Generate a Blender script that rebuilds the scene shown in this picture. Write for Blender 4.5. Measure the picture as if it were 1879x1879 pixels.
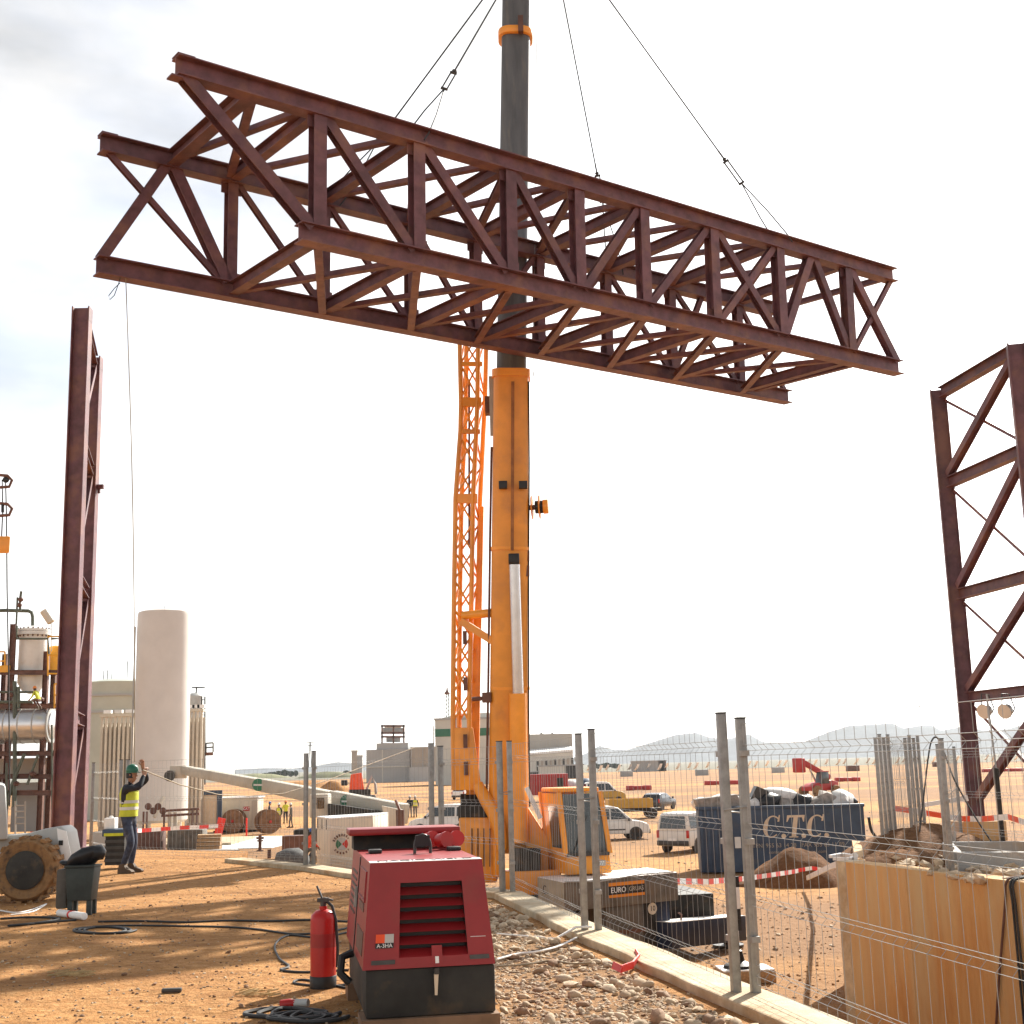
import bpy, bmesh, math, random
from mathutils import Vector, Matrix, Euler, noise
for o in list(bpy.data.objects): bpy.data.objects.remove(o)
SC = bpy.context.scene; COL = SC.collection
R = math.radians; V = Vector
# ------------------------------------------------------------------ camera
CAMZ, FPX, PIX = 1.63, 2400.0, 1879.0
PITCH, ROLL = math.atan((1404 - 939.5) / FPX), R(-1.5)
_f = V((0, math.cos(PITCH), math.sin(PITCH))); _u0 = V((0, -math.sin(PITCH), math.cos(PITCH))); _r0 = V((1, 0, 0))
_r = math.cos(ROLL) * _r0 + math.sin(ROLL) * _u0; _u = math.cos(ROLL) * _u0 - math.sin(ROLL) * _r0
cam_d = bpy.data.cameras.new('camera'); cam = bpy.data.objects.new('camera', cam_d); COL.objects.link(cam)
cam_d.sensor_width = 36; cam_d.lens = FPX / PIX * 36; cam_d.clip_start = 0.1; cam_d.clip_end = 20000
cam.matrix_world = Matrix(((_r.x, _u.x, -_f.x, 0), (_r.y, _u.y, -_f.y, 0), (_r.z, _u.z, -_f.z, CAMZ), (0, 0, 0, 1)))
SC.camera = cam
def at(px, py, Y):            # the point at forward distance Y that the photograph shows at a pixel
    d = _f + _r * ((px - 939.5) / FPX) - _u * ((py - 939.5) / FPX)
    return V((0, 0, CAMZ)) + d * (Y / d.y)
def gp(px, py, z=0.0):        # the point of a level plane that the photograph shows at a pixel
    d = _f + _r * ((px - 939.5) / FPX) - _u * ((py - 939.5) / FPX)
    return V((0, 0, CAMZ)) + d * ((z - CAMZ) / d.z)
# ------------------------------------------------------------------ sky, sun, exposure
SUN_EL, SUN_AZ = R(35), R(29)          # azimuth measured to the right of straight ahead
w = bpy.data.worlds.new('World'); SC.world = w; w.use_nodes = True
nt = w.node_tree; nt.nodes.clear()
def N(tree, typ, **kw):
    n = tree.nodes.new(typ)
    for k, v in kw.items(): setattr(n, k, v)
    return n
out = N(nt, 'ShaderNodeOutputWorld'); bg = N(nt, 'ShaderNodeBackground'); sky = N(nt, 'ShaderNodeTexSky')
sky.sky_type = 'NISHITA'; sky.sun_disc = False; sky.sun_elevation = SUN_EL; sky.sun_rotation = SUN_AZ
sky.air_density = 1.0; sky.dust_density = 1.0; sky.ozone_density = 1.0; sky.altitude = 50
tc = N(nt, 'ShaderNodeTexCoord'); mp = N(nt, 'ShaderNodeMapping'); mp.inputs['Scale'].default_value = (1, 1, 2.4)
nz = N(nt, 'ShaderNodeTexNoise'); nz.inputs['Scale'].default_value = 2.3; nz.inputs['Detail'].default_value = 7; nz.inputs['Roughness'].default_value = .55
rp = N(nt, 'ShaderNodeMapRange'); rp.inputs[1].default_value = .40; rp.inputs[2].default_value = .60; rp.inputs[3].default_value = .58; rp.inputs[4].default_value = 1.0
nz2 = N(nt, 'ShaderNodeTexNoise'); nz2.inputs['Scale'].default_value = 5.0; nz2.inputs['Detail'].default_value = 5
rp2 = N(nt, 'ShaderNodeMapRange'); rp2.inputs[1].default_value = .34; rp2.inputs[2].default_value = .60; rp2.inputs[3].default_value = 1.1; rp2.inputs[4].default_value = 1.85
bw = N(nt, 'ShaderNodeRGBToBW'); ml = N(nt, 'ShaderNodeMath', operation='MULTIPLY'); cl = N(nt, 'ShaderNodeVectorMath', operation='SCALE'); cl.inputs[0].default_value = (1.0, .99, .975)
mx = N(nt, 'ShaderNodeMix', data_type='RGBA')
L = nt.links.new      # thin cloud: the sky's own brightness, whitened, thicker where the noise is high
L(tc.outputs['Generated'], mp.inputs['Vector']); L(mp.outputs['Vector'], nz.inputs['Vector']); L(mp.outputs['Vector'], nz2.inputs['Vector'])
L(nz.outputs['Fac'], rp.inputs[0]); L(nz2.outputs['Fac'], rp2.inputs[0]); L(sky.outputs['Color'], bw.inputs[0]); L(bw.outputs[0], ml.inputs[0]); L(rp2.outputs[0], ml.inputs[1]); L(ml.outputs[0], cl.inputs['Scale'])
L(rp.outputs[0], mx.inputs['Factor']); L(sky.outputs['Color'], mx.inputs[6]); L(cl.outputs[0], mx.inputs[7])
L(mx.outputs[2], bg.inputs['Color']); L(bg.outputs['Background'], out.inputs['Surface']); bg.inputs['Strength'].default_value = 0.095
sun_d = bpy.data.lights.new('sun', 'SUN'); sun_d.energy = 5.0; sun_d.angle = R(0.6); sun_d.color = (1.0, .95, .86)
sun = bpy.data.objects.new('sun', sun_d); COL.objects.link(sun)
SDIR = V((math.sin(SUN_AZ) * math.cos(SUN_EL), math.cos(SUN_AZ) * math.cos(SUN_EL), math.sin(SUN_EL)))
sun.rotation_euler = (-SDIR).to_track_quat('-Z', 'Y').to_euler(); sun.location = (20, 30, 40)
SC.view_settings.view_transform = 'Standard'; SC.view_settings.look = 'None'; SC.view_settings.gamma = 1
SC.view_settings.exposure = 1.05; SC.view_settings.use_curve_mapping = False
SC.cycles.use_denoising = True; SC.cycles.max_bounces = 6; SC.cycles.diffuse_bounces = 3; SC.cycles.volume_bounces = 0
SC.cycles.transparent_max_bounces = 8; SC.cycles.sample_clamp_indirect = 6

# ------------------------------------------------------------------ materials
MATS = {}
def M(name, col, rough=.6, metal=0., var=.22, scale=4., bump=0., bscale=40., col2=None, lo=.35, hi=.65, stretch=(1, 1, 1), spec=.4, c3=None, s3=1., lo3=.5, hi3=.65, alpha=1., world=False):
    m = bpy.data.materials.new(name); m.use_nodes = True; t = m.node_tree; b = t.nodes['Principled BSDF']; l = t.links.new
    b.inputs['Roughness'].default_value = rough; b.inputs['Metallic'].default_value = metal; b.inputs['Specular IOR Level'].default_value = spec
    tcn = N(t, 'ShaderNodeTexCoord'); src = tcn.outputs['Object']
    if world: src = N(t, 'ShaderNodeNewGeometry').outputs['Position']
    mpn = N(t, 'ShaderNodeMapping'); mpn.inputs['Scale'].default_value = stretch; l(src, mpn.inputs['Vector'])
    n = N(t, 'ShaderNodeTexNoise'); n.inputs['Scale'].default_value = scale; n.inputs['Detail'].default_value = 7; n.inputs['Roughness'].default_value = .62
    l(mpn.outputs['Vector'], n.inputs['Vector'])
    rmp = N(t, 'ShaderNodeValToRGB'); rmp.color_ramp.elements[0].position = lo; rmp.color_ramp.elements[1].position = hi
    c1 = tuple(col); cc = tuple(col2) if col2 else tuple(min(1, x * (1 + var)) for x in c1)
    ca = c1 if col2 else tuple(x * (1 - var) for x in c1)
    rmp.color_ramp.elements[0].color = (*ca, 1); rmp.color_ramp.elements[1].color = (*cc, 1)
    l(n.outputs['Fac'], rmp.inputs['Fac']); cout = rmp.outputs['Color']
    if c3:
        n3 = N(t, 'ShaderNodeTexNoise'); n3.inputs['Scale'].default_value = s3; n3.inputs['Detail'].default_value = 6; n3.inputs['Roughness'].default_value = .6
        l(mpn.outputs['Vector'], n3.inputs['Vector']); mr = N(t, 'ShaderNodeMapRange'); mr.inputs[1].default_value = lo3; mr.inputs[2].default_value = hi3
        l(n3.outputs['Fac'], mr.inputs[0]); mm = N(t, 'ShaderNodeMix', data_type='RGBA'); l(mr.outputs[0], mm.inputs['Factor']); l(cout, mm.inputs[6]); mm.inputs[7].default_value = (*c3, 1); cout = mm.outputs[2]
    oi = N(t, 'ShaderNodeObjectInfo'); mr2 = N(t, 'ShaderNodeMapRange'); mr2.inputs[3].default_value = .87; mr2.inputs[4].default_value = 1.12; l(oi.outputs['Random'], mr2.inputs[0]); hs = N(t, 'ShaderNodeHueSaturation'); l(mr2.outputs[0], hs.inputs['Value']); l(cout, hs.inputs['Color']); cout = hs.outputs['Color']
    l(cout, b.inputs['Base Color'])
    if bump:
        nb = N(t, 'ShaderNodeTexNoise'); nb.inputs['Scale'].default_value = bscale; nb.inputs['Detail'].default_value = 6; nb.inputs['Roughness'].default_value = .65
        l(mpn.outputs['Vector'], nb.inputs['Vector']); bp = N(t, 'ShaderNodeBump'); bp.inputs['Strength'].default_value = 1; bp.inputs['Distance'].default_value = bump
        l(nb.outputs['Fac'], bp.inputs['Height']); l(bp.outputs['Normal'], b.inputs['Normal'])
    if alpha < 1: b.inputs['Alpha'].default_value = alpha
    MATS[name] = m; return m
M('primer', (.138, .056, .063), .5, var=.28, scale=3.5, bump=.003, bscale=45, c3=(.225, .10, .068), s3=1.3, lo3=.5, hi3=.68)
M('primer_red', (.24, .04, .03), .5, var=.2)
M('crane_orange', (.84, .33, .034), .38, var=.10, scale=1.5, c3=(.56, .225, .05), s3=1.3, lo3=.53, hi3=.8, spec=.5)
M('boom_grey', (.105, .11, .115), .45, var=.22, scale=1.2, stretch=(4, 4, .5), c3=(.17, .16, .14), s3=2, lo3=.55, hi3=.8)
M('chrome', (.62, .62, .62), .25, metal=.8, var=.05)
M('galv', (.31, .30, .28), .45, metal=.35, var=.18, scale=12)
M('wire', (.33, .33, .32), .5, metal=.3, var=.1)
M('cable', (.035, .035, .035), .6)
M('rope', (.30, .24, .16), .8)
M('steel_dark', (.07, .068, .065), .5, metal=.5, var=.2)
M('black', (.018, .018, .018), .5)
M('black_dusty', (.03, .028, .024), .7, var=.4, scale=3, c3=(.12, .075, .04), s3=4, lo3=.55, hi3=.8)
M('red_paint', (.27, .014, .016), .42, var=.10, scale=5, c3=(.20, .035, .025), s3=3, lo3=.55, hi3=.85, spec=.45)
M('red_bright', (.42, .014, .012), .35, var=.1)
M('red_lorry', (.42, .03, .025), .5, var=.15, scale=1)
M('white_paint', (.78, .77, .73), .4, var=.06, scale=1.5, c3=(.60, .52, .42), s3=2.0, lo3=.58, hi3=.9)
M('white_clean', (.82, .82, .80), .4, var=.04)
M('cream_paint', (.58, .52, .42), .5, var=.08, scale=1, c3=(.5, .42, .31), s3=.7, lo3=.55, hi3=.9)
M('tank_white', (.74, .68, .62), .42, var=.05, scale=.6)
M('grey_paint', (.42, .42, .40), .5, var=.12, scale=1)
M('grey_green', (.42, .44, .38), .6, var=.08, scale=.4)
M('bld_cream', (.60, .59, .53), .7, var=.07, scale=.2)
M('bld_grey', (.38, .385, .38), .7, var=.08, scale=.15)
M('bld_tan', (.40, .35, .29), .7, var=.08, scale=.15)
M('green_stripe', (.03, .16, .085), .5, var=.08)
M('silver_clad', (.60, .60, .60), .3, metal=.75, var=.08, scale=1)
M('navy', (.020, .030, .058), .45, var=.25, scale=2, c3=(.09, .085, .08), s3=2.5, lo3=.6, hi3=.85)
M('container_blue', (.038, .066, .112), .5, var=.22, scale=1.3, c3=(.10, .10, .10), s3=1.6, lo3=.58, hi3=.85)
M('lettering', (.62, .50, .36), .6, var=.08)
M('lettering_dim', (.34, .29, .23), .6, var=.08)
M('lettering_red', (.45, .06, .05), .6)
M('glass', (.018, .022, .024), .08, var=.2, spec=.8)
M('glass_grey', (.06, .07, .075), .12, var=.3, scale=2, spec=.7)
M('rubber', (.035, .032, .030), .85, var=.3, scale=6, c3=(.16, .09, .045), s3=4, lo3=.5, hi3=.75)
M('rubber_dusty', (.30, .165, .070), .9, var=.3, scale=5, c3=(.06, .045, .035), s3=5, lo3=.5, hi3=.68, bump=.01, bscale=25)
M('rim', (.30, .29, .28), .5, metal=.4, var=.2)
M('dark_bin', (.038, .046, .040), .6, var=.25, scale=4, c3=(.10, .08, .055), s3=3, lo3=.6, hi3=.85)
M('concrete', (.50, .405, .27), .85, var=.2, scale=5, bump=.008, bscale=35, c3=(.38, .24, .12), s3=1.7, lo3=.46, hi3=.7)
M('concrete_grey', (.36, .35, .33), .85, var=.15, scale=3, bump=.004, bscale=40, c3=(.42, .30, .19), s3=1.2, lo3=.5, hi3=.8)
M('concrete_stain', (.54, .255, .080), .85, var=.3, scale=3.0, stretch=(1.5, 1.5, .28), bump=.008, bscale=22, c3=(.58, .42, .22), s3=.9, lo3=.45, hi3=.72, col2=(.64, .36, .135), lo=.34, hi=.66)
M('weight', (.13, .115, .095), .75, var=.25, scale=3, c3=(.21, .15, .10), s3=2, lo3=.5, hi3=.8)
M('weight_end', (.40, .355, .27), .8, var=.15, scale=3)
M('orange_stain', (.27, .105, .03), .6, var=.3, scale=3)
M('sign_orange', (.80, .27, .03), .5, var=.05)
M('hivis', (.62, .66, .045), .7, var=.12, scale=10)
M('hivis_orange', (.85, .10, .03), .7, var=.1)
M('reflective', (.62, .62, .58), .4, var=.05)
M('jacket', (.018, .020, .028), .8, var=.25, scale=10)
M('denim', (.040, .052, .085), .85, var=.45, scale=9, c3=(.17, .17, .18), s3=4, lo3=.55, hi3=.75)
M('work_grey', (.12, .12, .115), .85, var=.3, scale=8)
M('skin', (.36, .19, .12), .6, var=.08)
M('boot', (.10, .065, .04), .8)
M('helmet_green', (.02, .13, .075), .35, var=.05)
M('helmet_white', (.75, .75, .73), .35, var=.05)
M('helmet_blue', (.03, .10, .35), .35, var=.05)
M('helmet_orange', (.75, .25, .05), .35, var=.05)
M('wood', (.42, .27, .14), .8, var=.25, scale=3, stretch=(8, 1, 8))
M('wood_drum', (.20, .115, .065), .85, var=.25, scale=3)
M('tape_red', (.75, .04, .03), .5, var=.05)
M('tape_white', (.85, .84, .82), .5, var=.04)
M('plastic_white', (.80, .78, .74), .5, var=.08, scale=6)
M('bag_black', (.018, .018, .02), .4, var=.3, scale=5)
M('bag_white', (.70, .68, .64), .6, var=.15, scale=6)
M('rubble_grey', (.28, .25, .22), .9, var=.3, scale=5)
M('yellow_rail', (.80, .40, .04), .5, var=.06)
M('yellow_tipper', (.62, .36, .06), .55, var=.12, scale=2, c3=(.40, .25, .09), s3=2, lo3=.5, hi3=.8)
M('pipe_green', (.10, .115, .085), .5, var=.2)
M('rust_steel', (.14, .065, .045), .6, var=.25, scale=3)
M('car_dark', (.03, .035, .05), .25, var=.1, spec=.6)
M('tail_red', (.45, .015, .012), .3)
M('lamp_glass', (.70, .60, .48), .3, var=.05)
M('foliage', (.035, .055, .022), .8, var=.4, scale=.5)
M('foliage_dry', (.16, .16, .075), .9, var=.3, scale=.1)
M('hill', (.060, .075, .090), .95, var=.25, scale=.004, bump=6, bscale=.02)
M('mirror_white', (.88, .88, .88), .5, var=.03)
M('boom_cream', (.47, .43, .35), .5, var=.1, scale=1, c3=(.38, .33, .25), s3=.8)
M('stone', (.47, .345, .22), .85, var=.30, scale=3, bump=.006, bscale=20, c3=(.56, .45, .32), s3=1.5, lo3=.45, hi3=.7, world=True)
M('stone_dark', (.26, .155, .09), .85, var=.3, scale=6, bump=.006, bscale=20, world=True)
M('straw', (.46, .32, .15), .9, var=.3, scale=9)

def ground_mat(name, base, dark, light, band=None):
    m = bpy.data.materials.new(name); m.use_nodes = True; t = m.node_tree; b = t.nodes['Principled BSDF']; l = t.links.new
    b.inputs['Roughness'].default_value = .95; b.inputs['Specular IOR Level'].default_value = .15
    g = N(t, 'ShaderNodeNewGeometry')
    def noi(sc, det=8, ro=.65, st=None):
        n = N(t, 'ShaderNodeTexNoise'); n.inputs['Scale'].default_value = sc; n.inputs['Detail'].default_value = det; n.inputs['Roughness'].default_value = ro
        if st:
            mpp = N(t, 'ShaderNodeMapping'); mpp.inputs['Scale'].default_value = st; l(g.outputs['Position'], mpp.inputs['Vector']); l(mpp.outputs['Vector'], n.inputs['Vector'])
        else: l(g.outputs['Position'], n.inputs['Vector'])
        return n
    def mix(fac, a, bb):
        x = N(t, 'ShaderNodeMix', data_type='RGBA'); l(fac, x.inputs['Factor'])
        for i, c in ((6, a), (7, bb)):
            if isinstance(c, tuple): x.inputs[i].default_value = (*c, 1)
            else: l(c, x.inputs[i])
        return x.outputs[2]
    def rng(n, lo, hi):
        r = N(t, 'ShaderNodeMapRange'); r.inputs[1].default_value = lo; r.inputs[2].default_value = hi; l(n.outputs['Fac'], r.inputs[0]); return r.outputs[0]
    c = mix(rng(noi(.55), .38, .66), base, dark)
    c = mix(rng(noi(9, 6, .7), .42, .70), c, light)
    c = mix(rng(noi(38, 4, .7), .55, .70), c, tuple(x * .55 for x in dark))
    c = mix(rng(noi(70, 3, .6), .60, .70), c, tuple(min(1, x * 1.25) for x in light))
    c = mix(rng(noi(.8, 6, .62, (.28, 1.5, 1)), .50, .70), c, tuple(x * .80 for x in dark))
    c = mix(rng(noi(2.2, 6, .7, (.6, 1.4, 1)), .55, .70), c, tuple(x * .92 for x in dark))
    if band: c = mix(rng(noi(.05, 6, .6, (.18, 1, 1)), .42, .54), c, band)
    l(c, b.inputs['Base Color'])
    nb = noi(24, 9, .72); bp = N(t, 'ShaderNodeBump'); bp.inputs['Distance'].default_value = .03; bp.inputs['Strength'].default_value = .8; l(nb.outputs['Fac'], bp.inputs['Height'])
    nb2 = noi(3, 5, .6); bp2 = N(t, 'ShaderNodeBump'); bp2.inputs['Distance'].default_value = .13; bp2.inputs['Strength'].default_value = .7; l(nb2.outputs['Fac'], bp2.inputs['Height']); l(bp.outputs['Normal'], bp2.inputs['Normal'])
    l(bp2.outputs['Normal'], b.inputs['Normal']); MATS[name] = m
ground_mat('soil', (.19, .088, .036), (.13, .06, .026), (.25, .125, .055))
ground_mat('dirt', (.45, .215, .072), (.32, .145, .048), (.56, .31, .125))
ground_mat('dirt_low', (.53, .265, .090), (.41, .19, .060), (.64, .37, .15), band=(.29, .16, .078))
ground_mat('gravel_soil', (.34, .18, .078), (.22, .115, .05), (.43, .26, .13))
ground_mat('field_far', (.21, .19, .14), (.15, .145, .11), (.27, .24, .18))

# ------------------------------------------------------------------ mesh helpers
OFF = {}
def frame(d, up=V((0, 0, 1))):
    d = d.normalized(); s = d.cross(up)
    if s.length < 1e-4: s = d.cross(V((0, 1, 0)))
    s.normalize(); return d, s, s.cross(d).normalized()
class MB:
    def __init__(s): s.v = []; s.f = []; s.mi = []; s.cur = 0
    def add(s, vs, fs):
        n = len(s.v); s.v += [V(p) for p in vs]; s.f += [tuple(i + n for i in f) for f in fs]; s.mi += [s.cur] * len(fs); return s
    def hexa(s, p): return s.add(p, [(0, 3, 2, 1), (4, 5, 6, 7), (0, 1, 5, 4), (1, 2, 6, 5), (2, 3, 7, 6), (3, 0, 4, 7)])
    def box(s, c, sz, rz=0., rot=None):
        c = V(c); h = V(sz) / 2; m = rot or Matrix.Rotation(rz, 3, 'Z')
        return s.hexa([c + m @ V((x * h.x, y * h.y, z * h.z)) for z in (-1, 1) for x, y in ((-1, -1), (1, -1), (1, 1), (-1, 1))])
    def bb(s, x0, x1, y0, y1, z0, z1): return s.box(((x0 + x1) / 2, (y0 + y1) / 2, (z0 + z1) / 2), (x1 - x0, y1 - y0, z1 - z0))
    def ext(s, prof, p, q, up=V((0, 0, 1)), prof2=None):
        p, q = V(p), V(q); d, a, b = frame(q - p, up); n = len(prof); pr2 = prof2 or prof
        vs = [p + a * x + b * y for x, y in prof] + [q + a * x + b * y for x, y in pr2]
        return s.add(vs, [(i, (i + 1) % n, n + (i + 1) % n, n + i) for i in range(n)] + [tuple(range(n))[::-1], tuple(range(n, 2 * n))])
    def bar(s, p, q, w, h, up=V((0, 0, 1))): return s.ext([(-w / 2, -h / 2), (w / 2, -h / 2), (w / 2, h / 2), (-w / 2, h / 2)], p, q, up)
    def hb(s, p, q, h, b, tf=.018, tw=.012, up=V((0, 0, 1))):
        H, B, t = h / 2, b / 2, tw / 2
        return s.ext([(-B, -H), (B, -H), (B, -H + tf), (t, -H + tf), (t, H - tf), (B, H - tf), (B, H), (-B, H), (-B, H - tf), (-t, H - tf), (-t, -H + tf), (-B, -H + tf)], p, q, up)
    def tube(s, p, q, r, n=8, r2=None):
        c = [(math.cos(2 * math.pi * i / n), math.sin(2 * math.pi * i / n)) for i in range(n)]; r2 = r if r2 is None else r2
        return s.ext([(x * r, y * r) for x, y in c], p, q, prof2=[(x * r2, y * r2) for x, y in c])
    def path(s, pts, r, n=6, closed=False):
        pts = [V(p) for p in pts]; k = len(pts); base = len(s.v); up = V((0, 0, 1)); rr = r if isinstance(r, (list, tuple)) else [r] * k; prev = None
        vs = []
        for i, p in enumerate(pts):
            d = (pts[(i + 1) % k if closed else min(i + 1, k - 1)] - pts[(i - 1) % k if closed else max(i - 1, 0)]).normalized()
            if prev is None: _, a, b = frame(d, up)
            else:
                a = prev - d * prev.dot(d)
                if a.length < 1e-5: _, a, b = frame(d, up)
                a.normalize(); b = a.cross(d) * -1; b = d.cross(a) * 1
            prev = a; b = d.cross(a)
            vs += [p + (a * math.cos(2 * math.pi * j / n) + b * math.sin(2 * math.pi * j / n)) * rr[i] for j in range(n)]
        fs = []
        for i in range(k if closed else k - 1):
            i2 = (i + 1) % k
            fs += [(i * n + j, i * n + (j + 1) % n, i2 * n + (j + 1) % n, i2 * n + j) for j in range(n)]
        if not closed: fs += [tuple(range(n))[::-1], tuple(range((k - 1) * n, k * n))]
        return s.add(vs, fs)
    def lathe(s, prof, c, axis=V((0, 0, 1)), n=20):
        c = V(c); d, a, b = frame(V(axis)); k = len(prof); vs = []
        for r, h in prof: vs += [c + d * h + (a * math.cos(2 * math.pi * j / n) + b * math.sin(2 * math.pi * j / n)) * r for j in range(n)]
        fs = [(i * n + j, i * n + (j + 1) % n, (i + 1) * n + (j + 1) % n, (i + 1) * n + j) for i in range(k - 1) for j in range(n)]
        if prof[0][0] > 1e-4: fs.append(tuple(range(n))[::-1])
        if prof[-1][0] > 1e-4: fs.append(tuple(range((k - 1) * n, k * n)))
        return s.add(vs, fs)
    def prism(s, poly, y0, y1, M3=None, y0b=None):      # polygon in x,z pushed along y
        n = len(poly); vs = [V((x, y0, z)) for x, z in poly] + [V((x, y1, z)) for x, z in poly]
        if M3: vs = [M3 @ p for p in vs]
        return s.add(vs, [(i, (i + 1) % n, n + (i + 1) % n, n + i) for i in range(n)] + [tuple(range(n))[::-1], tuple(range(n, 2 * n))])
    def slab(s, poly, z0, z1):                           # polygon in x,y pushed along z
        n = len(poly); vs = [V((x, y, z0)) for x, y in poly] + [V((x, y, z1)) for x, y in poly]
        return s.add(vs, [(i, (i + 1) % n, n + (i + 1) % n, n + i) for i in range(n)] + [tuple(range(n))[::-1], tuple(range(n, 2 * n))])
    def rock(s, c, r, rnd, sq=(1, 1, .7), jit=.22, sub=1):
        bm = bmesh.new(); bmesh.ops.create_icosphere(bm, subdivisions=sub, radius=1); bm.verts.index_update(); e = Euler((rnd.random() * .6, rnd.random() * .6, rnd.random() * 6.28)).to_matrix()
        vs = [V(c) + (e @ V((p.co.x * sq[0], p.co.y * sq[1], p.co.z * sq[2])) * r * (1 + rnd.uniform(-jit, jit))) for p in bm.verts]
        fs = [tuple(x.index for x in f.verts) for f in bm.faces]; bm.free(); return s.add(vs, fs)
    def quad(s, a, b, c, d): return s.add([a, b, c, d], [(0, 1, 2, 3)])
    def data(s, name, off=V((0, 0, 0)), smooth=40, bevel=0.):
        me = bpy.data.meshes.new(name); me.from_pydata([tuple(p - off) for p in s.v], [], s.f); me.update()
        if any(s.mi): me.polygons.foreach_set('material_index', s.mi)
        bm = bmesh.new(); bm.from_mesh(me); bmesh.ops.recalc_face_normals(bm, faces=bm.faces)
        if bevel: bmesh.ops.bevel(bm, geom=[e for e in bm.edges if len(e.link_faces) == 2 and e.calc_face_angle(0) > .5], offset=bevel, segments=2, profile=.5, affect='EDGES', clamp_overlap=True)
        bm.to_mesh(me); bm.free()
        if smooth: me.polygons.foreach_set('use_smooth', [True] * len(me.polygons)); me.set_sharp_from_angle(angle=R(smooth))
        return me
    def build(s, name, mat, parent=None, smooth=40, bevel=0.):
        off = OFF.get(parent.name, V((0, 0, 0))) if parent else V((0, 0, 0))
        me = s.data(name, off, smooth, bevel)
        for x in (mat if isinstance(mat, (list, tuple)) else [mat]): me.materials.append(MATS[x])
        o = bpy.data.objects.new(name, me); COL.objects.link(o)
        if parent: o.parent = parent; OFF[o.name] = off
        return o
def tag(o, label, cat, group=None):
    o['label'] = label; o['category'] = cat
    if group: o['group'] = group
    return o
def thing(name, label, cat, loc=(0, 0, 0), rz=0., group=None, world=True):
    o = bpy.data.objects.new(name, None); COL.objects.link(o); o.location = loc; o.rotation_euler = (0, 0, rz); o.empty_display_size = .3
    if world and not rz: OFF[o.name] = V(loc)
    return tag(o, label, cat, group)
def structure(o): o['kind'] = 'structure'; return o
def stuff(o): o['kind'] = 'stuff'; return o
def solo(name, mb, mat, label, cat, group=None, smooth=40, bevel=0.):
    # a thing that is one mesh; its origin goes to its base
    cs = mb.v; base = V((sum(p.x for p in cs) / len(cs), sum(p.y for p in cs) / len(cs), min(p.z for p in cs)))
    me = mb.data(name, base, smooth, bevel)
    for x in (mat if isinstance(mat, (list, tuple)) else [mat]): me.materials.append(MATS[x])
    o = bpy.data.objects.new(name, me); COL.objects.link(o); o.location = base; OFF[o.name] = base
    return tag(o, label, cat, group)
def copy_tree(o, parent=None):
    c = o.copy(); COL.objects.link(c); c.parent = parent
    for ch in list(o.children): copy_tree(ch, c)
    return c
def text_mesh(txt, size, M4, depth=.004, shear=0., align='CENTER'):
    cu = bpy.data.curves.new('lettering', 'FONT'); cu.body = txt; cu.size = size; cu.extrude = depth; cu.shear = shear; cu.align_x = align; cu.align_y = 'CENTER'; cu.resolution_u = 3
    o = bpy.data.objects.new('lettering', cu); COL.objects.link(o); dg = bpy.context.evaluated_depsgraph_get()
    me = bpy.data.meshes.new_from_object(o.evaluated_get(dg)); b = MB()
    b.add([M4 @ v.co for v in me.vertices], [tuple(p.vertices) for p in me.polygons])
    bpy.data.objects.remove(o); bpy.data.curves.remove(cu); bpy.data.meshes.remove(me); return b
def plane_m4(o, x, up):       # text frame: origin, reading direction, up
    x = V(x).normalized(); n = x.cross(V(up)).normalized(); y = n.cross(x).normalized()
    m = Matrix(((x.x, y.x, n.x), (x.y, y.y, n.y), (x.z, y.z, n.z))).to_4x4(); m.translation = V(o); return m
rnd = random.Random(7)
LOW = -2.5
# ================================================================== SETTING
def lerp(a, b, t): return a + (b - a) * t
# the raised yard the camera stands on
K = [V((-5.35, 25.1, 0)), gp(568, 1596), V((-1.15, 18.45, 0)), gp(932, 1647), gp(1086, 1722), gp(1370, 1842), V((2.45, 5.2, 0)), V((4.2, -6, 0))]
yard = [(-60, -12), (4.2, -12)] + [(p.x, p.y) for p in reversed(K)] + [(-5.75, 28.4), (-9.0, 30.2), (-16, 33), (-60, 40)]
mb = MB(); mb.slab(yard, LOW - .5, 0.); structure(mb.build('dirt_yard', 'dirt', smooth=0))
# lower site ground out to the horizon
mb = MB(); g = 9000
xs = [-g, -1500, -300, -60, 60, 300, 1500, g]; ys = [-60, 10, 60, 150, 400, 1200, 3000, 7000]
mb.add([V((x, y, LOW)) for y in ys for x in xs], [(j * 8 + i, j * 8 + i + 1, j * 8 + 9 + i, j * 8 + 8 + i) for j in range(7) for i in range(7)])
structure(mb.build('lower_ground', 'dirt_low', smooth=0))
# flat green-grey farmland beyond the site
mb = MB(); mb.add([V((-7000, 620, LOW + .05)), V((8000, 560, LOW + .05)), V((8000, 6900, LOW + .05)), V((-7000, 6900, LOW + .05))], [(0, 1, 2, 3)])
structure(mb.build('farmland', 'field_far', smooth=0))
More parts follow.
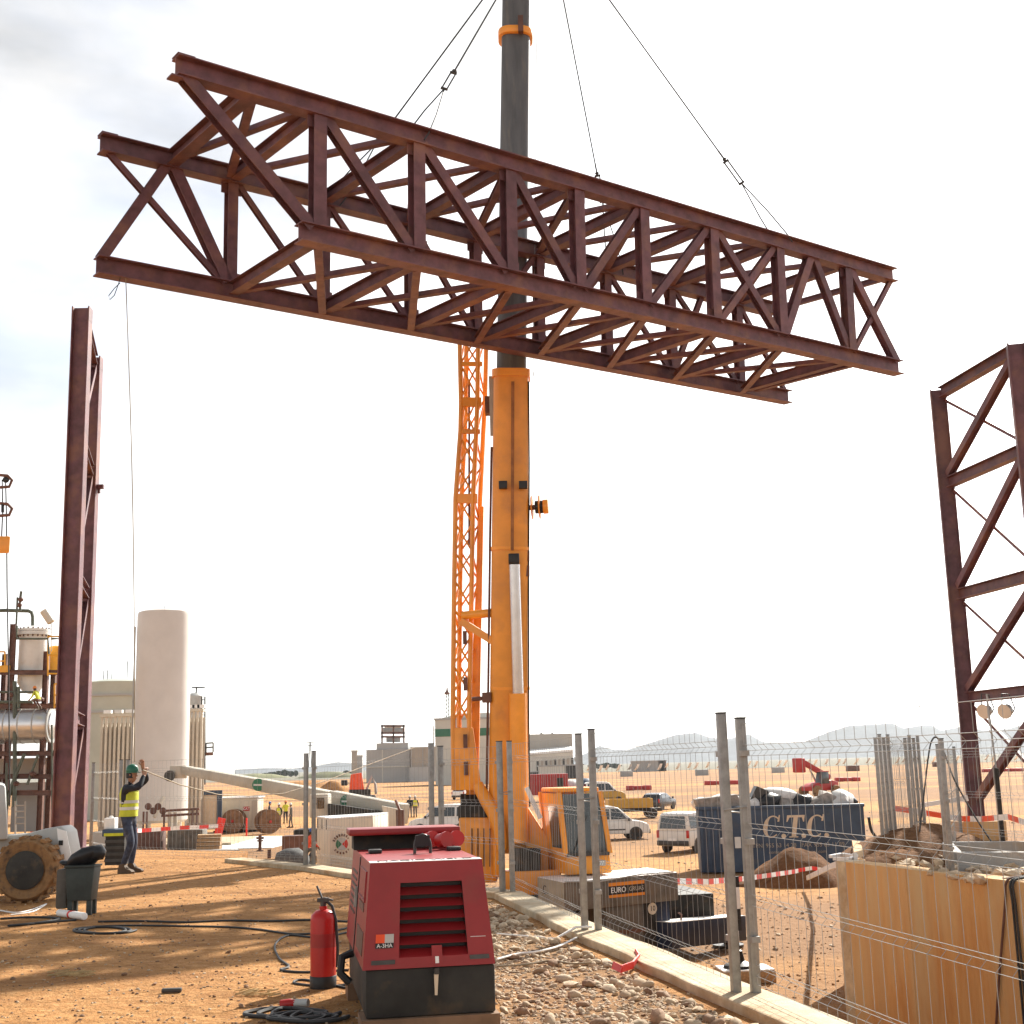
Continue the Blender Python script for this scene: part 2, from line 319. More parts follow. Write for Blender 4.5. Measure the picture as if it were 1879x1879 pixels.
# kerb along the edge of the yard
def strip(pts, half, z0, z1, name, mat, bevel=0.):
    n = len(pts); Lf, Rt = [], []
    for i, p in enumerate(pts):
        d = (pts[min(i + 1, n - 1)] - pts[max(i - 1, 0)]); d.z = 0; d.normalize(); nn = V((-d.y, d.x, 0))
        Lf.append(p + nn * half); Rt.append(p - nn * half)
    b = MB(); vs = []
    for a, c in zip(Lf, Rt): vs += [V((a.x, a.y, z0)), V((c.x, c.y, z0)), V((c.x, c.y, z1)), V((a.x, a.y, z1))]
    fs = [(i * 4 + j, i * 4 + (j + 1) % 4, i * 4 + 4 + (j + 1) % 4, i * 4 + 4 + j) for i in range(n - 1) for j in range(4)] + [(0, 1, 2, 3), tuple((n - 1) * 4 + j for j in range(4))]
    b.add(vs, fs); return b.build(name, mat, smooth=0, bevel=bevel)
fine = []
for a, b in zip(K[:-1], K[1:]):
    k = max(2, int((b - a).length / .5))
    for i in range(k):
        p = lerp(a, b, i / k); p = p + V((noise.noise(p * 1.7) * .035, noise.noise(p * 1.7 + V((9, 0, 0))) * .02, 0)); fine.append(p)
fine.append(K[-1])
structure(strip(fine, .19, -.25, .07, 'kerb', 'concrete', .015))
# right-hand terrace behind the concrete wall
mb = MB(); T = [V((5.42, 21.15, -.04)), V((6.95, 16.6, -.04)), V((9.95, 7.5, -.04)), V((60, 7.5, -.2)), V((60, 41, -.65)), V((14.5, 40, -.65)), V((8.2, 31, -.5)), V((6.3, 24.2, -.15))]
n = len(T); mb.add(T + [V((p.x, p.y, LOW - .5)) for p in T], [tuple(range(n))] + [(i, n + i, n + (i + 1) % n, (i + 1) % n) for i in range(n)])
structure(mb.build('dirt_terrace', 'dirt_low', smooth=0))
# hills on the horizon: ridges with real depth
def ridge(pix, Y, name, depth=900):
    b = MB(); pts = []
    for (a, ya), (c, yc) in zip(pix[:-1], pix[1:]):
        for i in range(4): pts.append((lerp(a, c, i / 4), lerp(ya, yc, i / 4)))
    pts.append(pix[-1]); rows = []
    for t, hh in ((-1, 0), (-.62, .30), (-.33, .62), (-.12, .88), (0, 1), (.5, .5), (1, 0)):
        r = []
        for i, (px, py) in enumerate(pts):
            p = at(px, py, Y); h = max(0., p.z - LOW); y = Y + t * depth * (1 if t < 0 else .6); k = noise.noise(V((px * .02, t * 3, 1)))
            r.append(V((p.x * y / Y, y + k * 60, LOW - .3 + h * max(0., hh + (k * .16 if 0 < hh < 1 else 0)))))
        rows.append(r)
    m = len(pts)
    for r in rows: b.v += r
    b.f = [(j * m + i, j * m + i + 1, (j + 1) * m + i + 1, (j + 1) * m + i) for j in range(len(rows) - 1) for i in range(m - 1)]; b.mi = [0] * len(b.f)
    return structure(b.build(name, 'hill', smooth=60))
ridge([(1030, 1398), (1075, 1382), (1100, 1368), (1125, 1375), (1150, 1376), (1195, 1362), (1240, 1348), (1278, 1344), (1302, 1353), (1335, 1356), (1375, 1347), (1400, 1361), (1430, 1364), (1478, 1361), (1520, 1342), (1560, 1331), (1600, 1329), (1635, 1327), (1660, 1336), (1690, 1331), (1712, 1331), (1730, 1340), (1760, 1334), (1810, 1340), (1850, 1337), (1890, 1328), (1960, 1330), (2100, 1320), (2300, 1345), (2500, 1380)], 4600, 'hill_ridge', 700)
ridge([(430, 1412), (490, 1409), (540, 1410), (585, 1404), (620, 1398), (650, 1401), (700, 1405), (800, 1401), (900, 1404), (1040, 1400)], 4300, 'hill_ridge', 500)
# gravel bed between generator and kerb
gpoly = [V((-.35, 6.2, .004)), V((-.15, 9.4, .004)), V((-.55, 12.5, .004)), V((-.65, 16.2, .004)), V((-.35, 16.6, .004)), V((.35, 12.7, .004)), V((1.2, 9.2, .004)), V((2.05, 5.5, .004))]
bed = MB(); bed.add(gpoly, [tuple(range(len(gpoly)))]); bed = structure(bed.build('gravel_bed', 'gravel_soil', smooth=0))
def inpoly(x, y, P):
    c = False; j = len(P) - 1
    for i in range(len(P)):
        if (P[i][1] > y) != (P[j][1] > y) and x < (P[j][0] - P[i][0]) * (y - P[i][1]) / (P[j][1] - P[i][1]) + P[i][0]: c = not c
        j = i
    return c
GP = [(p.x, p.y) for p in gpoly]
stone_me = []
for i in range(9):
    b = MB(); b.rock((0, 0, 0), 1, rnd, (1, rnd.uniform(.6, .85), rnd.uniform(.42, .62)), .13, 2 if i < 4 else 1); me = b.data('stone', smooth=50); me.materials.append(MATS['stone_dark' if i % 4 == 3 else 'stone']); stone_me.append(me)
def kerb_x(y):
    for a, b in zip(K[:-1], K[1:]):
        if b.y <= y <= a.y: return lerp(a.x, b.x, (a.y - y) / (a.y - b.y))
    return 2.
cnt = 0
while cnt < 290:
    y = 6.7 + 8.8 * rnd.random() ** 1.5; x = rnd.uniform(-.5, 2.1); kx = kerb_x(y) - .24
    if not inpoly(x, y, GP) or x > kx: continue
    if rnd.random() > .25 + .75 * max(0, 1 - (kx - x) / .9): continue
    s = rnd.uniform(.026, .058) * (1.35 if rnd.random() < .16 else 1)
    o = bpy.data.objects.new('stone', rnd.choice(stone_me)); COL.objects.link(o); o.parent = bed; o.location = (x, y, s * .33); o.scale = (s * 1.25, s, s); o.rotation_euler = (rnd.uniform(-.3, .3), rnd.uniform(-.3, .3), rnd.random() * 6.28); cnt += 1
def scatter(name, mat, n, region, rng_, z, parent=None, sub=1, jit=.25):
    bm = bmesh.new(); bmesh.ops.create_icosphere(bm, subdivisions=sub, radius=1); bm.verts.index_update(); bv = [v.co.copy() for v in bm.verts]; bf = [tuple(x.index for x in f.verts) for f in bm.faces]; bm.free()
    b = MB(); vs, fs = [], []; k = 0
    while k < n:
        x, y = region()
        if x is None: continue
        s = rng_(); e = Euler((rnd.uniform(-.5, .5), rnd.uniform(-.5, .5), rnd.random() * 6.28)).to_matrix(); zz = z(x, y) if callable(z) else z; m = len(vs); sx, sz = rnd.uniform(.9, 1.6), rnd.uniform(.45, .8)
        vs += [V((x, y, zz + s * .25)) + e @ V((q.x * sx, q.y, q.z * sz)) * (s * rnd.uniform(1 - jit, 1 + jit)) for q in bv]; fs += [tuple(i + m for i in f) for f in bf]; k += 1
    b.v = vs; b.f = fs; b.mi = [0] * len(fs); return stuff(b.build(name, mat, parent, smooth=0))
def reg_gravel():
    y = 6.3 + 10 * rnd.random() ** 1.6; x = rnd.uniform(-.65, 2.1)
    return (x, y) if inpoly(x, y, GP) and x < kerb_x(y) - .22 else (None, None)
scatter('gravel', 'stone', 5200, reg_gravel, lambda: rnd.uniform(.008, .024), 0, bed)
scatter('gravel', 'stone_dark', 1500, reg_gravel, lambda: rnd.uniform(.007, .022), 0, bed)
def reg_yard():
    y = 6.5 + 20 * rnd.random() ** 1.7; x = rnd.uniform(-.46 * y, .12 * y)
    return (x, y) if inpoly(x, y, yard) else (None, None)
o = scatter('yard_pebbles', 'stone', 2600, reg_yard, lambda: rnd.uniform(.004, .013) * (1.5 if rnd.random() < .04 else 1), 0)
tag(o, 'small pale pebbles and clods strewn over the orange dirt yard', 'pebbles')
o = scatter('yard_clods', 'stone_dark', 2600, reg_yard, lambda: rnd.uniform(.004, .015) * (2. if rnd.random() < .03 else 1), 0)
tag(o, 'small dark clods strewn over the orange dirt yard', 'clods')
def reg_sand():
    y = 24 + 24 * rnd.random() ** 1.3; return rnd.uniform(.02 * y, .23 * y), y
o = scatter('sand_clods', 'dirt_low', 900, reg_sand, lambda: rnd.uniform(.010, .034), LOW); tag(o, 'small brown clods over the sandy ground behind the fence', 'clods')
o = scatter('sand_pebbles', 'stone', 200, reg_sand, lambda: rnd.uniform(.010, .026), LOW); tag(o, 'small pale stones over the sandy ground behind the fence', 'stones')
def reg_low():
    y = 30 + 70 * rnd.random() ** 1.6; return rnd.uniform(-.3 * y, .45 * y), y
o = scatter('site_rubble', 'stone', 900, reg_low, lambda: rnd.uniform(.02, .07), LOW); tag(o, 'loose stones lying over the lower site ground', 'stones')
# ================================================================== THE LIFTED TRUSS
def rotm(a, b, g):
    ca, sa, cb, sb, cg, sg = math.cos(a), math.sin(a), math.cos(b), math.sin(b), math.cos(g), math.sin(g)
    return Matrix(((ca, -sa, 0), (sa, ca, 0), (0, 0, 1))) @ Matrix(((cb, 0, -sb), (0, 1, 0), (sb, 0, cb))) @ Matrix(((1, 0, 0), (0, cg, -sg), (0, sg, cg)))
TR = rotm(R(36.88), R(.92), R(2.07)); TO = V((-3.236, 21.241, 10.673)); TW, TH = 3.539, 2.352
S = {'l': -2.62, 'bl': -.36, 1: -1.27, 2: 0, 3: 2.04, 4: 4.14, 5: 5.85, 6: 7.62, 7: 9.67, 8: 11.79, 8.5: 12.95, 9: 14.18, 'r': 16.0, 'tr': 15.55}
truss = thing('steel_truss', 'long red-brown box truss hanging from the crane slings above the site', 'truss', TO, world=False)
truss.rotation_euler = TR.to_euler()
def tn(k): return V((S[k], 0, TH))
def bn(k): return V((S[k], 0, 0))
def tf(k): return V((S[k], TW, TH))
def bf(k): return V((S[k], TW, 0))
def tpart(name, fn, *a, **k):
    b = MB(); getattr(b, fn)(*a, **k); return b.build(name, 'primer', truss, smooth=0)
CH, CB = .345, .31
for p, q in ((tn('l'), tn('r')), (bn('bl'), bn('r')), (tf('l'), tf('tr')), (bf('l'), bf('r'))): tpart('chord', 'hb', p, q, CH, CB, .024, .016)
Yv = V((0, 1, 0))
def web(p, q, h, b, name='diagonal', cut=.17):
    d = (q - p).normalized(); tpart(name, 'hb', p + d * cut, q - d * cut, h, b, .013, .009, up=Yv)
for k in range(2, 10):
    web(bn(k), tn(k), .22, .25, 'post'); web(bf(k), tf(k), .20, .21, 'post')
# near face
for a, b, h, w_ in ((tn('l'), bn(2), .2, .21), (tn(2), bn(3), .16, .19), (tn(3), bn(4), .16, .19), (tn(4), bn(5), .15, .17), (tn(6), bn(5), .14, .16), (tn(7), bn(6), .14, .16), (tn(7), bn(8), .15, .17),
                    (tn(8), bn(7), .14, .15), (bn(8), tn(8.5), .18, .2), (tn(8.5), bn(9), .16, .18), (tn(9), bn('r'), .18, .2), (tn('r'), bn(9), .1, .11)): web(a, b, h, w_)
# far face
for a, b, h, w_ in ((bf('l'), tf(1), .17, .19), (tf(1), bf(2), .2, .22), (tf('l'), bf(2), .1, .11), (tf(2), bf(3), .1, .11), (tf(3), bf(4), .1, .11), (tf(4), bf(5), .1, .11), (tf(6), bf(5), .1, .12), (tf(7), bf(6), .1, .12),
                    (tf(7), bf(8), .1, .11), (tf(8), bf(9), .1, .11), (tf(9), bf('r'), .1, .11), (bf(8), tf(8.5), .12, .13)): web(a, b, h, w_)
# cross beams and plan bracing, top and bottom
Zv = V((0, 0, 1))
for k in range(2, 10):
    tpart('cross_beam', 'hb', tn(k) + V((0, .16, -.02)), tf(k) + V((0, -.16, -.02)), .24, .20, .014, .010)
    tpart('cross_beam', 'hb', bn(k) + V((0, .16, .0)), bf(k) + V((0, -.16, .0)), .24, .20, .014, .010)
tpart('cross_beam', 'hb', tn(1) + V((0, .16, -.02)), tf(1) + V((0, -.16, -.02)), .26, .24, .014, .010)
tpart('cross_beam', 'hb', tn('r') + V((-.1, .16, -.02)), tf('tr') + V((0, -.16, -.02)), .14, .12, .012, .008)
tpart('cross_beam', 'hb', bn(9) + V((.5, .16, -.02)), bf(9) + V((.35, -.16, -.02)), .12, .14, .012, .008)
seq = [1, 2, 3, 4, 5, 6, 7, 8, 9]
for i, (a, b) in enumerate(zip(seq[:-1], seq[1:])):
    for n_, f_, dz in ((tn, tf, .03), (bn, bf, -.02)):
        if a == 1 and n_ is bn: continue
        p, q = f_(a) + V((.1, -.16, dz)), n_(b) + V((-.1, .16, dz)); tpart('brace', 'bar', p, q, .15, .10)
        p, q = f_(b) + V((-.1, -.16, dz - .085)), n_(a) + V((.1, .16, dz - .085)); tpart('brace', 'hb', p, q, .13, .15, .011, .008)
for k in range(2, 10):                      # gusset plates on the chords
    for fn, sg, yy in ((tn, -1, -.012), (bn, 1, -.012), (tf, -1, .012), (bf, 1, .012)):
        c = fn(k) + V((0, yy, sg * .27)); tpart('gusset_plate', 'box', c, (.42, .014, .22))
for k, e in (('l', tn), ('l', tf)):         # splice plates at the left ends
    tpart('splice_plate', 'box', e(k) + V((.14, 0, .19)), (.3, .26, .022))
tpart('splice_plate', 'box', tn('l') + V((.0, 0, -.2)), (.2, .22, .03))
# ------------------------------------------------------------------ slings
HOOK = at(1003, -160, 27.4)
def tw(p): return TO + TR @ p
lift = [(tf(3) + V((.35, 0, .17)), (560, 240)), (tn(3) + V((.1, 0, .18)), None), (tf(7) + V((.3, 0, .17)), None), (tn(8) + V((.1, 0, .18)), None)]
labs = ['thin black steel sling running to the far top chord left of the boom', 'black steel sling with knotted shackle running to the near top chord left of the boom',
        'thin black steel sling running to the far top chord right of the boom', 'thin black steel sling with turnbuckle at the right end of the truss']
for i, ((p, _), lb) in enumerate(zip(lift, labs)):
    P = tw(p); t = thing('lifting_sling', lb, 'sling', P, group='slings holding the truss'); d = (HOOK - P); Ln = d.length; d.normalize(); sx = d.cross(V((0, 1, 0))).normalized()
    b = MB(); b.tube(P + d * 2.4, HOOK - d * .3, .020 if i in (0, 1) else .016, 6); b.build('cable', 'cable', t)
    for sg in (-1, 1):                       # legs straddling the chord
        b = MB(); b.path([P + d * 1.5, P + sx * .12 * sg + d * .6, P + sx * .17 * sg - d * .05, P + sx * .16 * sg - d * .3], .015, 5); b.build('leg', 'cable', t)
    b = MB(); q = P + d * 1.5
    for sg in (-1, 1): b.tube(q + sx * .05 * sg, q + sx * .05 * sg + d * .62, .017, 6)
    b.tube(q - sx * .07, q + sx * .07, .028, 6); b.tube(q + d * .62 - sx * .07, q + d * .62 + sx * .07, .028, 6); b.build('turnbuckle', 'steel_dark', t)
    b = MB(); b.tube(q + d * .62, q + d * .92, .02, 6); b.lathe([(.03, -.03), (.055, 0), (.03, .03)], q + d * .68, d, 8); b.build('shackle', 'steel_dark', t)
# tag line from the truss end to the worker
ropeA = tw(bf('l') + V((.52, -.1, -.16))); ropeB = at(247, 1398, 22.35)
b = MB(); b.path([lerp(ropeA, ropeB, i / 14) + V((.05 * math.sin(i / 14 * math.pi), 0, 0)) for i in range(15)], .009, 5)
solo('tag_line', b, 'rope', 'thin guide rope hanging from the truss end down to the worker', 'rope')
b = MB(); q = tw(bf('l') + V((.42, -.1, -.18))); b.path([q, q + V((-.03, 0, -.12)), q + V((-.10, 0, -.34)), q + V((-.18, 0, -.42)), q + V((-.2, 0, -.34)), q + V((-.1, 0, -.2)), q + V((.0, 0, -.1))], .008, 5)
solo('wire_loop', b, 'cable', 'small black wire loop dangling under the left truss end', 'loop')
ropeC = [at(262, 1413, 22.3), at(330, 1440, 24), at(400, 1458, 26), at(455, 1461, 28), at(520, 1456, 29), at(600, 1432, 31), at(690, 1398, 34), at(760, 1372, 36)]
b = MB(); b.path([lerp(a, c, t / 3) for a, c in zip(ropeC[:-1], ropeC[1:]) for t in range(3)] + [ropeC[-1]], .011, 5)
solo('guide_rope', b, 'rope', 'slack brown rope curving from the worker across the site to the crane', 'rope')
# ------------------------------------------------------------------ support frames
def support(label, A, B, ztop, beams, z0A, z0B, lean=0., up=None, group='steel support frames'):
    t = thing('support_frame', label, 'frame', (A + B) / 2, group=group); d = (B - A); d.z = 0; d.normalize(); nrm = V((-d.y, d.x, 0)); web_up = up or d
    def P(c, z): return V((c.x, c.y, z))
    for c, z0 in ((A, z0A), (B, z0B)):
        b = MB(); b.hb(P(c, z0), P(c, ztop), .38, .27, .024, .015, up=web_up); b.build('column', 'primer', t, smooth=0)
        b = MB(); b.box(P(c, z0 + .02), (.62, .52, .04), math.atan2(web_up.y, web_up.x)); b.build('base_plate', 'primer', t)
        b = MB(); b.hb(P(c, ztop - .32), P(c, ztop - .02), .384, .276, .03, .02, up=web_up); b.build('cap_stiffener', 'primer', t, smooth=0)
    hs = [ztop - .12] + list(beams) + [max(z0A, z0B) + .35]
    for z in hs[:-1]:
        b = MB(); b.hb(P(A, z) + d * .16, P(B, z) - d * .16, .26, .22, .016, .011); b.build('cross_beam', 'primer', t, smooth=0)
    for za, zb in zip(hs[:-1], hs[1:]):
        b = MB(); b.hb(P(A, zb + .2) + d * .2, P(B, za - .2) - d * .2, .18, .17, .012, .009, up=nrm); b.build('diagonal', 'primer', t, smooth=0)
        b = MB(); b.bar(P(A, za - .2) + d * .2 + nrm * .1, P(B, zb + .2) - d * .2 + nrm * .1, .08, .08); b.build('tie', 'primer', t, smooth=0)
    return t
LA, LB = V((-9.38, 27.5, 0)), V((-10.24, 31.0, 0))
lf = support('red-brown steel frame standing at the left, seen almost end-on beside the worker', LA, LB, 11.8, (8.9, 5.9, 2.9), 0., 0., up=V((1, 0.02, 0)))
b = MB(); q = V((LB.x + .18, LB.y, at(191, 893, 31).z)); b.bar(q, q + V((.17, 0, 0)), .1, .1); b.bar(q + V((.05, 0, 0)), q + V((.06, 0, -.16)), .06, .06); b.build('bracket', 'primer', lf, smooth=0)
RA, RB = V((10.86, 32.0, 0)), V((11.47, 28.35, 0))
rf = support('red-brown cross-braced steel frame standing at the right edge', RA, RB, 10.68, (8.25, 5.45, 2.95), .05, .05, up=V((1, -.25, 0)))
for c, nm in ((RA, 'concrete footing under the far column of the right steel frame'), (RB, 'concrete footing under the near column of the right steel frame')):
    b = MB(); b.box((c.x, c.y, -.28), (1.0, .9, .66), .2); solo('footing', b, 'concrete_stain', nm, 'footing', 'footings of the right frame', bevel=.02)
b = MB(); b.box((LA.x, LA.y - .0, -.05), (.9, .9, .14), .1); solo('footing', b, 'concrete_grey', 'low concrete pad under the near column of the left steel frame', 'footing', bevel=.01)
b = MB(); b.box((LB.x, LB.y, -.6), (1., 1., 1.24), .1); solo('footing', b, 'concrete_grey', 'concrete pad under the far column of the left steel frame', 'footing', bevel=.01)
# ================================================================== THE ORANGE MOBILE CRANE
def panel(b, o, u, v, u0, u1, v0, v1, n, th):     # a plate lying on the face o + a*u + b*v
    p = [o + u * a + v * c for a, c in ((u0, v0), (u1, v0), (u1, v1), (u0, v1))]
    return b.hexa(p + [q + n * th for q in p])
crane = thing('mobile_crane', 'orange telescopic mobile crane with tall grey boom behind the lifted truss', 'crane', V((0, 30, LOW)))
def cp(b, name, mat, parent=crane, **k): return b.build(name, mat, parent, **k)
def rnd_prof(w, h, r=.22, n=5):
    P = []
    for cx, cy, a0 in ((w / 2 - r, h / 2 - r, 0), (-w / 2 + r, h / 2 - r, 90), (-w / 2 + r, -h / 2 + r, 180), (w / 2 - r, -h / 2 + r, 270)):
        for i in range(n + 1): a = R(a0 + 90 * i / n); P.append((cx + r * math.cos(a), cy + r * math.sin(a)))
    return P
B0, B1, B2, B3 = at(933, 1560, 30.15), at(938, 684, 29.05), at(948, -40, 28.2), at(962, -420, 27.75)
Yb = V((0, 1, 0))
base = MB(); base.ext(rnd_prof(.90, .95, .2), B0, B1, Yb, rnd_prof(.80, .90, .2)); base = cp(base, 'boom_base', 'crane_orange')
inner = MB(); inner.ext(rnd_prof(.69, .78, .2), lerp(B0, B1, .9), B2, Yb, rnd_prof(.66, .74, .2)); inner.ext(rnd_prof(.60, .66, .18), B2, B3, Yb); inner = cp(inner, 'boom_section', 'boom_grey')
bd = (B1 - B0).normalized()
b = MB(); b.ext(rnd_prof(.88, .98, .22), B1 - bd * .16, B1 + bd * .02, Yb); cp(b, 'collar', 'crane_orange', base)
q = at(946, 68, 28.32); d2 = (B2 - B1).normalized(); b = MB(); b.ext(rnd_prof(.82, .92, .3), q - d2 * .09, q + d2 * .09, Yb); cp(b, 'collar', 'crane_orange', inner, bevel=.03)
b = MB(); b.box(q + V((.12, -.5, .02)), (.12, .14, .4)); cp(b, 'rope_guide', 'rust_steel', inner)
# boom head, sheave and rope to the hook above the picture
b = MB(); b.box(B3 + V((.25, -.15, .25)), (1.1, .5, .7)); cp(b, 'boom_head', 'crane_orange', bevel=.05)
b = MB(); b.tube(V((HOOK.x, HOOK.y, HOOK.z + .5)), V((HOOK.x, HOOK.y, B3.z + .1)), .02, 6); cp(b, 'hoist_rope', 'cable')
b = MB(); b.box(HOOK + V((0, 0, .45)), (.35, .25, .5)); cp(b, 'hook_block', 'crane_orange', bevel=.03)
b = MB(); b.path([HOOK + V((.0, 0, .25)), HOOK + V((.0, 0, .1)), HOOK + V((.14, 0, 0)), HOOK + V((.1, 0, -.14)), HOOK + V((-.05, 0, -.16)), HOOK + V((-.13, 0, -.06))], .05, 8); cp(b, 'hook', 'steel_dark')
b = MB(); b.tube(at(979, 690, 28.7), at(985, 60, 28.1), .006, 5); cp(b, 'thin_cable', 'wire')
b = MB(); b.tube(at(978, 683, 28.7), at(981, 890, 29.0), .006, 5); cp(b, 'thin_cable', 'wire')
# dark grease streak plate along the boom belly, pads, bracket on the right flank
b = MB(); b.bar(at(941, 700, 28.58), at(940, 1010, 28.85), .07, .02, Yb); cp(b, 'belly_rail', 'orange_stain', base)
for px in (923, 960): b = MB(); b.box(at(px, 890, 28.72), (.19, .14, .17)); cp(b, 'bumper_pad', 'black', base, bevel=.01)
b = MB(); b.bar(at(903, 690, 28.95), at(906, 800, 29.1), .16, .03, Yb); cp(b, 'rating_plate', 'grey_paint', base)
for y0, y1 in ((1012, 1030), (1038, 1058)): b = MB(); b.bar(at(967, y0, 29.2), at(967, y1, 29.2), .12, .14, Yb); cp(b, 'bracket', 'rust_steel', base)
b = MB(); b.path([at(970, 700, 28.75), at(971, 850, 28.95), at(970, 1060, 29.2), at(970, 1300, 29.4), at(972, 1480, 29.6)], .018, 6); cp(b, 'hydraulic_hose', 'black', base)
b = MB(); b.path([at(902, 820, 29.0), at(899, 1000, 29.2), at(896, 1250, 29.45), at(893, 1450, 29.7)], .03, 6); cp(b, 'power_cable', 'rust_steel', base)
for yy in (1008, 1262):
    q = at(936, yy, lerp(29.05, 30.15, (yy - 684) / 876.)); b = MB(); k_ = lerp(.80, .90, (yy - 684) / 876.); b.ext(rnd_prof(k_ + .03, lerp(.90, .95, .5) + .03, .2), q - bd * .035, q + bd * .035, Yb); cp(b, 'weld_band', 'crane_orange', base)
# lift cylinder
b = MB(); b.tube(at(951, 1290, 29.22), at(944, 1036, 28.95), .125, 16); cp(b, 'lift_rod', 'chrome')
b = MB(); b.tube(at(953, 1545, 29.5), at(950, 1272, 29.2), .195, 16); cp(b, 'lift_cylinder', 'crane_orange')
b = MB(); b.box(at(943, 1026, 28.9), (.24, .3, .22)); cp(b, 'cylinder_pivot', 'black', bevel=.02)
# auxiliary winch on the right flank
wn = MB(); a0 = at(966, 932, 29.3); ax = V((1, -.12, .02)); wn.tube(a0, a0 + ax * .5, .06, 10); wn = cp(wn, 'cable_reel', 'rust_steel')
for k in (.13, .30): b = MB(); b.lathe([(.05, -.012), (.27, -.012), (.27, .012), (.05, .012)], a0 + ax * k, ax, 22); cp(b, 'reel_disc', 'sign_orange', wn)
b = MB(); b.tube(a0 + ax * .20, a0 + ax * .38, .15, 16); cp(b, 'reel_core', 'black', wn)
b = MB(); b.tube(a0 + ax * .38, a0 + ax * .50, .17, 12); cp(b, 'reel_motor', 'crane_orange', wn, bevel=.02)
# stowed lattice jib on the left flank
FLp = [(843, 600), (846, 740), (845, 790), (836, 915), (833, 1100), (831, 1300), (833, 1450)]
FRp = [(878, 600), (876, 740), (874, 790), (868, 915), (865, 1100), (861, 1300), (862, 1450)]
BLp = [(856, 600), (855, 740), (853, 790), (847, 915), (844, 1100), (842, 1300), (844, 1450)]
BRp = [(893, 600), (890, 740), (887, 790), (881, 915), (877, 1100), (873, 1300), (874, 1450)]
YF, YBk = 29.75, 30.25
def jib_pt(Pl, y, Y):
    for (xa, ya), (xb, yb) in zip(Pl[:-1], Pl[1:]):
        if ya <= y <= yb: return at(lerp(xa, xb, (y - ya) / (yb - ya)), y, Y)
    return at(Pl[-1][0], y, Y)
for Pl, Y in ((FLp, YF), (FRp, YF), (BLp, YBk), (BRp, YBk)):
    b = MB(); b.path([jib_pt(Pl, y, Y) for y in (600, 740, 790, 915, 1000, 1100, 1300, 1450)], .058, 8); cp(b, 'jib_chord', 'crane_orange')
ys_ = [612, 668, 730, 800, 856, 908, 960, 1012, 1064, 1116, 1168, 1220, 1272, 1324]
for i, (ya, yb) in enumerate(zip(ys_[:-1], ys_[1:])):
    for (P1, Y1), (P2, Y2), k in (((FLp, YF), (FRp, YF), 2), ((BLp, YBk), (BRp, YBk), 1), ((FLp, YF), (BLp, YBk), 1), ((FRp, YF), (BRp, YBk), 1)):
        for j in range(k):
            p, q = (jib_pt(P1, ya, Y1), jib_pt(P2, yb, Y2)) if (i + j) % 2 else (jib_pt(P2, ya, Y2), jib_pt(P1, yb, Y1))
            b = MB(); b.tube(p, q, .024, 5); cp(b, 'jib_lacing', 'crane_orange')
for y in (738, 792, 915, 668):
    p, q = jib_pt(FLp, y, YF), jib_pt(FRp, y, YF); b = MB(); b.bar(p, q + (q - p) * .25, .08, .22 if y in (738, 915) else .1); cp(b, 'jib_crosspiece', 'crane_orange')
b = MB(); b.bar(at(861, 700, 29.95), at(861, 1000, 29.95), .05, .05); cp(b, 'jib_strut', 'rust_steel')
b = MB(); b.ext([(-.14, -.2), (.14, -.2), (.14, .2), (-.14, .2)], at(866, 1475, 30.3), at(884, 930, 30.05), Yb, [(-.05, -.1), (.05, -.1), (.05, .1), (-.05, .1)]); cp(b, 'jib_heavy_section', 'crane_orange', bevel=.02)
b = MB(); b.hexa([at(834, 1450, 29.7), at(884, 1450, 29.7), at(884, 1450, 30.4), at(834, 1450, 30.4), at(834, 1335, 29.7), at(868, 1335, 29.7), at(868, 1335, 30.4), at(834, 1335, 30.4)]); cp(b, 'jib_foot', 'crane_orange', bevel=.02)
for y in (1170, 1255, 1360, 1410): b = MB(); b.box(at(852 + (y % 7), y, 29.66), (.09, .06, .3)); cp(b, 'jib_lug', 'rust_steel')
b = MB(); b.tube(at(848, 1130, 29.6), at(908, 1124, 29.4), .1, 10); cp(b, 'jib_bracket', 'crane_orange')
b = MB(); b.bar(at(846, 1140, 29.55), at(913, 1182, 29.35), .1, .16); cp(b, 'jib_bracket', 'crane_orange')
b = MB(); b.box(at(893, 1280, 29.5), (.2, .3, .22)); b.tube(at(866, 1283, 29.5), at(893, 1281, 29.5), .05, 8); cp(b, 'jib_clamp', 'rust_steel')
b = MB(); b.box(at(898, 745, 29.5), (.2, .3, .4)); cp(b, 'jib_clamp', 'rust_steel')
# superstructure
b = MB(); b.hexa([at(842, 1620, 29.6), at(912, 1620, 29.6), at(918, 1600, 31.6), at(850, 1600, 31.6), at(842, 1500, 29.6), at(912, 1500, 29.6), at(918, 1497, 31.6), at(850, 1497, 31.6)]); eng = cp(b, 'engine_housing', 'crane_orange', bevel=.04)
b = MB(); b.box(at(872, 1492, 29.9), (.75, .5, .34)); cp(b, 'hydraulic_block', 'black_dusty', bevel=.04)
b = MB(); b.tube(at(846, 1480, 30.2), at(900, 1478, 30.2), .28, 16); cp(b, 'main_winch', 'black_dusty')
for i in range(4): b = MB(); b.bar(at(866 + i * 11, 1520, 29.58), at(866 + i * 11, 1590, 29.58), .03, .02); cp(b, 'housing_rib', 'black_dusty', eng)
b = MB(); b.path([at(876, 1440, 29.7), at(890, 1465, 29.6), at(906, 1492, 29.5), at(916, 1520, 29.45), at(921, 1560, 29.4)], [.13, .15, .16, .15, .12], 10); cp(b, 'tilt_arm', 'crane_orange')
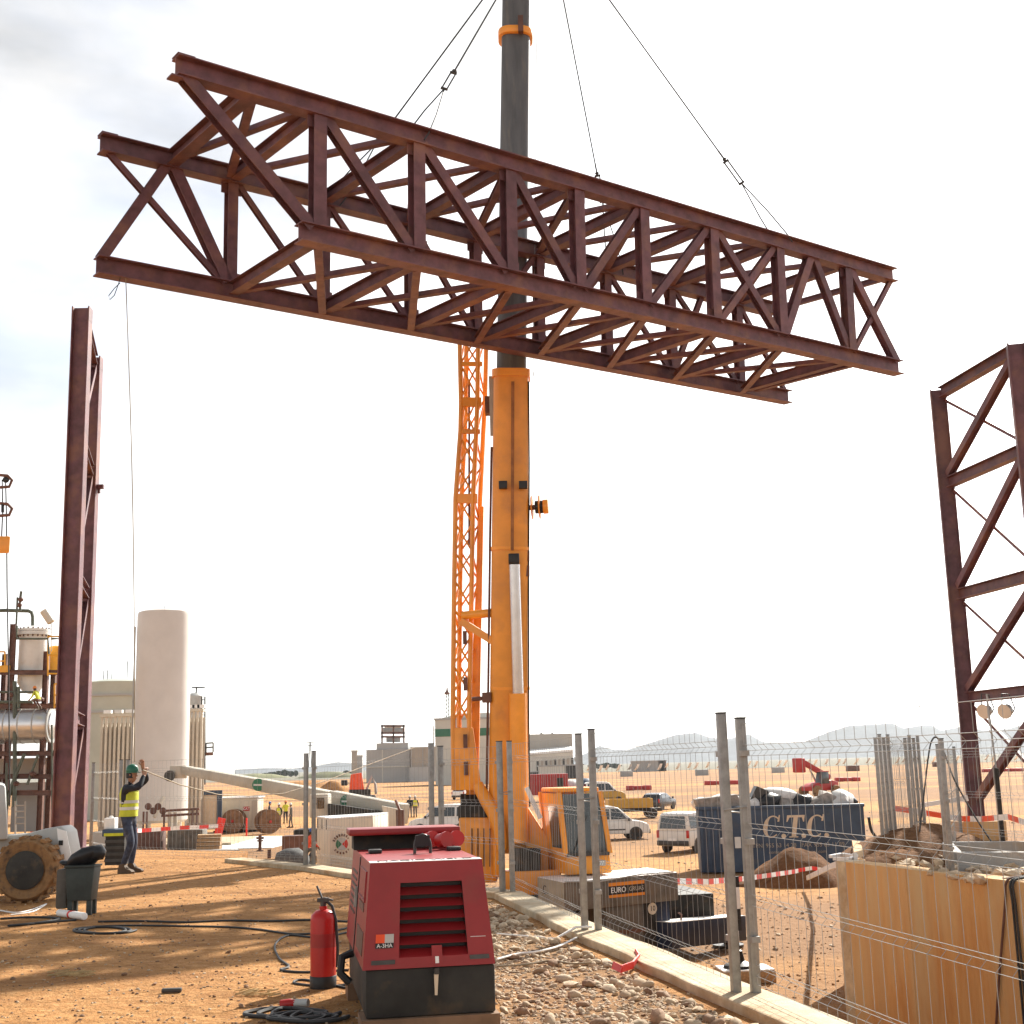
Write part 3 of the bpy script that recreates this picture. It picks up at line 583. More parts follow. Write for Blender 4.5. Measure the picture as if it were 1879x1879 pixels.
for px, Y in ((905, 29.5), (986, 29.6)):
    b = MB(); P = [(905 if px < 940 else 968, 1610), (918 if px < 940 else 1008, 1610), (918 if px < 940 else 1006, 1540), (918 if px < 940 else 968, 1480), (905 if px < 940 else 962, 1500)]
    f = [at(x, y, Y) for x, y in P]; k = [p + V((0, .9, 0)) for p in f]; n_ = len(f); b.add(f + k, [tuple(range(n_)), tuple(range(n_, 2 * n_))[::-1]] + [(i, (i + 1) % n_, n_ + (i + 1) % n_, n_ + i) for i in range(n_)]); cp(b, 'turret_plate', 'crane_orange', bevel=.02)
b = MB(); b.bar(at(966, 1445, 29.2), at(992, 1502, 29.2), .05, .10); cp(b, 'hydraulic_hose', 'white_clean')
b = MB(); b.hexa([at(918, 1645, 29.0), at(1030, 1640, 29.0), at(1030, 1630, 31), at(918, 1635, 31), at(918, 1600, 29.0), at(1030, 1596, 29.0), at(1030, 1590, 31), at(918, 1594, 31)]); cp(b, 'slewing_deck', 'crane_orange', bevel=.03)
b = MB(); b.hexa([at(934, 1603, 29.05), at(992, 1603, 29.05), at(992, 1600, 30), at(934, 1600, 30), at(934, 1556, 29.05), at(992, 1556, 29.05), at(992, 1556, 30), at(934, 1556, 30)]); cp(b, 'boom_foot', 'black_dusty')
b = MB(); b.tube(V((-.2, 30, -1.75)), V((-.2, 30, -1.1)), 1.05, 28); cp(b, 'slew_ring', 'black_dusty')
# driver's cab
C0 = at(1042, 1606, 28.4); cu, cv, cw = V((.945, .26, 0)), V((-.37, 1.3, 0)), V((-.135, .06, 1.70))
bot = [C0, C0 + cu, C0 + cu + cv, C0 + cv]; mid = [p + cw * .24 for p in bot]; top = [C0 + cw, C0 + cw + cu * .93, C0 + cw + cu * .93 + cv * .97, C0 + cw + cv * .97]
b = MB(); b.hexa(bot + mid); cab = cp(b, 'cab', 'crane_orange', bevel=.03)
for i in range(4):
    b = MB(); b.bar(mid[i], top[i], .10 if i != 0 else .09, .10, cu); cp(b, 'pillar', 'crane_orange', cab)
b = MB(); b.hexa(top + [p + V((0, 0, .09)) for p in top]); cp(b, 'roof', 'crane_orange', cab, bevel=.03)
nf = cu.cross(V((0, 0, 1))).normalized(); nl = V((0, 0, 1)).cross(cv).normalized()
b = MB(); panel(b, mid[0] + (mid[1] - mid[0]) * .07 + cw * .015, (mid[1] - mid[0]), top[0] - mid[0], 0, .86, 0, .95, nf, .012); cp(b, 'windscreen', 'glass', cab)
b = MB(); panel(b, mid[3], cu, top[3] - mid[3], .02, .95, 0., .98, -nf, .012); cp(b, 'back_panel', 'crane_orange', cab)
b = MB(); panel(b, mid[0], cv, top[0] - mid[0], .02, .98, .0, .98, nl, .012); cp(b, 'rear_panel', 'crane_orange', cab)
b = MB(); panel(b, mid[0], cv, top[0] - mid[0], .10, .62, .10, .78, nl, .022); cp(b, 'side_window', 'glass_grey', cab)
b = MB(); panel(b, mid[1], cv, top[1] - mid[1], .08, .95, .03, .95, -nl, .012); cp(b, 'side_window', 'glass_grey', cab)
b = MB(); b.box(C0 + cu * .5 + cv * .55 + V((0, 0, .75)), (.5, .5, .75), .25); cp(b, 'seat', 'black', cab, bevel=.06)
b = MB(); panel(b, bot[0], cu, V((0, 0, 1)), .62, .86, .16, .27, nf, .012); cp(b, 'number_plate', 'grey_paint', cab)
for t_, e in (('277', 0),): cp(text_mesh(t_, .10, plane_m4(C0 + cu * .74 + V((0, 0, .215)) + nf * .026, cu, (0, 0, 1))), 'lettering', 'white_clean', cab)
b = MB(); b.bar(mid[0] + nf * .03 + cu * .02, mid[1] + nf * .03 - cu * .02, .05, .07); cp(b, 'windscreen_sill', 'steel_dark', cab)
b = MB(); b.bar(mid[0] + cu * .2 + nf * .03 + V((0, 0, .1)), mid[0] + cu * .5 + nf * .03 + V((0, 0, .8)), .015, .015); cp(b, 'wiper', 'black', cab)
# carrier underneath: chassis, wheels, outriggers, deck locker with the sign
b = MB(); b.box((-.6, 30.3, -1.55), (9.5, 2.1, .55), .2); cp(b, 'chassis', 'black_dusty', bevel=.03)
for i, X in enumerate((-4.6, -2.9, 1.2, 2.6)):
    c = V((X, 29.05 + X * .2, LOW + .62)); wd = V((-.2, -.98, 0))
    b = MB(); b.lathe([(.25, -.02), (.52, -.02), (.6, .06), (.62, .2), (.6, .34), (.52, .42), (.25, .42)], c, -wd, 24); ty = cp(b, 'wheel', 'rubber'); b = MB(); b.lathe([(.0, .06), (.18, .06), (.34, .02), (.36, -.03), (.3, -.03)], c, -wd, 18); cp(b, 'rim', 'rim', ty)
D0 = at(1035, 1620, 27.2); Dr = gp(1243, 1601.5, D0.z); Dl = gp(987, 1610, D0.z); du, dv = Dr - D0, Dl - D0
du.z = dv.z = 0; hz = V((0, 0, -.56)); nfr = du.cross(V((0, 0, 1))).normalized(); nle = V((0, 0, 1)).cross(dv).normalized()
b = MB(); b.hexa([D0 + hz, D0 + hz + du, D0 + hz + du + dv, D0 + hz + dv, D0, D0 + du, D0 + du + dv, D0 + dv]); lock = cp(b, 'deck_locker', 'weight', bevel=.015)
b = MB(); panel(b, D0 + hz, dv, -hz, .01, .99, .02, .99, nle, .012); cp(b, 'locker_end', 'weight_end', lock)
b = MB(); panel(b, D0, du, dv, .0, 1., .0, 1., V((0, 0, 1)), .012); cp(b, 'locker_lid', 'plastic_white', lock)
cp(text_mesh('C', .26, plane_m4(D0 + dv * .72 + hz * .4 + nle * .016, -dv, (0, 0, 1)), .002), 'lettering', 'black', lock)
b = MB(); b.path([D0 + nfr * .03 + V((0, 0, .02)), D0 + du * .3 + nfr * .05 - V((0, 0, .03)), D0 + du * .65 + nfr * .05 + V((0, 0, .04)), D0 + du * .95 + nfr * .03 + V((0, 0, .03))], .014, 6); cp(b, 'grab_rail', 'galv', lock)
sg = V((0, 0, 1)); s0 = D0 + hz * .98
for u0, u1, v0, v1, m_, nm in ((.375, .69, .71, .83, 'sign_orange', 'sign_stripe'), (.375, .69, .30, .40, 'sign_orange', 'sign_stripe'), (.375, .54, .40, .71, 'black', 'sign_panel'), (.54, .69, .40, .71, 'black_dusty', 'sign_panel')):
    b = MB(); panel(b, s0, du, sg * .56, u0, u1, v0, v1, nfr, .012); cp(b, nm, m_, lock)
cp(text_mesh('EURO', .155, plane_m4(s0 + du * .457 + sg * .31 + nfr * .016, du, sg), .002), 'lettering', 'white_clean', lock)
cp(text_mesh('GRUAS', .125, plane_m4(s0 + du * .615 + sg * .31 + nfr * .016, du, sg), .002), 'lettering', 'bld_tan', lock)
z1 = D0 + hz - V((0, 0, .004)); dn = V((0, 0, -1.0))
b = MB(); p = z1 + du * .36 - nfr * .05; b.hexa([p + dn * 1.0, p + du * .32 + dn * 1.0, p + du * .32 + dv * .9 + dn, p + dv * .9 + dn, p, p + du * .32, p + du * .32 + dv * .9, p + dv * .9]); cp(b, 'tool_locker', 'weight', bevel=.01)
b = MB(); panel(b, z1 + du * .38 - nfr * .05, du, dn, 0, .32, .48, .56, nfr, .012); cp(b, 'red_stripe', 'rust_steel')
b = MB(); p = z1 + du * .685 - nfr * .12; b.hexa([p + dn * 1.12, p + du * .13 + dn * 1.12, p + du * .13 + dv * .9 + dn * 1.12, p + dv * .9 + dn * 1.12, p, p + du * .13, p + du * .13 + dv * .9, p + dv * .9]); cp(b, 'outrigger_box', 'black_dusty', bevel=.01)
b = MB(); p = z1 + du * .82 - nfr * .1; b.hexa([p + dn * .86, p + du * .12 + dn * .86, p + du * .12 + dv * .9 + dn * .86, p + dv * .9 + dn * .86, p, p + du * .12, p + du * .12 + dv * .9, p + dv * .9]); cp(b, 'outrigger_box', 'navy', bevel=.01)
b = MB(); p0 = at(1215, 1716, 28.6); p1 = at(1352, 1702, 30.6); b.bar(p0, p1, .5, .52); orr = cp(b, 'outrigger_beam', 'navy', bevel=.01)
b = MB(); b.bar(p0 + V((0, 0, .27)), p1 + V((0, 0, .27)), .5, .012); cp(b, 'beam_top_plate', 'white_paint', orr)
b = MB(); b.tube(p1 + V((-.2, .1, -.25)), V((p1.x - .2, p1.y + .1, LOW + .06)), .1, 12); b.lathe([(.35, 0), (.35, .06)], V((p1.x - .2, p1.y + .1, LOW + .005)), n=20); cp(b, 'jack_leg', 'steel_dark', orr)
b = MB(); b.path([z1 + du * .99 + dn * .25, z1 + du * 1.02 + dn * .3, z1 + du * 1.01 + dn * .45], .02, 6); cp(b, 'air_coupling', 'rust_steel')
for c, m_ in ((z1 + du * .77 + dn * .12 - nfr * .08, 'white_paint'), (D0 + hz * 1.25 - du * .0 - nfr * .1, 'white_paint')):
    b = MB(); b.lathe([(.0, 0), (.12, 0), (.12, .012), (.0, .012)], c + nfr * .02, nfr, 20); dsc = cp(b, 'load_disc', 'cream_paint')
    cp(text_mesh('10', .15, plane_m4(c + nfr * .036, du, sg), .002), 'lettering', 'black', dsc)
# ================================================================== FOREGROUND
# ---- red welding generator
gy = R(10.5); GR = Matrix.Rotation(gy, 3, 'Z'); G0 = V((-.995, 8.45, 0))       # front left bottom corner; local x to the right, y to the back
gen = thing('welding_generator', 'red louvred welding generator on a black tank base in the foreground', 'generator', G0, gy, world=False)
W0, W1, LB_, LT = .83, .715, 1.80, 1.80
zt, zb, zs = 1.045, .41, .12
def gb(b, name, mat, parent=gen, **k): return b.build(name, mat, parent, **k)
xl0, xr0, xl1, xr1, yf0, yf1 = 0., W0, .055, .055 + W1, 0., .07
F = lambda u, v: V((lerp(lerp(xl0, xl1, v), lerp(xr0, xr1, v), u), lerp(yf0, yf1, v), lerp(zb, zt, v)))        # front face
Bk = lambda u, v: V((lerp(lerp(xl0, xl1, v), lerp(xr0, xr1, v), u), LB_, lerp(zb, zt, v)))
u0, u1, v0, v1 = .27, .80, .10, .80
b = MB()
us, vs_ = [0, u0, u1, 1], [0, v0, v1, 1]
for i in range(3):
    for j in range(3):
        if i == 1 and j == 1: continue
        b.quad(F(us[i], vs_[j]), F(us[i + 1], vs_[j]), F(us[i + 1], vs_[j + 1]), F(us[i], vs_[j + 1]))
b.quad(F(0, 0), F(0, 1), Bk(0, 1), Bk(0, 0)); b.quad(F(1, 0), Bk(1, 0), Bk(1, 1), F(1, 1)); b.quad(Bk(0, 0), Bk(0, 1), Bk(1, 1), Bk(1, 0)); b.quad(F(0, 1), F(1, 1), Bk(1, 1), Bk(0, 1)); b.quad(F(0, 0), Bk(0, 0), Bk(1, 0), F(1, 0))
gb(b, 'body', 'red_paint', smooth=0, bevel=.010)
dp = V((0, .10, 0)); b = MB(); q = [F(u0, v0), F(u1, v0), F(u1, v1), F(u0, v1)]
for i in range(4): b.quad(q[i], q[(i + 1) % 4], q[(i + 1) % 4] + dp, q[i] + dp)
b.quad(*[p + dp for p in q]); gb(b, 'louvre_recess', 'black', smooth=0)
nS = 6
for i in range(nS):
    va, vb = lerp(v0, v1, (i + .0) / nS), lerp(v0, v1, (i + .50) / nS)
    b = MB(); a, c, d_, e = F(u0, va), F(u1, va), F(u1, vb), F(u0, vb); th = V((0, .014, .006)); ins = V((0, .06, 0))
    b.hexa([a, c, c + th, a + th, e + ins, d_ + ins, d_ + ins + th, e + ins + th]); gb(b, 'louvre_slat', 'red_paint', smooth=0)
b = MB(); m0 = F(.52, v0); b.hexa([F(.52, .02) + V((0, -.003, 0)), F(.60, .02) + V((0, -.003, 0)), F(.60, .02) + V((0, .01, 0)), F(.52, .02) + V((0, .01, 0)), F(.52, v0 + .1) + V((0, -.003, 0)), F(.60, v0 + .1) + V((0, -.003, 0)), F(.60, v0 + .1) + V((0, .01, 0)), F(.52, v0 + .1) + V((0, .01, 0))]); gb(b, 'latch_plate', 'red_paint', smooth=0)
def fpan(ua, ub, va, vb, name, mat, th=.006, parent=gen):
    b = MB(); p = [F(ua, va), F(ub, va), F(ub, vb), F(ua, vb)]; n = V((0, -th, 0)); b.hexa(p + [x + n for x in p]); return gb(b, name, mat, parent, smooth=0)
fpan(.06, .24, .045, .085, 'grab_slot', 'steel_dark'); fpan(.81, .96, .055, .095, 'grab_slot', 'steel_dark')
fpan(.085, .155, .245, .325, 'sticker', 'hivis_orange'); fpan(.155, .225, .245, .325, 'sticker', 'grey_paint'); st = fpan(.085, .225, .195, .243, 'sticker', 'black')
gb(text_mesh('A-3HA', .034, plane_m4(F(.155, .219) + V((0, -.009, 0)), (1, 0, 0), (0, .11, 1)), .001), 'lettering', 'white_clean', st)
fpan(.83, .95, .262, .267, 'scratch', 'white_clean', .002)
fpan(.545, .572, .035, .098, 'caution_label', 'tape_white', .007)
b = MB(); b.ext([(-.014, -.004), (.014, -.004), (.014, .004), (-.014, .004)], V((.455, -.012, .37)), V((.452, -.014, .245)), V((0, 1, 0)), [(-.008, -.004), (.008, -.004), (.008, .004), (-.008, .004)]); gb(b, 'latch_handle', 'lettering')
b = MB(); b.box((.458, -.01, .385), (.03, .02, .035)); gb(b, 'latch_hinge', 'steel_dark')
# top: white strip with letter marks, hinges, lifting eye, raised cover
b = MB(); tl, tr_ = F(0, 1), F(1, 1); up = V((0, 0, .003)); b.hexa([tl, tr_, tr_ + V((0, .14, 0)), tl + V((0, .14, 0)), tl + up, tr_ + up, tr_ + V((0, .14, 0)) + up, tl + V((0, .14, 0)) + up]); gb(b, 'name_strip', 'white_clean', smooth=0)
gb(text_mesh('MAGIC WELD', .10, plane_m4(V((.41, .145, zt + .005)), (1, 0, 0), (0, 1, 0)), .001), 'lettering', 'black')
for x in (.16, .72): b = MB(); b.box((x, 1.05, zt + .014), (.09, .12, .026)); gb(b, 'hinge', 'black', bevel=.006)
b = MB(); b.path([V((.42, .85, zt)), V((.42, .85, zt + .05))] + [V((.475 - .055 * math.cos(a), .85, zt + .05 + .075 * math.sin(a))) for a in [math.pi * i / 8 for i in range(9)]] + [V((.53, .85, zt + .05)), V((.53, .85, zt))], .011, 8); gb(b, 'lifting_eye', 'steel_dark')
b = MB(); b.box((.475, .85, zt + .085), (.10, .03, .075)); gb(b, 'lifting_eye_web', 'black')
b = MB(); b.hexa([V((.04, 1.50, zt)), V((.79, 1.50, zt)), V((.79, 1.79, zt)), V((.04, 1.79, zt)), V((.04, 1.60, zt + .10)), V((.79, 1.60, zt + .10)), V((.79, 1.79, zt + .10)), V((.04, 1.79, zt + .10))]); gb(b, 'control_panel', 'black_dusty', smooth=0)
b = MB(); b.hexa([V((.0, 1.42, zt + .105)), V((.82, 1.42, zt + .105)), V((.82, 1.80, zt + .105)), V((.0, 1.80, zt + .105)), V((.0, 1.42, zt + .15)), V((.82, 1.42, zt + .15)), V((.82, 1.80, zt + .15)), V((.0, 1.80, zt + .15))]); gb(b, 'cover', 'red_paint', bevel=.008)
for x, y, a in ((.575, 1.34, .5), (.655, 1.18, -.2), (.76, 1.30, 1.2)):
    b = MB(); ax = V((math.cos(a) * .5, -math.sin(1.0), .1)); b.lathe([(.0, -.05), (.042, -.05), (.05, -.03), (.05, .03), (.058, .035), (.058, .06), (.0, .06)], V((x, y, zt + .066)), ax, 16); gb(b, 'red_socket', 'red_bright')
# left side: door seam, frame mouldings, vents
def Ls(t, v): return lerp(F(0, v), Bk(0, v), t)
def lpan(t0, t1, va, vb, name, mat, th=.006):
    b = MB(); p = [Ls(t0, va), Ls(t1, va), Ls(t1, vb), Ls(t0, vb)]; n = V((-th, 0, 0)); b.hexa(p + [x + n for x in p]); gb(b, name, mat, smooth=0)
lpan(.49, .51, .0, .98, 'door_seam', 'black'); lpan(.52, .545, .45, .66, 'door_handle', 'galv', .02)
lpan(.12, .42, .60, .62, 'moulding', 'red_paint', .01); lpan(.12, .42, .88, .90, 'moulding', 'red_paint', .01); lpan(.10, .12, .60, .90, 'moulding', 'red_paint', .01)
lpan(.14, .38, .50, .58, 'data_label', 'rust_steel'); lpan(.08, .40, .10, .32, 'data_label', 'rust_steel', .004)
for i in range(7): lpan(.62, .90, .35 + i * .07, .375 + i * .07, 'vent_slot', 'black', .004)
b = MB(); b.bb(.02, W0 - .0, .02, LB_ - .02, zs, zb - .004); gb(b, 'fuel_tank', 'black_dusty', bevel=.012)
b = MB(); b.path([V((-.02, .75, .42)), V((-.09, .72, .40)), V((-.10, .70, .30)), V((-.04, .68, .24))], .028, 8); gb(b, 'fuel_filler', 'black')
for ya, yb in ((-.02, .30), (1.45, 1.78)): b = MB(); b.bb(-.01, W0 + .02, ya, yb, .0, zs - .003); gb(b, 'skid', 'wood_drum')
# ---- fire extinguisher
E0 = gp(593, 1812); ext = thing('fire_extinguisher', 'red fire extinguisher standing left of the red generator', 'fire extinguisher', E0)
b = MB(); b.lathe([(.085, .075), (.098, .09), (.098, .50), (.092, .535), (.06, .565), (.03, .575), (.03, .60)], E0, n=28); eb = b.build('cylinder', 'red_bright', ext)
b = MB(); b.lathe([(.10, .0), (.102, .01), (.102, .085), (.098, .09)], E0, n=28); b.build('foot_ring', 'black', ext)
b = MB(); b.tube(E0 + V((0, 0, .59)), E0 + V((0, 0, .64)), .024, 10); b.box(E0 + V((.0, 0, .645)), (.09, .04, .03)); vv = b.build('valve', 'steel_dark', ext)
b = MB(); b.bar(E0 + V((-.01, 0, .66)), E0 + V((-.05, 0, .75)), .02, .014); b.bar(E0 + V((.0, 0, .66)), E0 + V((.075, 0, .64)), .02, .014); b.build('lever', 'steel_dark', vv)
b = MB(); b.path([E0 + V((.03, 0, .63)), E0 + V((.07, -.02, .60)), E0 + V((.10, -.03, .5)), E0 + V((.115, -.03, .3)), E0 + V((.112, -.03, .15))], .012, 8); b.build('hose', 'black', ext)
b = MB(); b.lathe([(.0985, .30), (.0992, .30), (.0992, .40), (.0985, .40)], E0, n=28); b.build('instruction_band', 'red_paint', ext)
# ---- cables on the ground
def cable(name, pts, r, mat, label, cat='cable', z=None):
    q = []; pts = [V(p) for p in pts]
    for i in range(len(pts) - 1):
        p0, p1, p2, p3 = pts[max(i - 1, 0)], pts[i], pts[i + 1], pts[min(i + 2, len(pts) - 1)]
        for k in range(6):
            t = k / 6; q.append(.5 * ((2 * p1) + (p2 - p0) * t + (2 * p0 - 5 * p1 + 4 * p2 - p3) * t * t + (3 * p1 - p0 - 3 * p2 + p3) * t ** 3))
    q.append(pts[-1]); b = MB(); b.path(q, r, 6); return solo(name, b, mat, label, cat)
def gl(pix, r, z=0.): return [gp(x, y, z) + V((0, 0, r)) for x, y in pix]
cable('power_cable', gl([(180, 1693), (260, 1692), (340, 1694), (420, 1691), (500, 1692), (570, 1690), (640, 1693)], .012), .012, 'cable', 'black cable lying straight across the yard behind the extinguisher')
cable('power_cable', gl([(170, 1702), (240, 1700), (330, 1701), (420, 1703), (480, 1708), (540, 1716), (600, 1712), (640, 1704)], .011), .011, 'cable', 'black cable bowing across the yard nearest the extinguisher')
cable('welding_cable', gl([(640, 1712), (585, 1722), (530, 1718), (505, 1735), (512, 1760), (530, 1775), (515, 1782), (560, 1786), (640, 1782)], .010), .010, 'cable', 'looped dark cable winding around the fire extinguisher')
cable('welding_cable', gl([(636, 1815), (560, 1800), (540, 1806), (600, 1812), (650, 1806)], .009), .009, 'cable', 'short cable curling in front of the fire extinguisher')
cable('earth_cable', gl([(912, 1762), (950, 1752), (985, 1748), (1025, 1738), (1060, 1722), (1084, 1718)], .009, .03), .009, 'plastic_white', 'pale cable running from the generator over the gravel to the fence post')
cable('earth_cable', gl([(912, 1775), (960, 1772), (1010, 1765), (1050, 1770), (1085, 1768)], .008, .03), .008, 'rope', 'thin tan cable lying on the gravel right of the generator')
cable('earth_cable', gl([(912, 1715), (950, 1718), (1000, 1722)], .008, .03), .008, 'plastic_white', 'short pale cable on the gravel behind the generator')
for k, (cx, cy, rx, ry, lb) in enumerate(((530, 1862, 95, 9, 'coil of black cable in the shade at the bottom edge'), (560, 1870, 80, 8, 'second coil of black cable lying against the first at the bottom edge'))):
    pts = [(cx + rx * (1 - .03 * i) * math.cos(i * .7), cy + ry * math.sin(i * .7) + (i % 3)) for i in range(26)]
    cable('cable_coil', gl(pts, .014 + .003 * k), .014, 'cable', lb, 'cable')
b = MB(); q = gp(528, 1850); ax = V((.9, -.2, .1)); b.lathe([(.0, -.05), (.03, -.05), (.032, .02), (.026, .03), (.026, .06), (.0, .06)], q + V((0, 0, .03)), ax, 14); pl = solo('power_plug', b, 'red_bright', 'red cable plug lying on the black coil at the bottom edge', 'plug')
b = MB(); b.tube(q + V((.05, -.01, .035)), q + V((.15, -.04, .04)), .027, 12); b.build('socket', 'grey_paint', pl)
pts = [(190 + 60 * (1 - .02 * i) * math.cos(i * .8), 1709 + 6 * math.sin(i * .8)) for i in range(22)]
cable('cable_coil', gl(pts, .013), .013, 'cable', 'coil of dark cable in the truss shadow below the bin', 'cable')
cable('power_cable', gl([(0, 1688), (60, 1685), (110, 1688), (60, 1697), (15, 1701), (70, 1696), (140, 1690)], .014), .014, 'cable', 'thick dark cable snaking under the big wheel at the left edge')
cable('power_cable', gl([(0, 1672), (30, 1676), (60, 1670), (85, 1660), (60, 1674), (20, 1680)], .009), .009, 'plastic_white', 'pale tangled wires on the ground beside the big tyre')
# ---- litter on the ground
b = MB(); q = gp(315, 1822) + V((0, 0, .02)); b.box(q, (.15, .05, .03), .1); solo('dark_offcut', b, 'steel_dark', 'short dark metal offcut lying on the sunlit dirt', 'offcut', bevel=.008)
b = MB(); b.tube(gp(108, 1682) + V((0, 0, .045)), gp(155, 1689) + V((0, 0, .045)), .042, 14); bt = solo('plastic_bottle', b, 'plastic_white', 'white plastic bottle with red band lying under the bin', 'bottle', bevel=.008)
b = MB(); b.tube(gp(128, 1685) + V((0, 0, .045)), gp(136, 1686) + V((0, 0, .045)), .0435, 14); b.build('label_band', 'tape_red', bt)
b = MB(); r3 = random.Random(3)
for i in range(46): p = gp(120 + r3.uniform(-35, 35), 1789 + r3.uniform(-5, 5)); a = r3.uniform(-.5, .5); b.bar(p + V((0, 0, .008)), p + V((.1 * math.cos(a), .1 * math.sin(a), .02)), .006, .006)
tag(stuff(solo('dry_weeds', b, 'straw', 'little patch of dry weeds on the sunlit dirt at left', 'weeds')), 'little patch of dry weeds on the sunlit dirt at left', 'weeds')
b = MB()
for i in range(40): p = gp(460 + r3.uniform(-30, 40), 1826 + r3.uniform(-6, 4)); a = r3.uniform(-.6, .6); b.bar(p + V((0, 0, .008)), p + V((.09 * math.cos(a), .09 * math.sin(a), .025)), .006, .006)
tag(stuff(solo('dry_weeds', b, 'straw', 'dry twigs at the edge of the generator shadow', 'weeds')), 'dry twigs at the edge of the generator shadow', 'weeds')
b = MB(); pts = gl([(1125, 1776), (1140, 1783), (1160, 1776), (1172, 1762), (1166, 1752)], .02, .05)
for p, q in zip(pts[:-1], pts[1:]): b.bar(p, q + (q - p) * .1, .012, .055, V((.3, .3, 1)))
solo('tape_scrap', b, 'tape_red', 'crumpled red tape scrap hanging off the kerb', 'tape')
# ---- temporary mesh fence
def fence(p, q, label, h=1.86, z0=.07, group='wire mesh fence panels along the kerb', h2=None, pr=.031):
    p, q = V((p.x, p.y, z0)), V((q.x, q.y, z0)); d = q - p; Ln = d.length; d.normalize(); nn = V((-d.y, d.x, 0)); t = thing('mesh_fence', label, 'fence', p, group=group); hs = (h, h2 or h)
    for e, hh, s_ in ((p, hs[0], 1), (q, hs[1], -1)):
        b = MB(); e2 = e + d * .035 * s_; b.bar(e2 - V((0, 0, .06)), e2 + V((0, 0, hh)), pr * 2, pr * 2, d); ps = b.build('post', 'galv', t, bevel=.006); b = MB(); b.box(e2 + V((0, 0, hh + .006)), (pr * 2.1, pr * 2.1, .012), math.atan2(d.y, d.x)); b.build('cap', 'steel_dark', ps)
        for z in (.35, 1.0, 1.6): b = MB(); b.box(e2 + d * s_ * .045 + V((0, 0, z)), (.05, .06, .04), math.atan2(d.y, d.x)); b.build('clip', 'galv', ps)
    hk = h / 2.0; b = MB(); zs_ = [k_ * hk for k_ in [.06, .12, .16, .20, .26, .62, .66, .70, .76, 1.14, 1.18, 1.22, 1.28, 1.72, 1.76, 1.80, 1.86, 1.96]]; fold = {2: .035, 6: .035, 10: .035, 14: .035}; n = int((Ln - .12) / .13)
    for i in range(n + 1):
        c = p + d * (.08 + (Ln - .16) * i / n); sag = .006 * math.sin(i * 1.3)
        b.path([c + nn * (fold.get(j, 0) + sag) + V((0, 0, z)) for j, z in enumerate(zs_)], .0019, 3)
    for j, z in enumerate(zs_):
        if j in (0, 1, 2, 3, 5, 6, 7, 9, 10, 11, 13, 14, 15, 17): b.tube(p + d * .04 + nn * fold.get(j, 0) + V((0, 0, z)), q - d * .04 + nn * fold.get(j, 0) + V((0, 0, z)), .0022, 3)
    stuff(b.build('wire_mesh', 'wire', t, smooth=0)); return t
FP = [V((-9.3, 28.9, 0)), V((-7.85, 26.5, 0)), gp(568, 1594), V((-1.15, 18.5, 0)), gp(932, 1646), gp(1086, 1720), gp(1370, 1840), V((2.42, 5.2, 0))]
fl = ['mesh fence panel between the left steel frame and the worker', 'mesh fence panel ending at the dark lone post in front of the white truck', 'mesh fence panel behind the red generator', 'mesh fence panel right behind the generator, in front of the crane jib',
      'mesh fence panel in front of the crane cab', 'mesh fence panel in front of the striped marker post and sandy ground', 'nearest mesh fence panel, in front of the stained concrete wall']
for i, (a, c) in enumerate(zip(FP[:-1], FP[1:])):
    d = (c - a).normalized(); ns = V((-d.y, d.x, 0)); ns = ns if ns.x > 0 else -ns; fence(a + ns * .058, c - ns * .058, fl[i], h=1.86 + .02 * ((i * 7) % 3 - 1), h2=1.86 + .02 * ((i * 5 + 1) % 3 - 1))
b = MB(); q = FP[5]; b.path([q + V((.0, -.04, .10)), q + V((-.15, -.1, .11)), q + V((-.35, -.2, .02)), q + V((-.42, -.25, .03))], .012, 6); solo('binding_wire', b, 'plastic_white', 'pale wire tied round the foot of the fence post by the crane', 'wire')
for i, q in enumerate((FP[4], FP[5], FP[6])):
    b = MB(); z = V((0, 0, 1.25)); b.path([q + z + V((.09 * math.cos(a), .09 * math.sin(a), .01 * a)) for a in [k * .7 for k in range(10)]], .006, 5)
    solo('fence_tie', b, 'galv', ['wire tie joining the fence posts nearest the generator', 'wire tie joining the fence posts in front of the cab', 'wire tie joining the nearest pair of fence posts'][i], 'tie', 'wire ties on the fence posts')
# ---- striped marker post on a block
D = gp(1367, 1800, LOW); m = thing('marker_post', 'black and white striped marker post standing on a block behind the fence', 'marker post', D)
b = MB(); b.box(D + V((0, 0, .11)), (1.02, .75, .22), .1); b.build('base_block', 'wood', m, bevel=.02)
b = MB(); b.box(D + V((0, 0, .235)), (.98, .7, .025), .1); b.build('block_top', 'white_clean', m)
b = MB(); b.lathe([(.3, 0), (.28, .05), (.12, .12), (.08, .3), (.05, .32)], D + V((-.1, 0, .25)), n=16); b.build('foot', 'black', m)
for i in range(7):
    b = MB(); z = .52 + i * .2; b.box(D + V((-.11, 0, z + .1)), (.20 if i > 1 else .08, .06, .198)); b.build('stripe', ['black', 'tape_white', 'black', 'black', 'tape_white', 'tape_white', 'black'][i], m)
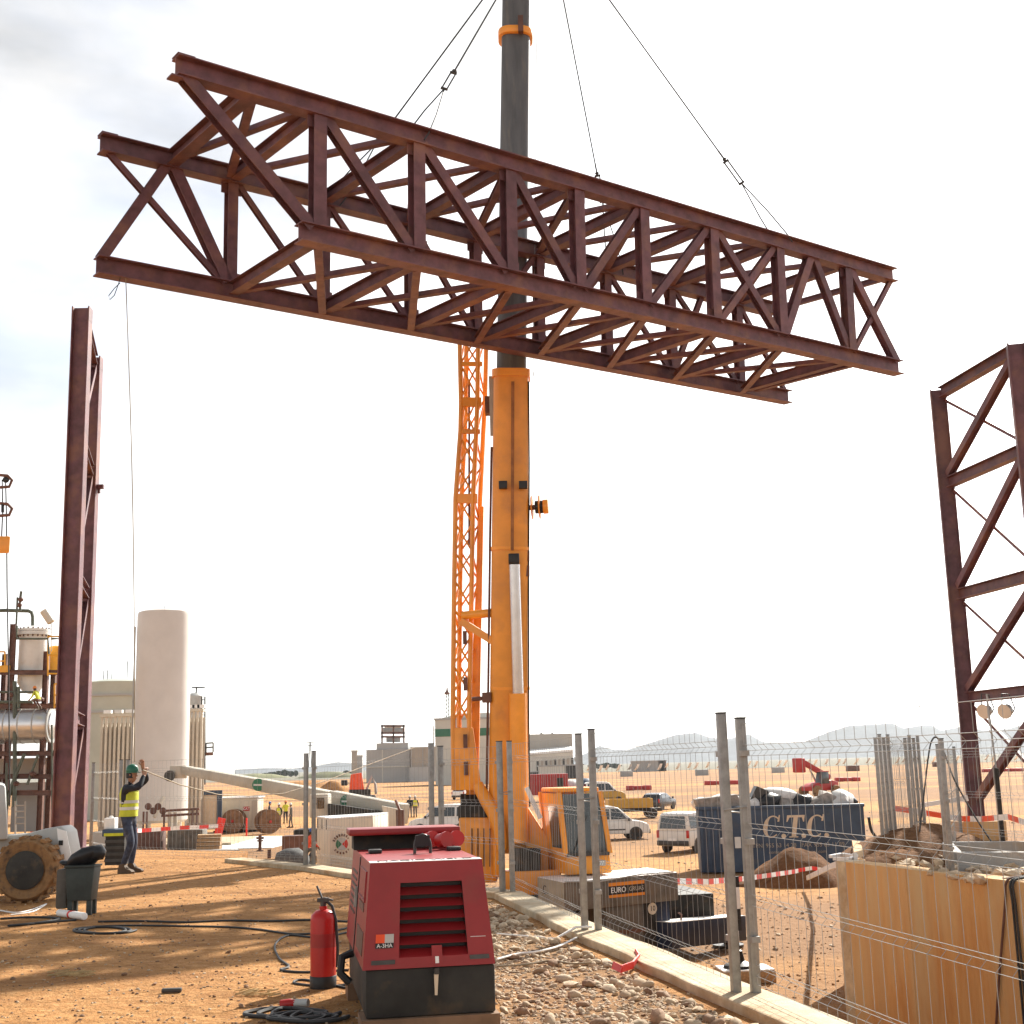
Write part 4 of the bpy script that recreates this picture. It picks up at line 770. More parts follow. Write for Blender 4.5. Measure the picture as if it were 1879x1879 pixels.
# ---- stained concrete wall on the right
cw0, cw1 = gp(1533, 1582), gp(1879, 1622); dd = (cw1 - cw0).normalized(); bk = V((-dd.y, dd.x, 0)) * -1
if bk.x < 0: bk = -bk
wall_ = thing('concrete_wall', 'orange-stained concrete retaining wall filling the lower right corner', 'wall', V((cw0.x, cw0.y, LOW)))
seams = [0, .27, 1.9, 4.6, 7.4, 11.]
for i, (a, c) in enumerate(zip(seams[:-1], seams[1:])):
    p, q = cw0 + dd * (a + .003), cw0 + dd * (c - .003); b = MB(); k = bk * .35
    b.hexa([V((x.x, x.y, LOW - .4)) for x in (p, q, q + k, p + k)] + [V((x.x, x.y, .02)) for x in (p, q, q + k, p + k)]); b.build('wall_panel', 'concrete' if i == 0 else 'concrete_stain', wall_, smooth=0, bevel=.004)
p = cw0 + bk * .355; b = MB(); q = p + V((1.2, 5.0, 0)); k = dd * .3; b.hexa([V((x.x, x.y, LOW - .4)) for x in (p, q, q + k, p + k)] + [V((x.x, x.y, .018)) for x in (p, q, q + k, p + k)]); b.build('return_panel', 'concrete_stain', wall_, smooth=0, bevel=.006)
# hoses hanging over the wall
for i, (x0, x1, dx, lb) in enumerate(((1845, 1790, -.1, 'black hose slanting down over the concrete wall'), (1868, 1868, 0, 'black hose hanging straight down the concrete wall near the right edge'), (1882, 1880, .1, 'outermost black hose hanging over the concrete wall'))):
    s0 = (gp(x0, 1619) - cw0).dot(dd); s1 = s0 + (-.62, 0., .02)[i]
    def wp(s_, z, o=-.03): q = cw0 + dd * s_ + bk * o; q.z = z; return q
    cable('hose', [wp(s0 + .35, .05, 1.2), wp(s0 + .1, .06, .55), wp(s0, .055, .12), wp(s0, -.01, -.035), wp(s0 + (s1 - s0) * .12, -.3), wp(lerp(s0, s1, .6), -1.4), wp(s1, -2.45)], .016, 'rust_steel' if i == 0 else 'cable', lb, 'hose')
# ---- things on the right terrace
s1, s3 = V((6.95, 22.0, 0)), V((6.35, 19.7, 0)); s2 = s1 + V((2.6, -.75, 0)); e1, e2 = (s2 - s1), (s3 - s1)
fr = thing('concrete_chamber', 'grey open concrete chamber sunk in the ground behind the stained wall', 'chamber', s1)
for p, q in ((s1, s2), (s1 + (s3 - s1) * .04, s3 - (s3 - s1) * .04), (s3, s3 + e1), (s2 + e2 * .04, s2 + e2 * .96)):
    b = MB(); b.bar(p + V((0, 0, .05)), q + V((0, 0, .05)), .16, .34); b.build('chamber_wall', 'concrete_grey', fr, smooth=0, bevel=.01)
fence(V((6.02, 19.0, 0)), V((4.9, 15.9, 0)) * 1 + V((1.9, -1.0, 0)), 'mesh fence panel standing on the terrace in front of the right steel frame', z0=-.02, group='terrace fence panels')
fence(V((8.9, 27.2, 0)), V((6.05, 19.2, 0)), 'long mesh fence panel running back along the terrace edge', z0=-.1, group='terrace fence panels')
# ================================================================== PEOPLE
def person(label, loc, yaw, pose='stand', top='jacket', legs='work_grey', vest=None, helmet='helmet_white', scale=1., group=None, fingers=False):
    # local frame: the person faces +y, x to the right
    t = thing('person', label, 'person', loc, yaw, group, world=False); t.scale = (scale,) * 3
    P = {}
    def j(n, x, y, z, r): P[n] = ((x, y, z), r)
    j('pel', 0, 0, .98, (.15, .11)); j('bel', 0, .0, 1.12, (.145, .105)); j('che', 0, .0, 1.33, (.165, .115)); j('nck', 0, .0, 1.475, (.065, .065)); j('hd0', 0, .02, 1.56, (.06, .065))
    for s, k in ((-1, 'l'), (1, 'r')):
        j('hip' + k, .095 * s, 0, .90, (.095, .10)); j('sho' + k, .19 * s, 0, 1.40, (.07, .07))
    if pose == 'rope':
        j('kl', -.10, .06, .50, (.07, .075)); j('anl', -.13, .0, .10, (.05, .05)); j('tol', -.14, .13, .045, (.045, .04))
        j('kr', .12, .12, .50, (.07, .075)); j('anr', .10, -.04, .10, (.05, .05)); j('tor', .12, .10, .045, (.045, .04))
        j('ell', -.25, .20, 1.55, (.052, .052)); j('wrl', -.07, .20, 1.77, (.036, .036)); j('elr', .25, .30, 1.42, (.052, .052)); j('wrr', .06, .29, 1.63, (.036, .036))
    elif pose == 'crouch':
        for n in list(P): (x, y, z), r = P[n]; P[n] = ((x, y + .10 + max(0, z - .98) * .45, z - .42 - max(0, z - .98) * .12), r)
        for s, k in ((-1, 'l'), (1, 'r')): j('k' + k, .15 * s, .38, .50, (.07, .075)); j('an' + k, .13 * s, .05, .10, (.05, .05)); j('to' + k, .13 * s, .18, .045, (.045, .04)); j('el' + k, .26 * s, .40, .66, (.05, .05)); j('wr' + k, .16 * s, .60, .55, (.036, .036))
    else:
        st = .10 if pose == 'walk' else .03
        for s, k in ((-1, 'l'), (1, 'r')):
            j('k' + k, .11 * s, .04 + st * s * .6, .50, (.068, .072)); j('an' + k, .12 * s, st * s, .10, (.05, .05)); j('to' + k, .13 * s, st * s + .13, .045, (.045, .04))
            up = pose == 'point' and s > 0
            j('el' + k, .27 * s, (.16 if up else -.02), (1.36 if up else 1.13), (.05, .05)); j('wr' + k, .27 * s, (.42 if up else .10), (1.42 if up else .90), (.036, .036))
    names = list(P); E_ = [('pel', 'bel'), ('bel', 'che'), ('che', 'nck'), ('nck', 'hd0')]
    for k in 'lr': E_ += [('pel', 'hip' + k), ('hip' + k, 'k' + k), ('k' + k, 'an' + k), ('an' + k, 'to' + k), ('che', 'sho' + k), ('sho' + k, 'el' + k), ('el' + k, 'wr' + k)]
    me = bpy.data.meshes.new('body'); me.from_pydata([P[n][0] for n in names], [(names.index(a), names.index(c)) for a, c in E_], []); tmp = bpy.data.objects.new('body', me); COL.objects.link(tmp)
    sk = tmp.modifiers.new('skin', 'SKIN'); ly = me.skin_vertices[0].data if me.skin_vertices else None
    if ly is None:
        bm = bmesh.new(); bm.from_mesh(me); bm.verts.layers.skin.verify(); bm.to_mesh(me); bm.free(); ly = me.skin_vertices[0].data
    for i, n in enumerate(names): ly[i].radius = P[n][1]; ly[i].use_root = (n == 'pel')
    sk.use_smooth_shade = True; ss = tmp.modifiers.new('sub', 'SUBSURF'); ss.levels = 2; ss.render_levels = 2
    dg = bpy.context.evaluated_depsgraph_get(); ev = bpy.data.meshes.new_from_object(tmp.evaluated_get(dg)); b = MB()
    b.add([v.co for v in ev.vertices], [tuple(p.vertices) for p in ev.polygons]); bpy.data.objects.remove(tmp); bpy.data.meshes.remove(ev)
    # head, face and hands grown into the same mesh
    hc = V(P['hd0'][0]) + V((0, .025, .08)); nb = len(b.f)
    b.lathe([(.0, -.135), (.04, -.125), (.062, -.09), (.074, -.03), (.082, .03), (.08, .08), (.05, .12), (.0, .13)], hc, n=14); b.rock(hc + V((0, .085, -.02)), .02, random.Random(1), (.7, 1, 1.2), .05)
    for s in (-1, 1): b.rock(hc + V((.08 * s, 0, -.01)), .022, random.Random(2), (.4, .8, 1.2), .05); b.rock(hc + V((.03 * s, .072, .01)), .011, random.Random(2), (1, .6, .6), .05)
    b.rock(hc + V((0, .07, -.07)), .02, random.Random(4), (1.2, .5, .35), .05)
    for k, s in (('l', -1), ('r', 1)):
        w_, e_ = V(P['wr' + k][0]), V(P['el' + k][0]); d = (w_ - e_).normalized()
        if pose == 'rope': d = (d + V((0, .1, .7))).normalized()
        _, a, c = frame(d); b.tube(w_ - d * .02, w_ + d * .085, .033, 8, .038)
        for f in range(4): o_ = w_ + d * .08 + a * (-.027 + .018 * f); b.path([o_, o_ + d * .035 + c * -.004, o_ + d * (.055 + .008 * (f in (1, 2))) - c * .03, o_ + d * .045 - c * .05], .0095, 5)
        o_ = w_ + d * .03 + a * .03 * -s; b.path([o_, o_ + a * .025 * -s + d * .03, o_ + a * .02 * -s + d * .06 - c * .02], .011, 5)
    for k in 'lr':
        a_, t_ = V(P['an' + k][0]), V(P['to' + k][0]); dr = V((t_.x - a_.x, t_.y - a_.y, 0)).normalized(); m3 = Matrix(((dr.y, dr.x, 0), (-dr.x, dr.y, 0), (0, 0, 1))); f0 = V((a_.x, a_.y, 0)) + dr * .055
        pr = [(-.115, 0), (.15, 0), (.165, .03), (.13, .06), (.04, .085), (.0, .15), (-.09, .15), (-.115, .05)]; n_ = len(pr)
        b.add([f0 + m3 @ V((-.047, y, z)) for y, z in pr] + [f0 + m3 @ V((.047, y, z)) for y, z in pr], [tuple(range(n_))[::-1], tuple(range(n_, 2 * n_))] + [(i, (i + 1) % n_, n_ + (i + 1) % n_, n_ + i) for i in range(n_)])
    mi = []
    wl, wr_ = V(P['wrl'][0]), V(P['wrr'][0]); kn = P['pel'][0][2]
    for i, f in enumerate(b.f):
        c = sum((b.v[x] for x in f), V()) / len(f); nearw = min((c - wl).length, (c - wr_).length)
        if c.z < .155: m_ = 2
        elif i >= nb: m_ = 3
        elif nearw < .05: m_ = 3
        elif c.z < .12: m_ = 2
        elif c.z < kn - .02 or (pose == 'crouch' and abs(c.x) < .24 and c.z < .56): m_ = 1
        elif (c - V(P['hd0'][0])).length < .09 and c.z > P['nck'][0][2]: m_ = 3
        else: m_ = 0
        mi.append(m_)
    b.mi = mi; b.build('body', [top, legs, 'boot', 'skin'], t, smooth=70)
    # helmet with peak, worn over the hair
    h = MB(); hh = hc + V((0, -.005, .035)); h.lathe([(.102, .0), (.108, .02), (.104, .07), (.082, .115), (.045, .138), (.0, .145)], hh, n=18); hm = h.build('helmet', helmet, t)
    h = MB(); h.lathe([(.10, .0), (.128, -.006), (.128, .004), (.10, .014)], hh + V((0, .018, 0)), n=18); h.build('peak', helmet, hm)
    h = MB(); h.lathe([(.0, -.04), (.083, -.06), (.090, -.0), (.085, .05)], hc + V((0, -.02, .0)), n=12); h.build('hair', 'black', t)
    if vest:
        zc = [(.94, .185, .14), (1.05, .178, .135), (1.18, .178, .137), (1.32, .19, .142), (1.41, .165, .125), (1.455, .10, .095)]
        if pose == 'crouch': zc = [(z - .42 - max(0, z - .98) * .12, a, c) for z, a, c in zc]
        yo = (lambda z: .10 + max(0, z - .56) * .5) if pose == 'crouch' else (lambda z: 0)
        def shell(rows, g): 
            h = MB(); n = 24
            for z, a, c in rows:
                for i in range(n): th = 2 * math.pi * i / n; k = 1 + .05 * math.sin(th * 5 + z * 20); h.v.append(V(((a + g) * k * math.cos(th), (c + g) * k * math.sin(th) + yo(z), z)))
            h.f = [(r * n + i, r * n + (i + 1) % n, (r + 1) * n + (i + 1) % n, (r + 1) * n + i) for r in range(len(rows) - 1) for i in range(n)]; h.mi = [0] * len(h.f); return h
        vs2 = shell(zc, .008).build('vest', vest, t, smooth=80); z0 = zc[0][0]
        for zb_ in (z0 + .11, z0 + .22): shell([(zb_, .178, .135), (zb_ + .05, .180, .137)], .014).build('reflective_band', 'reflective', vs2, smooth=80)
    return t
yaw_to = lambda dx, dy: math.atan2(-dx, dy)
person('worker in green helmet and yellow vest reaching up to hold the guide rope', gp(233, 1602), yaw_to(.85, -.15) * 1.0, 'rope', 'jacket', 'denim', 'hivis', 'helmet_green', 1.0)
person('worker in white helmet and dark vest standing nearest the cable drums', gp(512, 1519, LOW), yaw_to(-.5, -.8), 'stand', 'jacket', 'jacket', 'hivis', 'helmet_white')
person('worker in grey clothes standing right of the pair by the cable drums', gp(534, 1519, LOW), yaw_to(-1, -.3), 'walk', 'work_grey', 'work_grey', None, 'helmet_white')
person('worker in yellow vest with raised arm behind the pair by the cable drums', gp(524, 1511, LOW), yaw_to(-.3, 1), 'point', 'hivis', 'jacket', None, 'helmet_orange')
person('worker in dark clothes stooping behind the tilted cable drum', gp(494, 1514, LOW), yaw_to(1, .1), 'stand', 'jacket', 'jacket', None, 'helmet_blue')
person('crouching worker in orange jacket and blue helmet beside the white service box', V((-8.6, 53.5, LOW + .55)), yaw_to(.6, .7), 'crouch', 'hivis_orange', 'work_grey', None, 'helmet_blue')
person('worker in a yellow vest standing left of the small white van, next to a mate', gp(752, 1500, LOW), yaw_to(.2, 1), 'stand', 'jacket', 'work_grey', None, 'helmet_white')
person('worker in pale vest standing nearest the small white van behind the generator', gp(762, 1500, LOW), yaw_to(-.2, 1), 'walk', 'jacket', 'work_grey', 'hivis', 'helmet_white')
person('worker in orange jacket and pale helmet among the plant pipework at left', gp(60, 1545, LOW), yaw_to(.3, -1), 'stand', 'hivis_orange', 'hivis_orange', None, 'helmet_white')
person('worker in yellow vest high on the process plant platform', at(74, 1286, 76) - V((0, 0, .45)), yaw_to(-.8, .2), 'crouch', 'hivis', 'rust_steel', None, 'helmet_orange')
# ================================================================== VEHICLES
def wheel(t, c, r=.31, w=.2, side=1, tyre='rubber'):
    b = MB(); ax = V((0, side, 0)); b.lathe([(r * .55, 0), (r * .9, 0), (r, w * .25), (r, w * .75), (r * .9, w), (r * .55, w)], V(c), ax, 20); ty = b.build('wheel', tyre, t); b = MB(); b.lathe([(0, w * .55), (r * .35, w * .8), (r * .6, w * .86), (r * .62, w * .5)], V(c), ax, 16); b.build('rim', 'rim', ty)
def van(label, loc, yaw, paint='white_paint', H=1.8, low=None, group='parked vans', kind='van', name='parked_van', pickup=False):
    t = thing(name, label, kind, loc, yaw, group, world=False); k = H / 1.8; W = .86
    lo = [(-2.06, .32), (-2.1, .5), (-2.1, 1.0), (1.2, 1.02), (1.62, .97), (1.98, .84), (2.1, .62), (2.08, .32)]; up = [(-2.1, 1.0), (-1.99, 1.70), (-1.84, 1.79), (-.6, 1.82), (.1, 1.79), (.42, 1.70), (1.18, 1.02)]
    if kind == 'car': up = [(-2.0, 1.0), (-1.62, 1.42), (-1.25, 1.52), (-.3, 1.54), (.15, 1.48), (1.05, 1.02)]
    lo = [(x, z * (k if z > .6 else 1)) for x, z in lo]; up = [(x, z * k) for x, z in up]; zt_ = max(z for _, z in up); zb_ = min(z for _, z in up)
    b = MB(); b.prism(lo, -W, W); b.build('body', low or paint, t, bevel=.05)
    hw = lambda z: W - .02 - .14 * (z - zb_) / (zt_ - zb_)
    b = MB(); n = len(up); b.add([V((x, -hw(z), z)) for x, z in up] + [V((x, hw(z), z)) for x, z in up], [(i, (i + 1) % n, n + (i + 1) % n, n + i) for i in range(n)] + [tuple(range(n))[::-1], tuple(range(n, 2 * n))]); b.build('cabin', paint, t, bevel=.04)
    def edge(z):                                      # rear and front x of the cabin at height z
        xs_ = []
        for (xa, za), (xb, zb2) in zip(up, up[1:] + up[:1]):
            if (za - z) * (zb2 - z) <= 0 and za != zb2: xs_.append(xa + (xb - xa) * (z - za) / (zb2 - za))
        return min(xs_), max(xs_)
    z0_, z1_ = zb_ + .10 * k, zt_ - .17 * k
    def side_win(x0, x1, cutr=False):
        for s in (-1, 1):
            b = MB(); xa, xb = (x0, x1); xt = x1 - (.42 * k if cutr else 0); o = .012
            p = [V((xa, s * (hw(z0_) + o), z0_)), V((xb, s * (hw(z0_) + o), z0_)), V((xt, s * (hw(z1_) + o), z1_)), V((xa, s * (hw(z1_) + o), z1_))]; b.hexa(p + [q - V((0, s * .03, 0)) for q in p]); b.build('side_window', 'glass', t, smooth=0)
    if kind == 'car': side_win(-1.35, -.45); side_win(-.38, .72, True)
    else: side_win(-1.86, -1.05); side_win(-.92, -.1); side_win(-.02, .86, True)
    for rear in (True, False):
        xa, xb = edge(z0_)[0 if rear else 1], edge(z1_)[0 if rear else 1]; s = -1 if rear else 1; o = .014 * s; b = MB(); c = .85
        p = [V((xa + o, -hw(z0_) * c, z0_)), V((xa + o, hw(z0_) * c, z0_)), V((xb + o, hw(z1_) * c, z1_)), V((xb + o, -hw(z1_) * c, z1_))]; b.hexa(p + [q - V((s * .03, 0, 0)) for q in p]); b.build('rear_window' if rear else 'windscreen', 'glass', t, smooth=0)
    for s in (-1, 1):
        b = MB(); b.box((-2.09, s * (W - .07), .86 * k), (.06, .13, .34)); b.build('tail_light', 'tail_red', t, bevel=.01)
        b = MB(); b.box((1.99, s * (W - .16), .70 * k), (.14, .26, .16)); b.build('headlight', 'reflective', t, bevel=.02)
        b = MB(); b.box((.95, s * (W + .09), 1.08 * k), (.10, .16, .17)); b.build('mirror', 'black', t, bevel=.02)
        b = MB(); b.box((-.35, s * (W + .002), .55), (2.2, .02, .07)); b.build('side_strip', 'steel_dark', t)
        for x in (-1.32, 1.32): wheel(t, (x, s * (W - .19), .31), side=s); b = MB(); b.lathe([(.30, 0), (.37, 0), (.37, .012), (.30, .012)], V((x, s * (W - .004), .32)), V((0, s, 0)), 20); b.build('wheel_arch', 'steel_dark', t)
    b = MB(); b.box((-2.12, 0, .46), (.10, 1.66, .22)); b.build('rear_bumper', 'steel_dark', t, bevel=.03); b = MB(); b.box((2.1, 0, .42), (.10, 1.6, .24)); b.build('front_bumper', 'steel_dark', t, bevel=.03)
    b = MB(); b.box((-2.175, 0, .62 * k), (.012, .5, .11)); b.build('number_plate', 'white_clean', t)
    return t
hd = lambda dx, dy: math.atan2(dy, dx)
p = gp(1140, 1541, LOW); van('white van facing right behind the crane cab', V((p.x - .6, p.y + .6, LOW)), hd(1, .12))
p = gp(1244, 1566, LOW); van('white van seen from behind, parked beside the blue skip', V((p.x + 1.1, p.y + 1.6, LOW)), hd(.62, .78))
p = gp(815, 1530, LOW); van('small white van facing left behind the red generator', V((p.x, p.y, LOW)), hd(-1, .22), 'white_clean')
p = gp(1213, 1487, LOW); van('dark blue car seen from behind, beyond the white vans', V((p.x, p.y + 1.5, LOW)), hd(.45, .9), 'car_dark', 1.7, group='parked cars', kind='car', name='parked_car')
p = gp(1110, 1474, LOW); van('white and tan van far behind the crane cab', V((p.x, p.y, LOW)), hd(1, .1), 'white_clean', 2.2, 'yellow_tipper')
p = gp(1676, 1401, LOW); van('silver van far off in front of the hills', V((p.x, p.y, LOW)), hd(-1, .15), 'grey_paint', 2.1)
p = gp(1812, 1387, LOW + .3); van('distant white van at the far right behind the steel frame', V((p.x, p.y, LOW)), hd(1, .2), 'white_clean', 2.2)
p = gp(851, 1467, LOW); van('white car half hidden behind the crane jib', V((p.x, p.y, LOW)), hd(.3, .9), 'white_clean', 1.8, group='parked cars', kind='car', name='parked_car')
# yellow tipper body
p = gp(1155, 1502, LOW); t = thing('tipper_truck', 'low yellow-orange tipper tray parked behind the white vans', 'truck', V((p.x, p.y, LOW)), hd(1, .08), world=False)
for s in (-1, 1): b = MB(); b.box((0, s * .95, 1.15), (3.3, .06, .6)); b.build('tray_side', 'yellow_tipper', t)
for x in (-1.62, 1.62): b = MB(); b.box((x, 0, 1.15), (.06, 1.84, .62)); b.build('tray_end', 'yellow_tipper', t)
b = MB(); b.box((0, 0, .82), (3.2, 1.84, .07)); b.build('tray_floor', 'yellow_tipper', t); b = MB(); b.box((.3, 0, .62), (4.2, .8, .24)); b.build('chassis', 'black_dusty', t)
for i in range(5): b = MB(); b.box((-1.3 + i * .65, -1.0, 1.15), (.07, .04, .56)); b.build('rib', 'yellow_tipper', t)
for x in (-1.1, 1.6):
    for s in (-1, 1): wheel(t, (x, s * .75, .38), .38, .24, s)
# red trailer, wrapped bundle and small things behind the crane
p = gp(1000, 1471, LOW); t = thing('red_trailer', 'long red box trailer standing behind the crane boom', 'trailer', V((p.x - 1.5, p.y, LOW)), .06, world=False)
b = MB(); b.box((0, 0, 1.9), (8.2, 2.4, 2.3)); b.build('box_body', 'red_lorry', t, bevel=.04)
for i in range(9): b = MB(); b.box((-3.8 + i * .95, -1.215, 1.9), (.08, .03, 2.2)); b.build('rib', 'red_lorry', t)
b = MB(); b.box((3.2, -1.24, 1.75), (.7, .03, 1.7)); b.build('door', 'black_dusty', t)
for x in (-2.6, -1.5, 2.6):
    for s in (-1, 1): wheel(t, (x, s * 1.0, .45), .45, .28, s)
p = gp(1062, 1468, LOW); t = thing('flat_trailer', 'flat trailer carrying the white bundles behind the crane cab', 'trailer', V((p.x, p.y, LOW)), .1, world=False)
b = MB(); b.box((0, 0, .75), (4.4, 2.2, .18)); b.build('deck', 'black_dusty', t)
for x in (-1.2, 1.2):
    for s in (-1, 1): wheel(t, (x, s * .9, .35), .35, .22, s)
for dx, dz, m_, lb in ((-.6, 0, 'bag_white', 'plump white wrapped bundle on the flat trailer'), (.9, .1, 'container_blue', 'blue-grey tarpaulin bundle on the flat trailer')):
    b = MB(); b.rock(V((p.x + dx, p.y, LOW + 1.5 + dz)), 1.0, random.Random(5), (1.35, 1, .72), .06, 2); solo('wrapped_bundle', b, m_, lb, 'bundle', 'bundles on the flat trailer', smooth=80)
# red telehandler
p = gp(1505, 1463, LOW); t = thing('telehandler', 'red telescopic handler with raised boom beyond the blue skip', 'telehandler', V((p.x, p.y, LOW)), hd(-.75, -.5), world=False)
b = MB(); b.prism([(-2.0, .7), (-2.1, 1.5), (-1.2, 1.75), (1.2, 1.45), (1.9, 1.1), (1.9, .7)], -.75, .75); b.build('body', 'red_lorry', t, bevel=.05)
b = MB(); b.prism([(-.7, 1.4), (-.6, 2.6), (.35, 2.6), (.7, 1.4)], .05, .85); cb = b.build('cab', 'glass_grey', t, bevel=.04); b = MB(); b.box((-.1, .45, 2.65), (1.1, .85, .08)); b.build('roof', 'red_lorry', cb)
b = MB(); b.bar(V((-1.9, -.35, 2.0)), V((1.7, -.35, 3.6)), .42, .5); b.build('boom', 'red_lorry', t, bevel=.03); b = MB(); b.bar(V((1.5, -.35, 3.5)), V((2.5, -.35, 3.9)), .3, .36); b.build('boom_tip', 'red_lorry', t)
b = MB(); b.box((2.5, -.3, 3.35), (.5, 1.5, 1.5)); b.build('bucket', 'red_lorry', t, bevel=.12)
b = MB(); b.bar(V((0, -.35, 1.4)), V((.9, -.35, 2.9)), .14, .14); b.build('lift_ram', 'chrome', t)
for x in (-1.35, 1.35):
    for s in (-1, 1): wheel(t, (x, s * .8, .62), .62, .4, s, 'rubber_dusty')
# red skips and blocks on the far field
for i, (px, py, ln, lb) in enumerate(((1172, 1450, 3.8, 'pair of low red bundles on the field above the yellow tipper'), (1325, 1440, 6.0, 'long low red bundle behind the nearest fence posts'), (1555, 1434, 4.2, 'low red bundle right of the telehandler'), (1840, 1416, 9.0, 'red bundle behind the right steel frame'))):
    p = gp(px, py, LOW); b = MB()
    for k in range(3): b.box(V((p.x - ln / 2 + ln * (k + .5) / 3, p.y, LOW + .35)), (ln / 3 * .94, 1.2, .7 - .1 * (k % 2)), .03 * k)
    solo('pipe_bundle', b, 'red_lorry', lb, 'bundle', 'red bundles on the field', bevel=.06)
for i, (px, py, lb) in enumerate(((1150, 1425, 'grey crate on the far field, leftmost of three'), (1288, 1423, 'grey crate on the far field, middle of three'), (1428, 1418, 'grey crate on the far field, left of the telehandler'), (1565, 1415, 'brown crate on the far field right of the telehandler'), (1722, 1407, 'dark crate on the far field left of the right steel frame'))):
    p = gp(px, py, LOW); b = MB(); b.box(V((p.x, p.y, LOW + .8)), (3.4, 2, 1.6), .1); solo('field_crate', b, 'bld_grey' if i < 3 else 'rust_steel', lb, 'crate', 'crates on the far field', bevel=.08)
# ---- orange crawler machine far left of the crane
p = gp(660, 1473, LOW); t = thing('crawler_machine', 'dark crawler machine with salmon cab standing beyond the white boom', 'excavator', V((p.x, p.y, LOW)), .2, world=False)
for s in (-1, 1): b = MB(); b.prism([(-1.9, .15), (-2.1, .5), (-1.8, .9), (1.8, .9), (2.1, .5), (1.9, .15)], s * 1.0 - .3, s * 1.0 + .3); b.build('track', 'black', t, bevel=.05)
b = MB(); b.box((0, 0, 1.3), (2.6, 2.0, .7)); b.build('engine_deck', 'black_dusty', t, bevel=.05); b = MB(); b.prism([(-1.3, 1.6), (-1.1, 3.5), (.2, 3.7), (.5, 1.6)], -.9, .3); b.build('cab', 'hivis_orange', t, bevel=.06)
b = MB(); b.path([V((.8, .3, 1.4)), V((1.6, .3, 3.2)), V((2.0, .3, 2.2)), V((2.1, .3, 1.0))], .16, 8); b.build('arm', 'grey_paint', t); b = MB(); b.box((-1.9, .2, 2.5), (.8, .7, .7)); b.build('bucket', 'black', t, bevel=.1)
# ---- white pick-and-carry crane with long horizontal boom
t = thing('truck_crane', 'cream truck crane with long boom lying level behind the yard fence', 'crane', gp(700, 1560, LOW))
w0, w1, w2, w3 = at(338, 1413, 74), at(480, 1440, 70), at(610, 1466, 67), at(742, 1494, 64)
for a, c, h0, h1, nm in ((w0, w1, .46, .56, 'boom_tip_section'), (w1, w2, .64, .72, 'boom_middle_section'), (w2, w3, .82, .95, 'boom_base_section')):
    b = MB(); b.ext([(-.28, -h0 / 2), (.28, -h0 / 2), (.28, h0 / 2), (-.28, h0 / 2)], a, c, prof2=[(-.32, -h1 / 2), (.32, -h1 / 2), (.32, h1 / 2), (-.32, h1 / 2)]); b.build(nm, 'boom_cream', t, bevel=.04)
b = MB(); b.box(w0 + V((-.3, 0, -.1)), (.9, .5, .7)); hd_ = b.build('boom_head', 'cream_paint', t, bevel=.05); b = MB(); b.lathe([(.0, 0), (.3, 0), (.3, .1), (0, .1)], w0 + V((-.7, -.35, -.3)), V((0, -1, 0)), 16); b.build('sheave', 'steel_dark', hd_)
fw_ = V((0, -1, 0)); bdn = (w3 - w0).normalized()
for px, py, Y in ((474, 1440, 69.6), (636, 1470, 66.0)):
    c = at(px, py, Y); b = MB(); b.lathe([(0, 0), (.32, 0), (.32, .02), (0, .02)], c, fw_, 24); lg = b.build('logo_disc', 'green_stripe', t); b = MB(); b.bar(c + V((-.24, -.03, 0)), c + V((.24, -.03, -.02)), .02, .09); b.build('logo_band', 'reflective', lg)
b = MB(); b.hexa([at(712, 1530, 62.5), at(738, 1530, 62.5), at(738, 1530, 66), at(712, 1530, 66), at(700, 1478, 62.5), at(742, 1486, 62.5), at(742, 1486, 66), at(700, 1478, 66)]); b.build('turret', 'cream_paint', t, bevel=.05)
b = MB(); b.tube(at(735, 1530, 62), at(734, 1486, 62), .2, 10); b.build('exhaust_stack', 'rust_steel', t); b = MB(); b.bar(at(734, 1488, 62), at(726, 1468, 62), .36, .1); b.build('exhaust_cap', 'rust_steel', t)
b = MB(); b.hexa([at(602, 1505, 64), at(700, 1515, 64), at(700, 1512, 67), at(602, 1502, 67), at(602, 1474, 64), at(700, 1488, 64), at(700, 1486, 67), at(602, 1474, 67)]); b.build('engine_deck', 'black_dusty', t, bevel=.04)
b = MB(); b.box(at(588, 1478, 65), (.9, 1.2, 1.1)); cbb = b.build('cab', 'cream_paint', t, bevel=.06); b = MB(); b.box(at(588, 1474, 64.35), (.36, .04, .5)); b.build('cab_window', 'glass', cbb)
b = MB(); b.box(at(665, 1530, 66) , (6.4, 2.2, .6)); b.build('chassis', 'black_dusty', t)
for px in (600, 650, 700, 735): c = at(px, 1545, 64.4); b = MB(); b.lathe([(.2, 0), (.5, 0), (.56, .1), (.56, .3), (.5, .4), (.2, .4)], V((c.x, c.y, LOW + .56)), V((0, 1, 0)), 18); b.build('wheel', 'rubber', t)
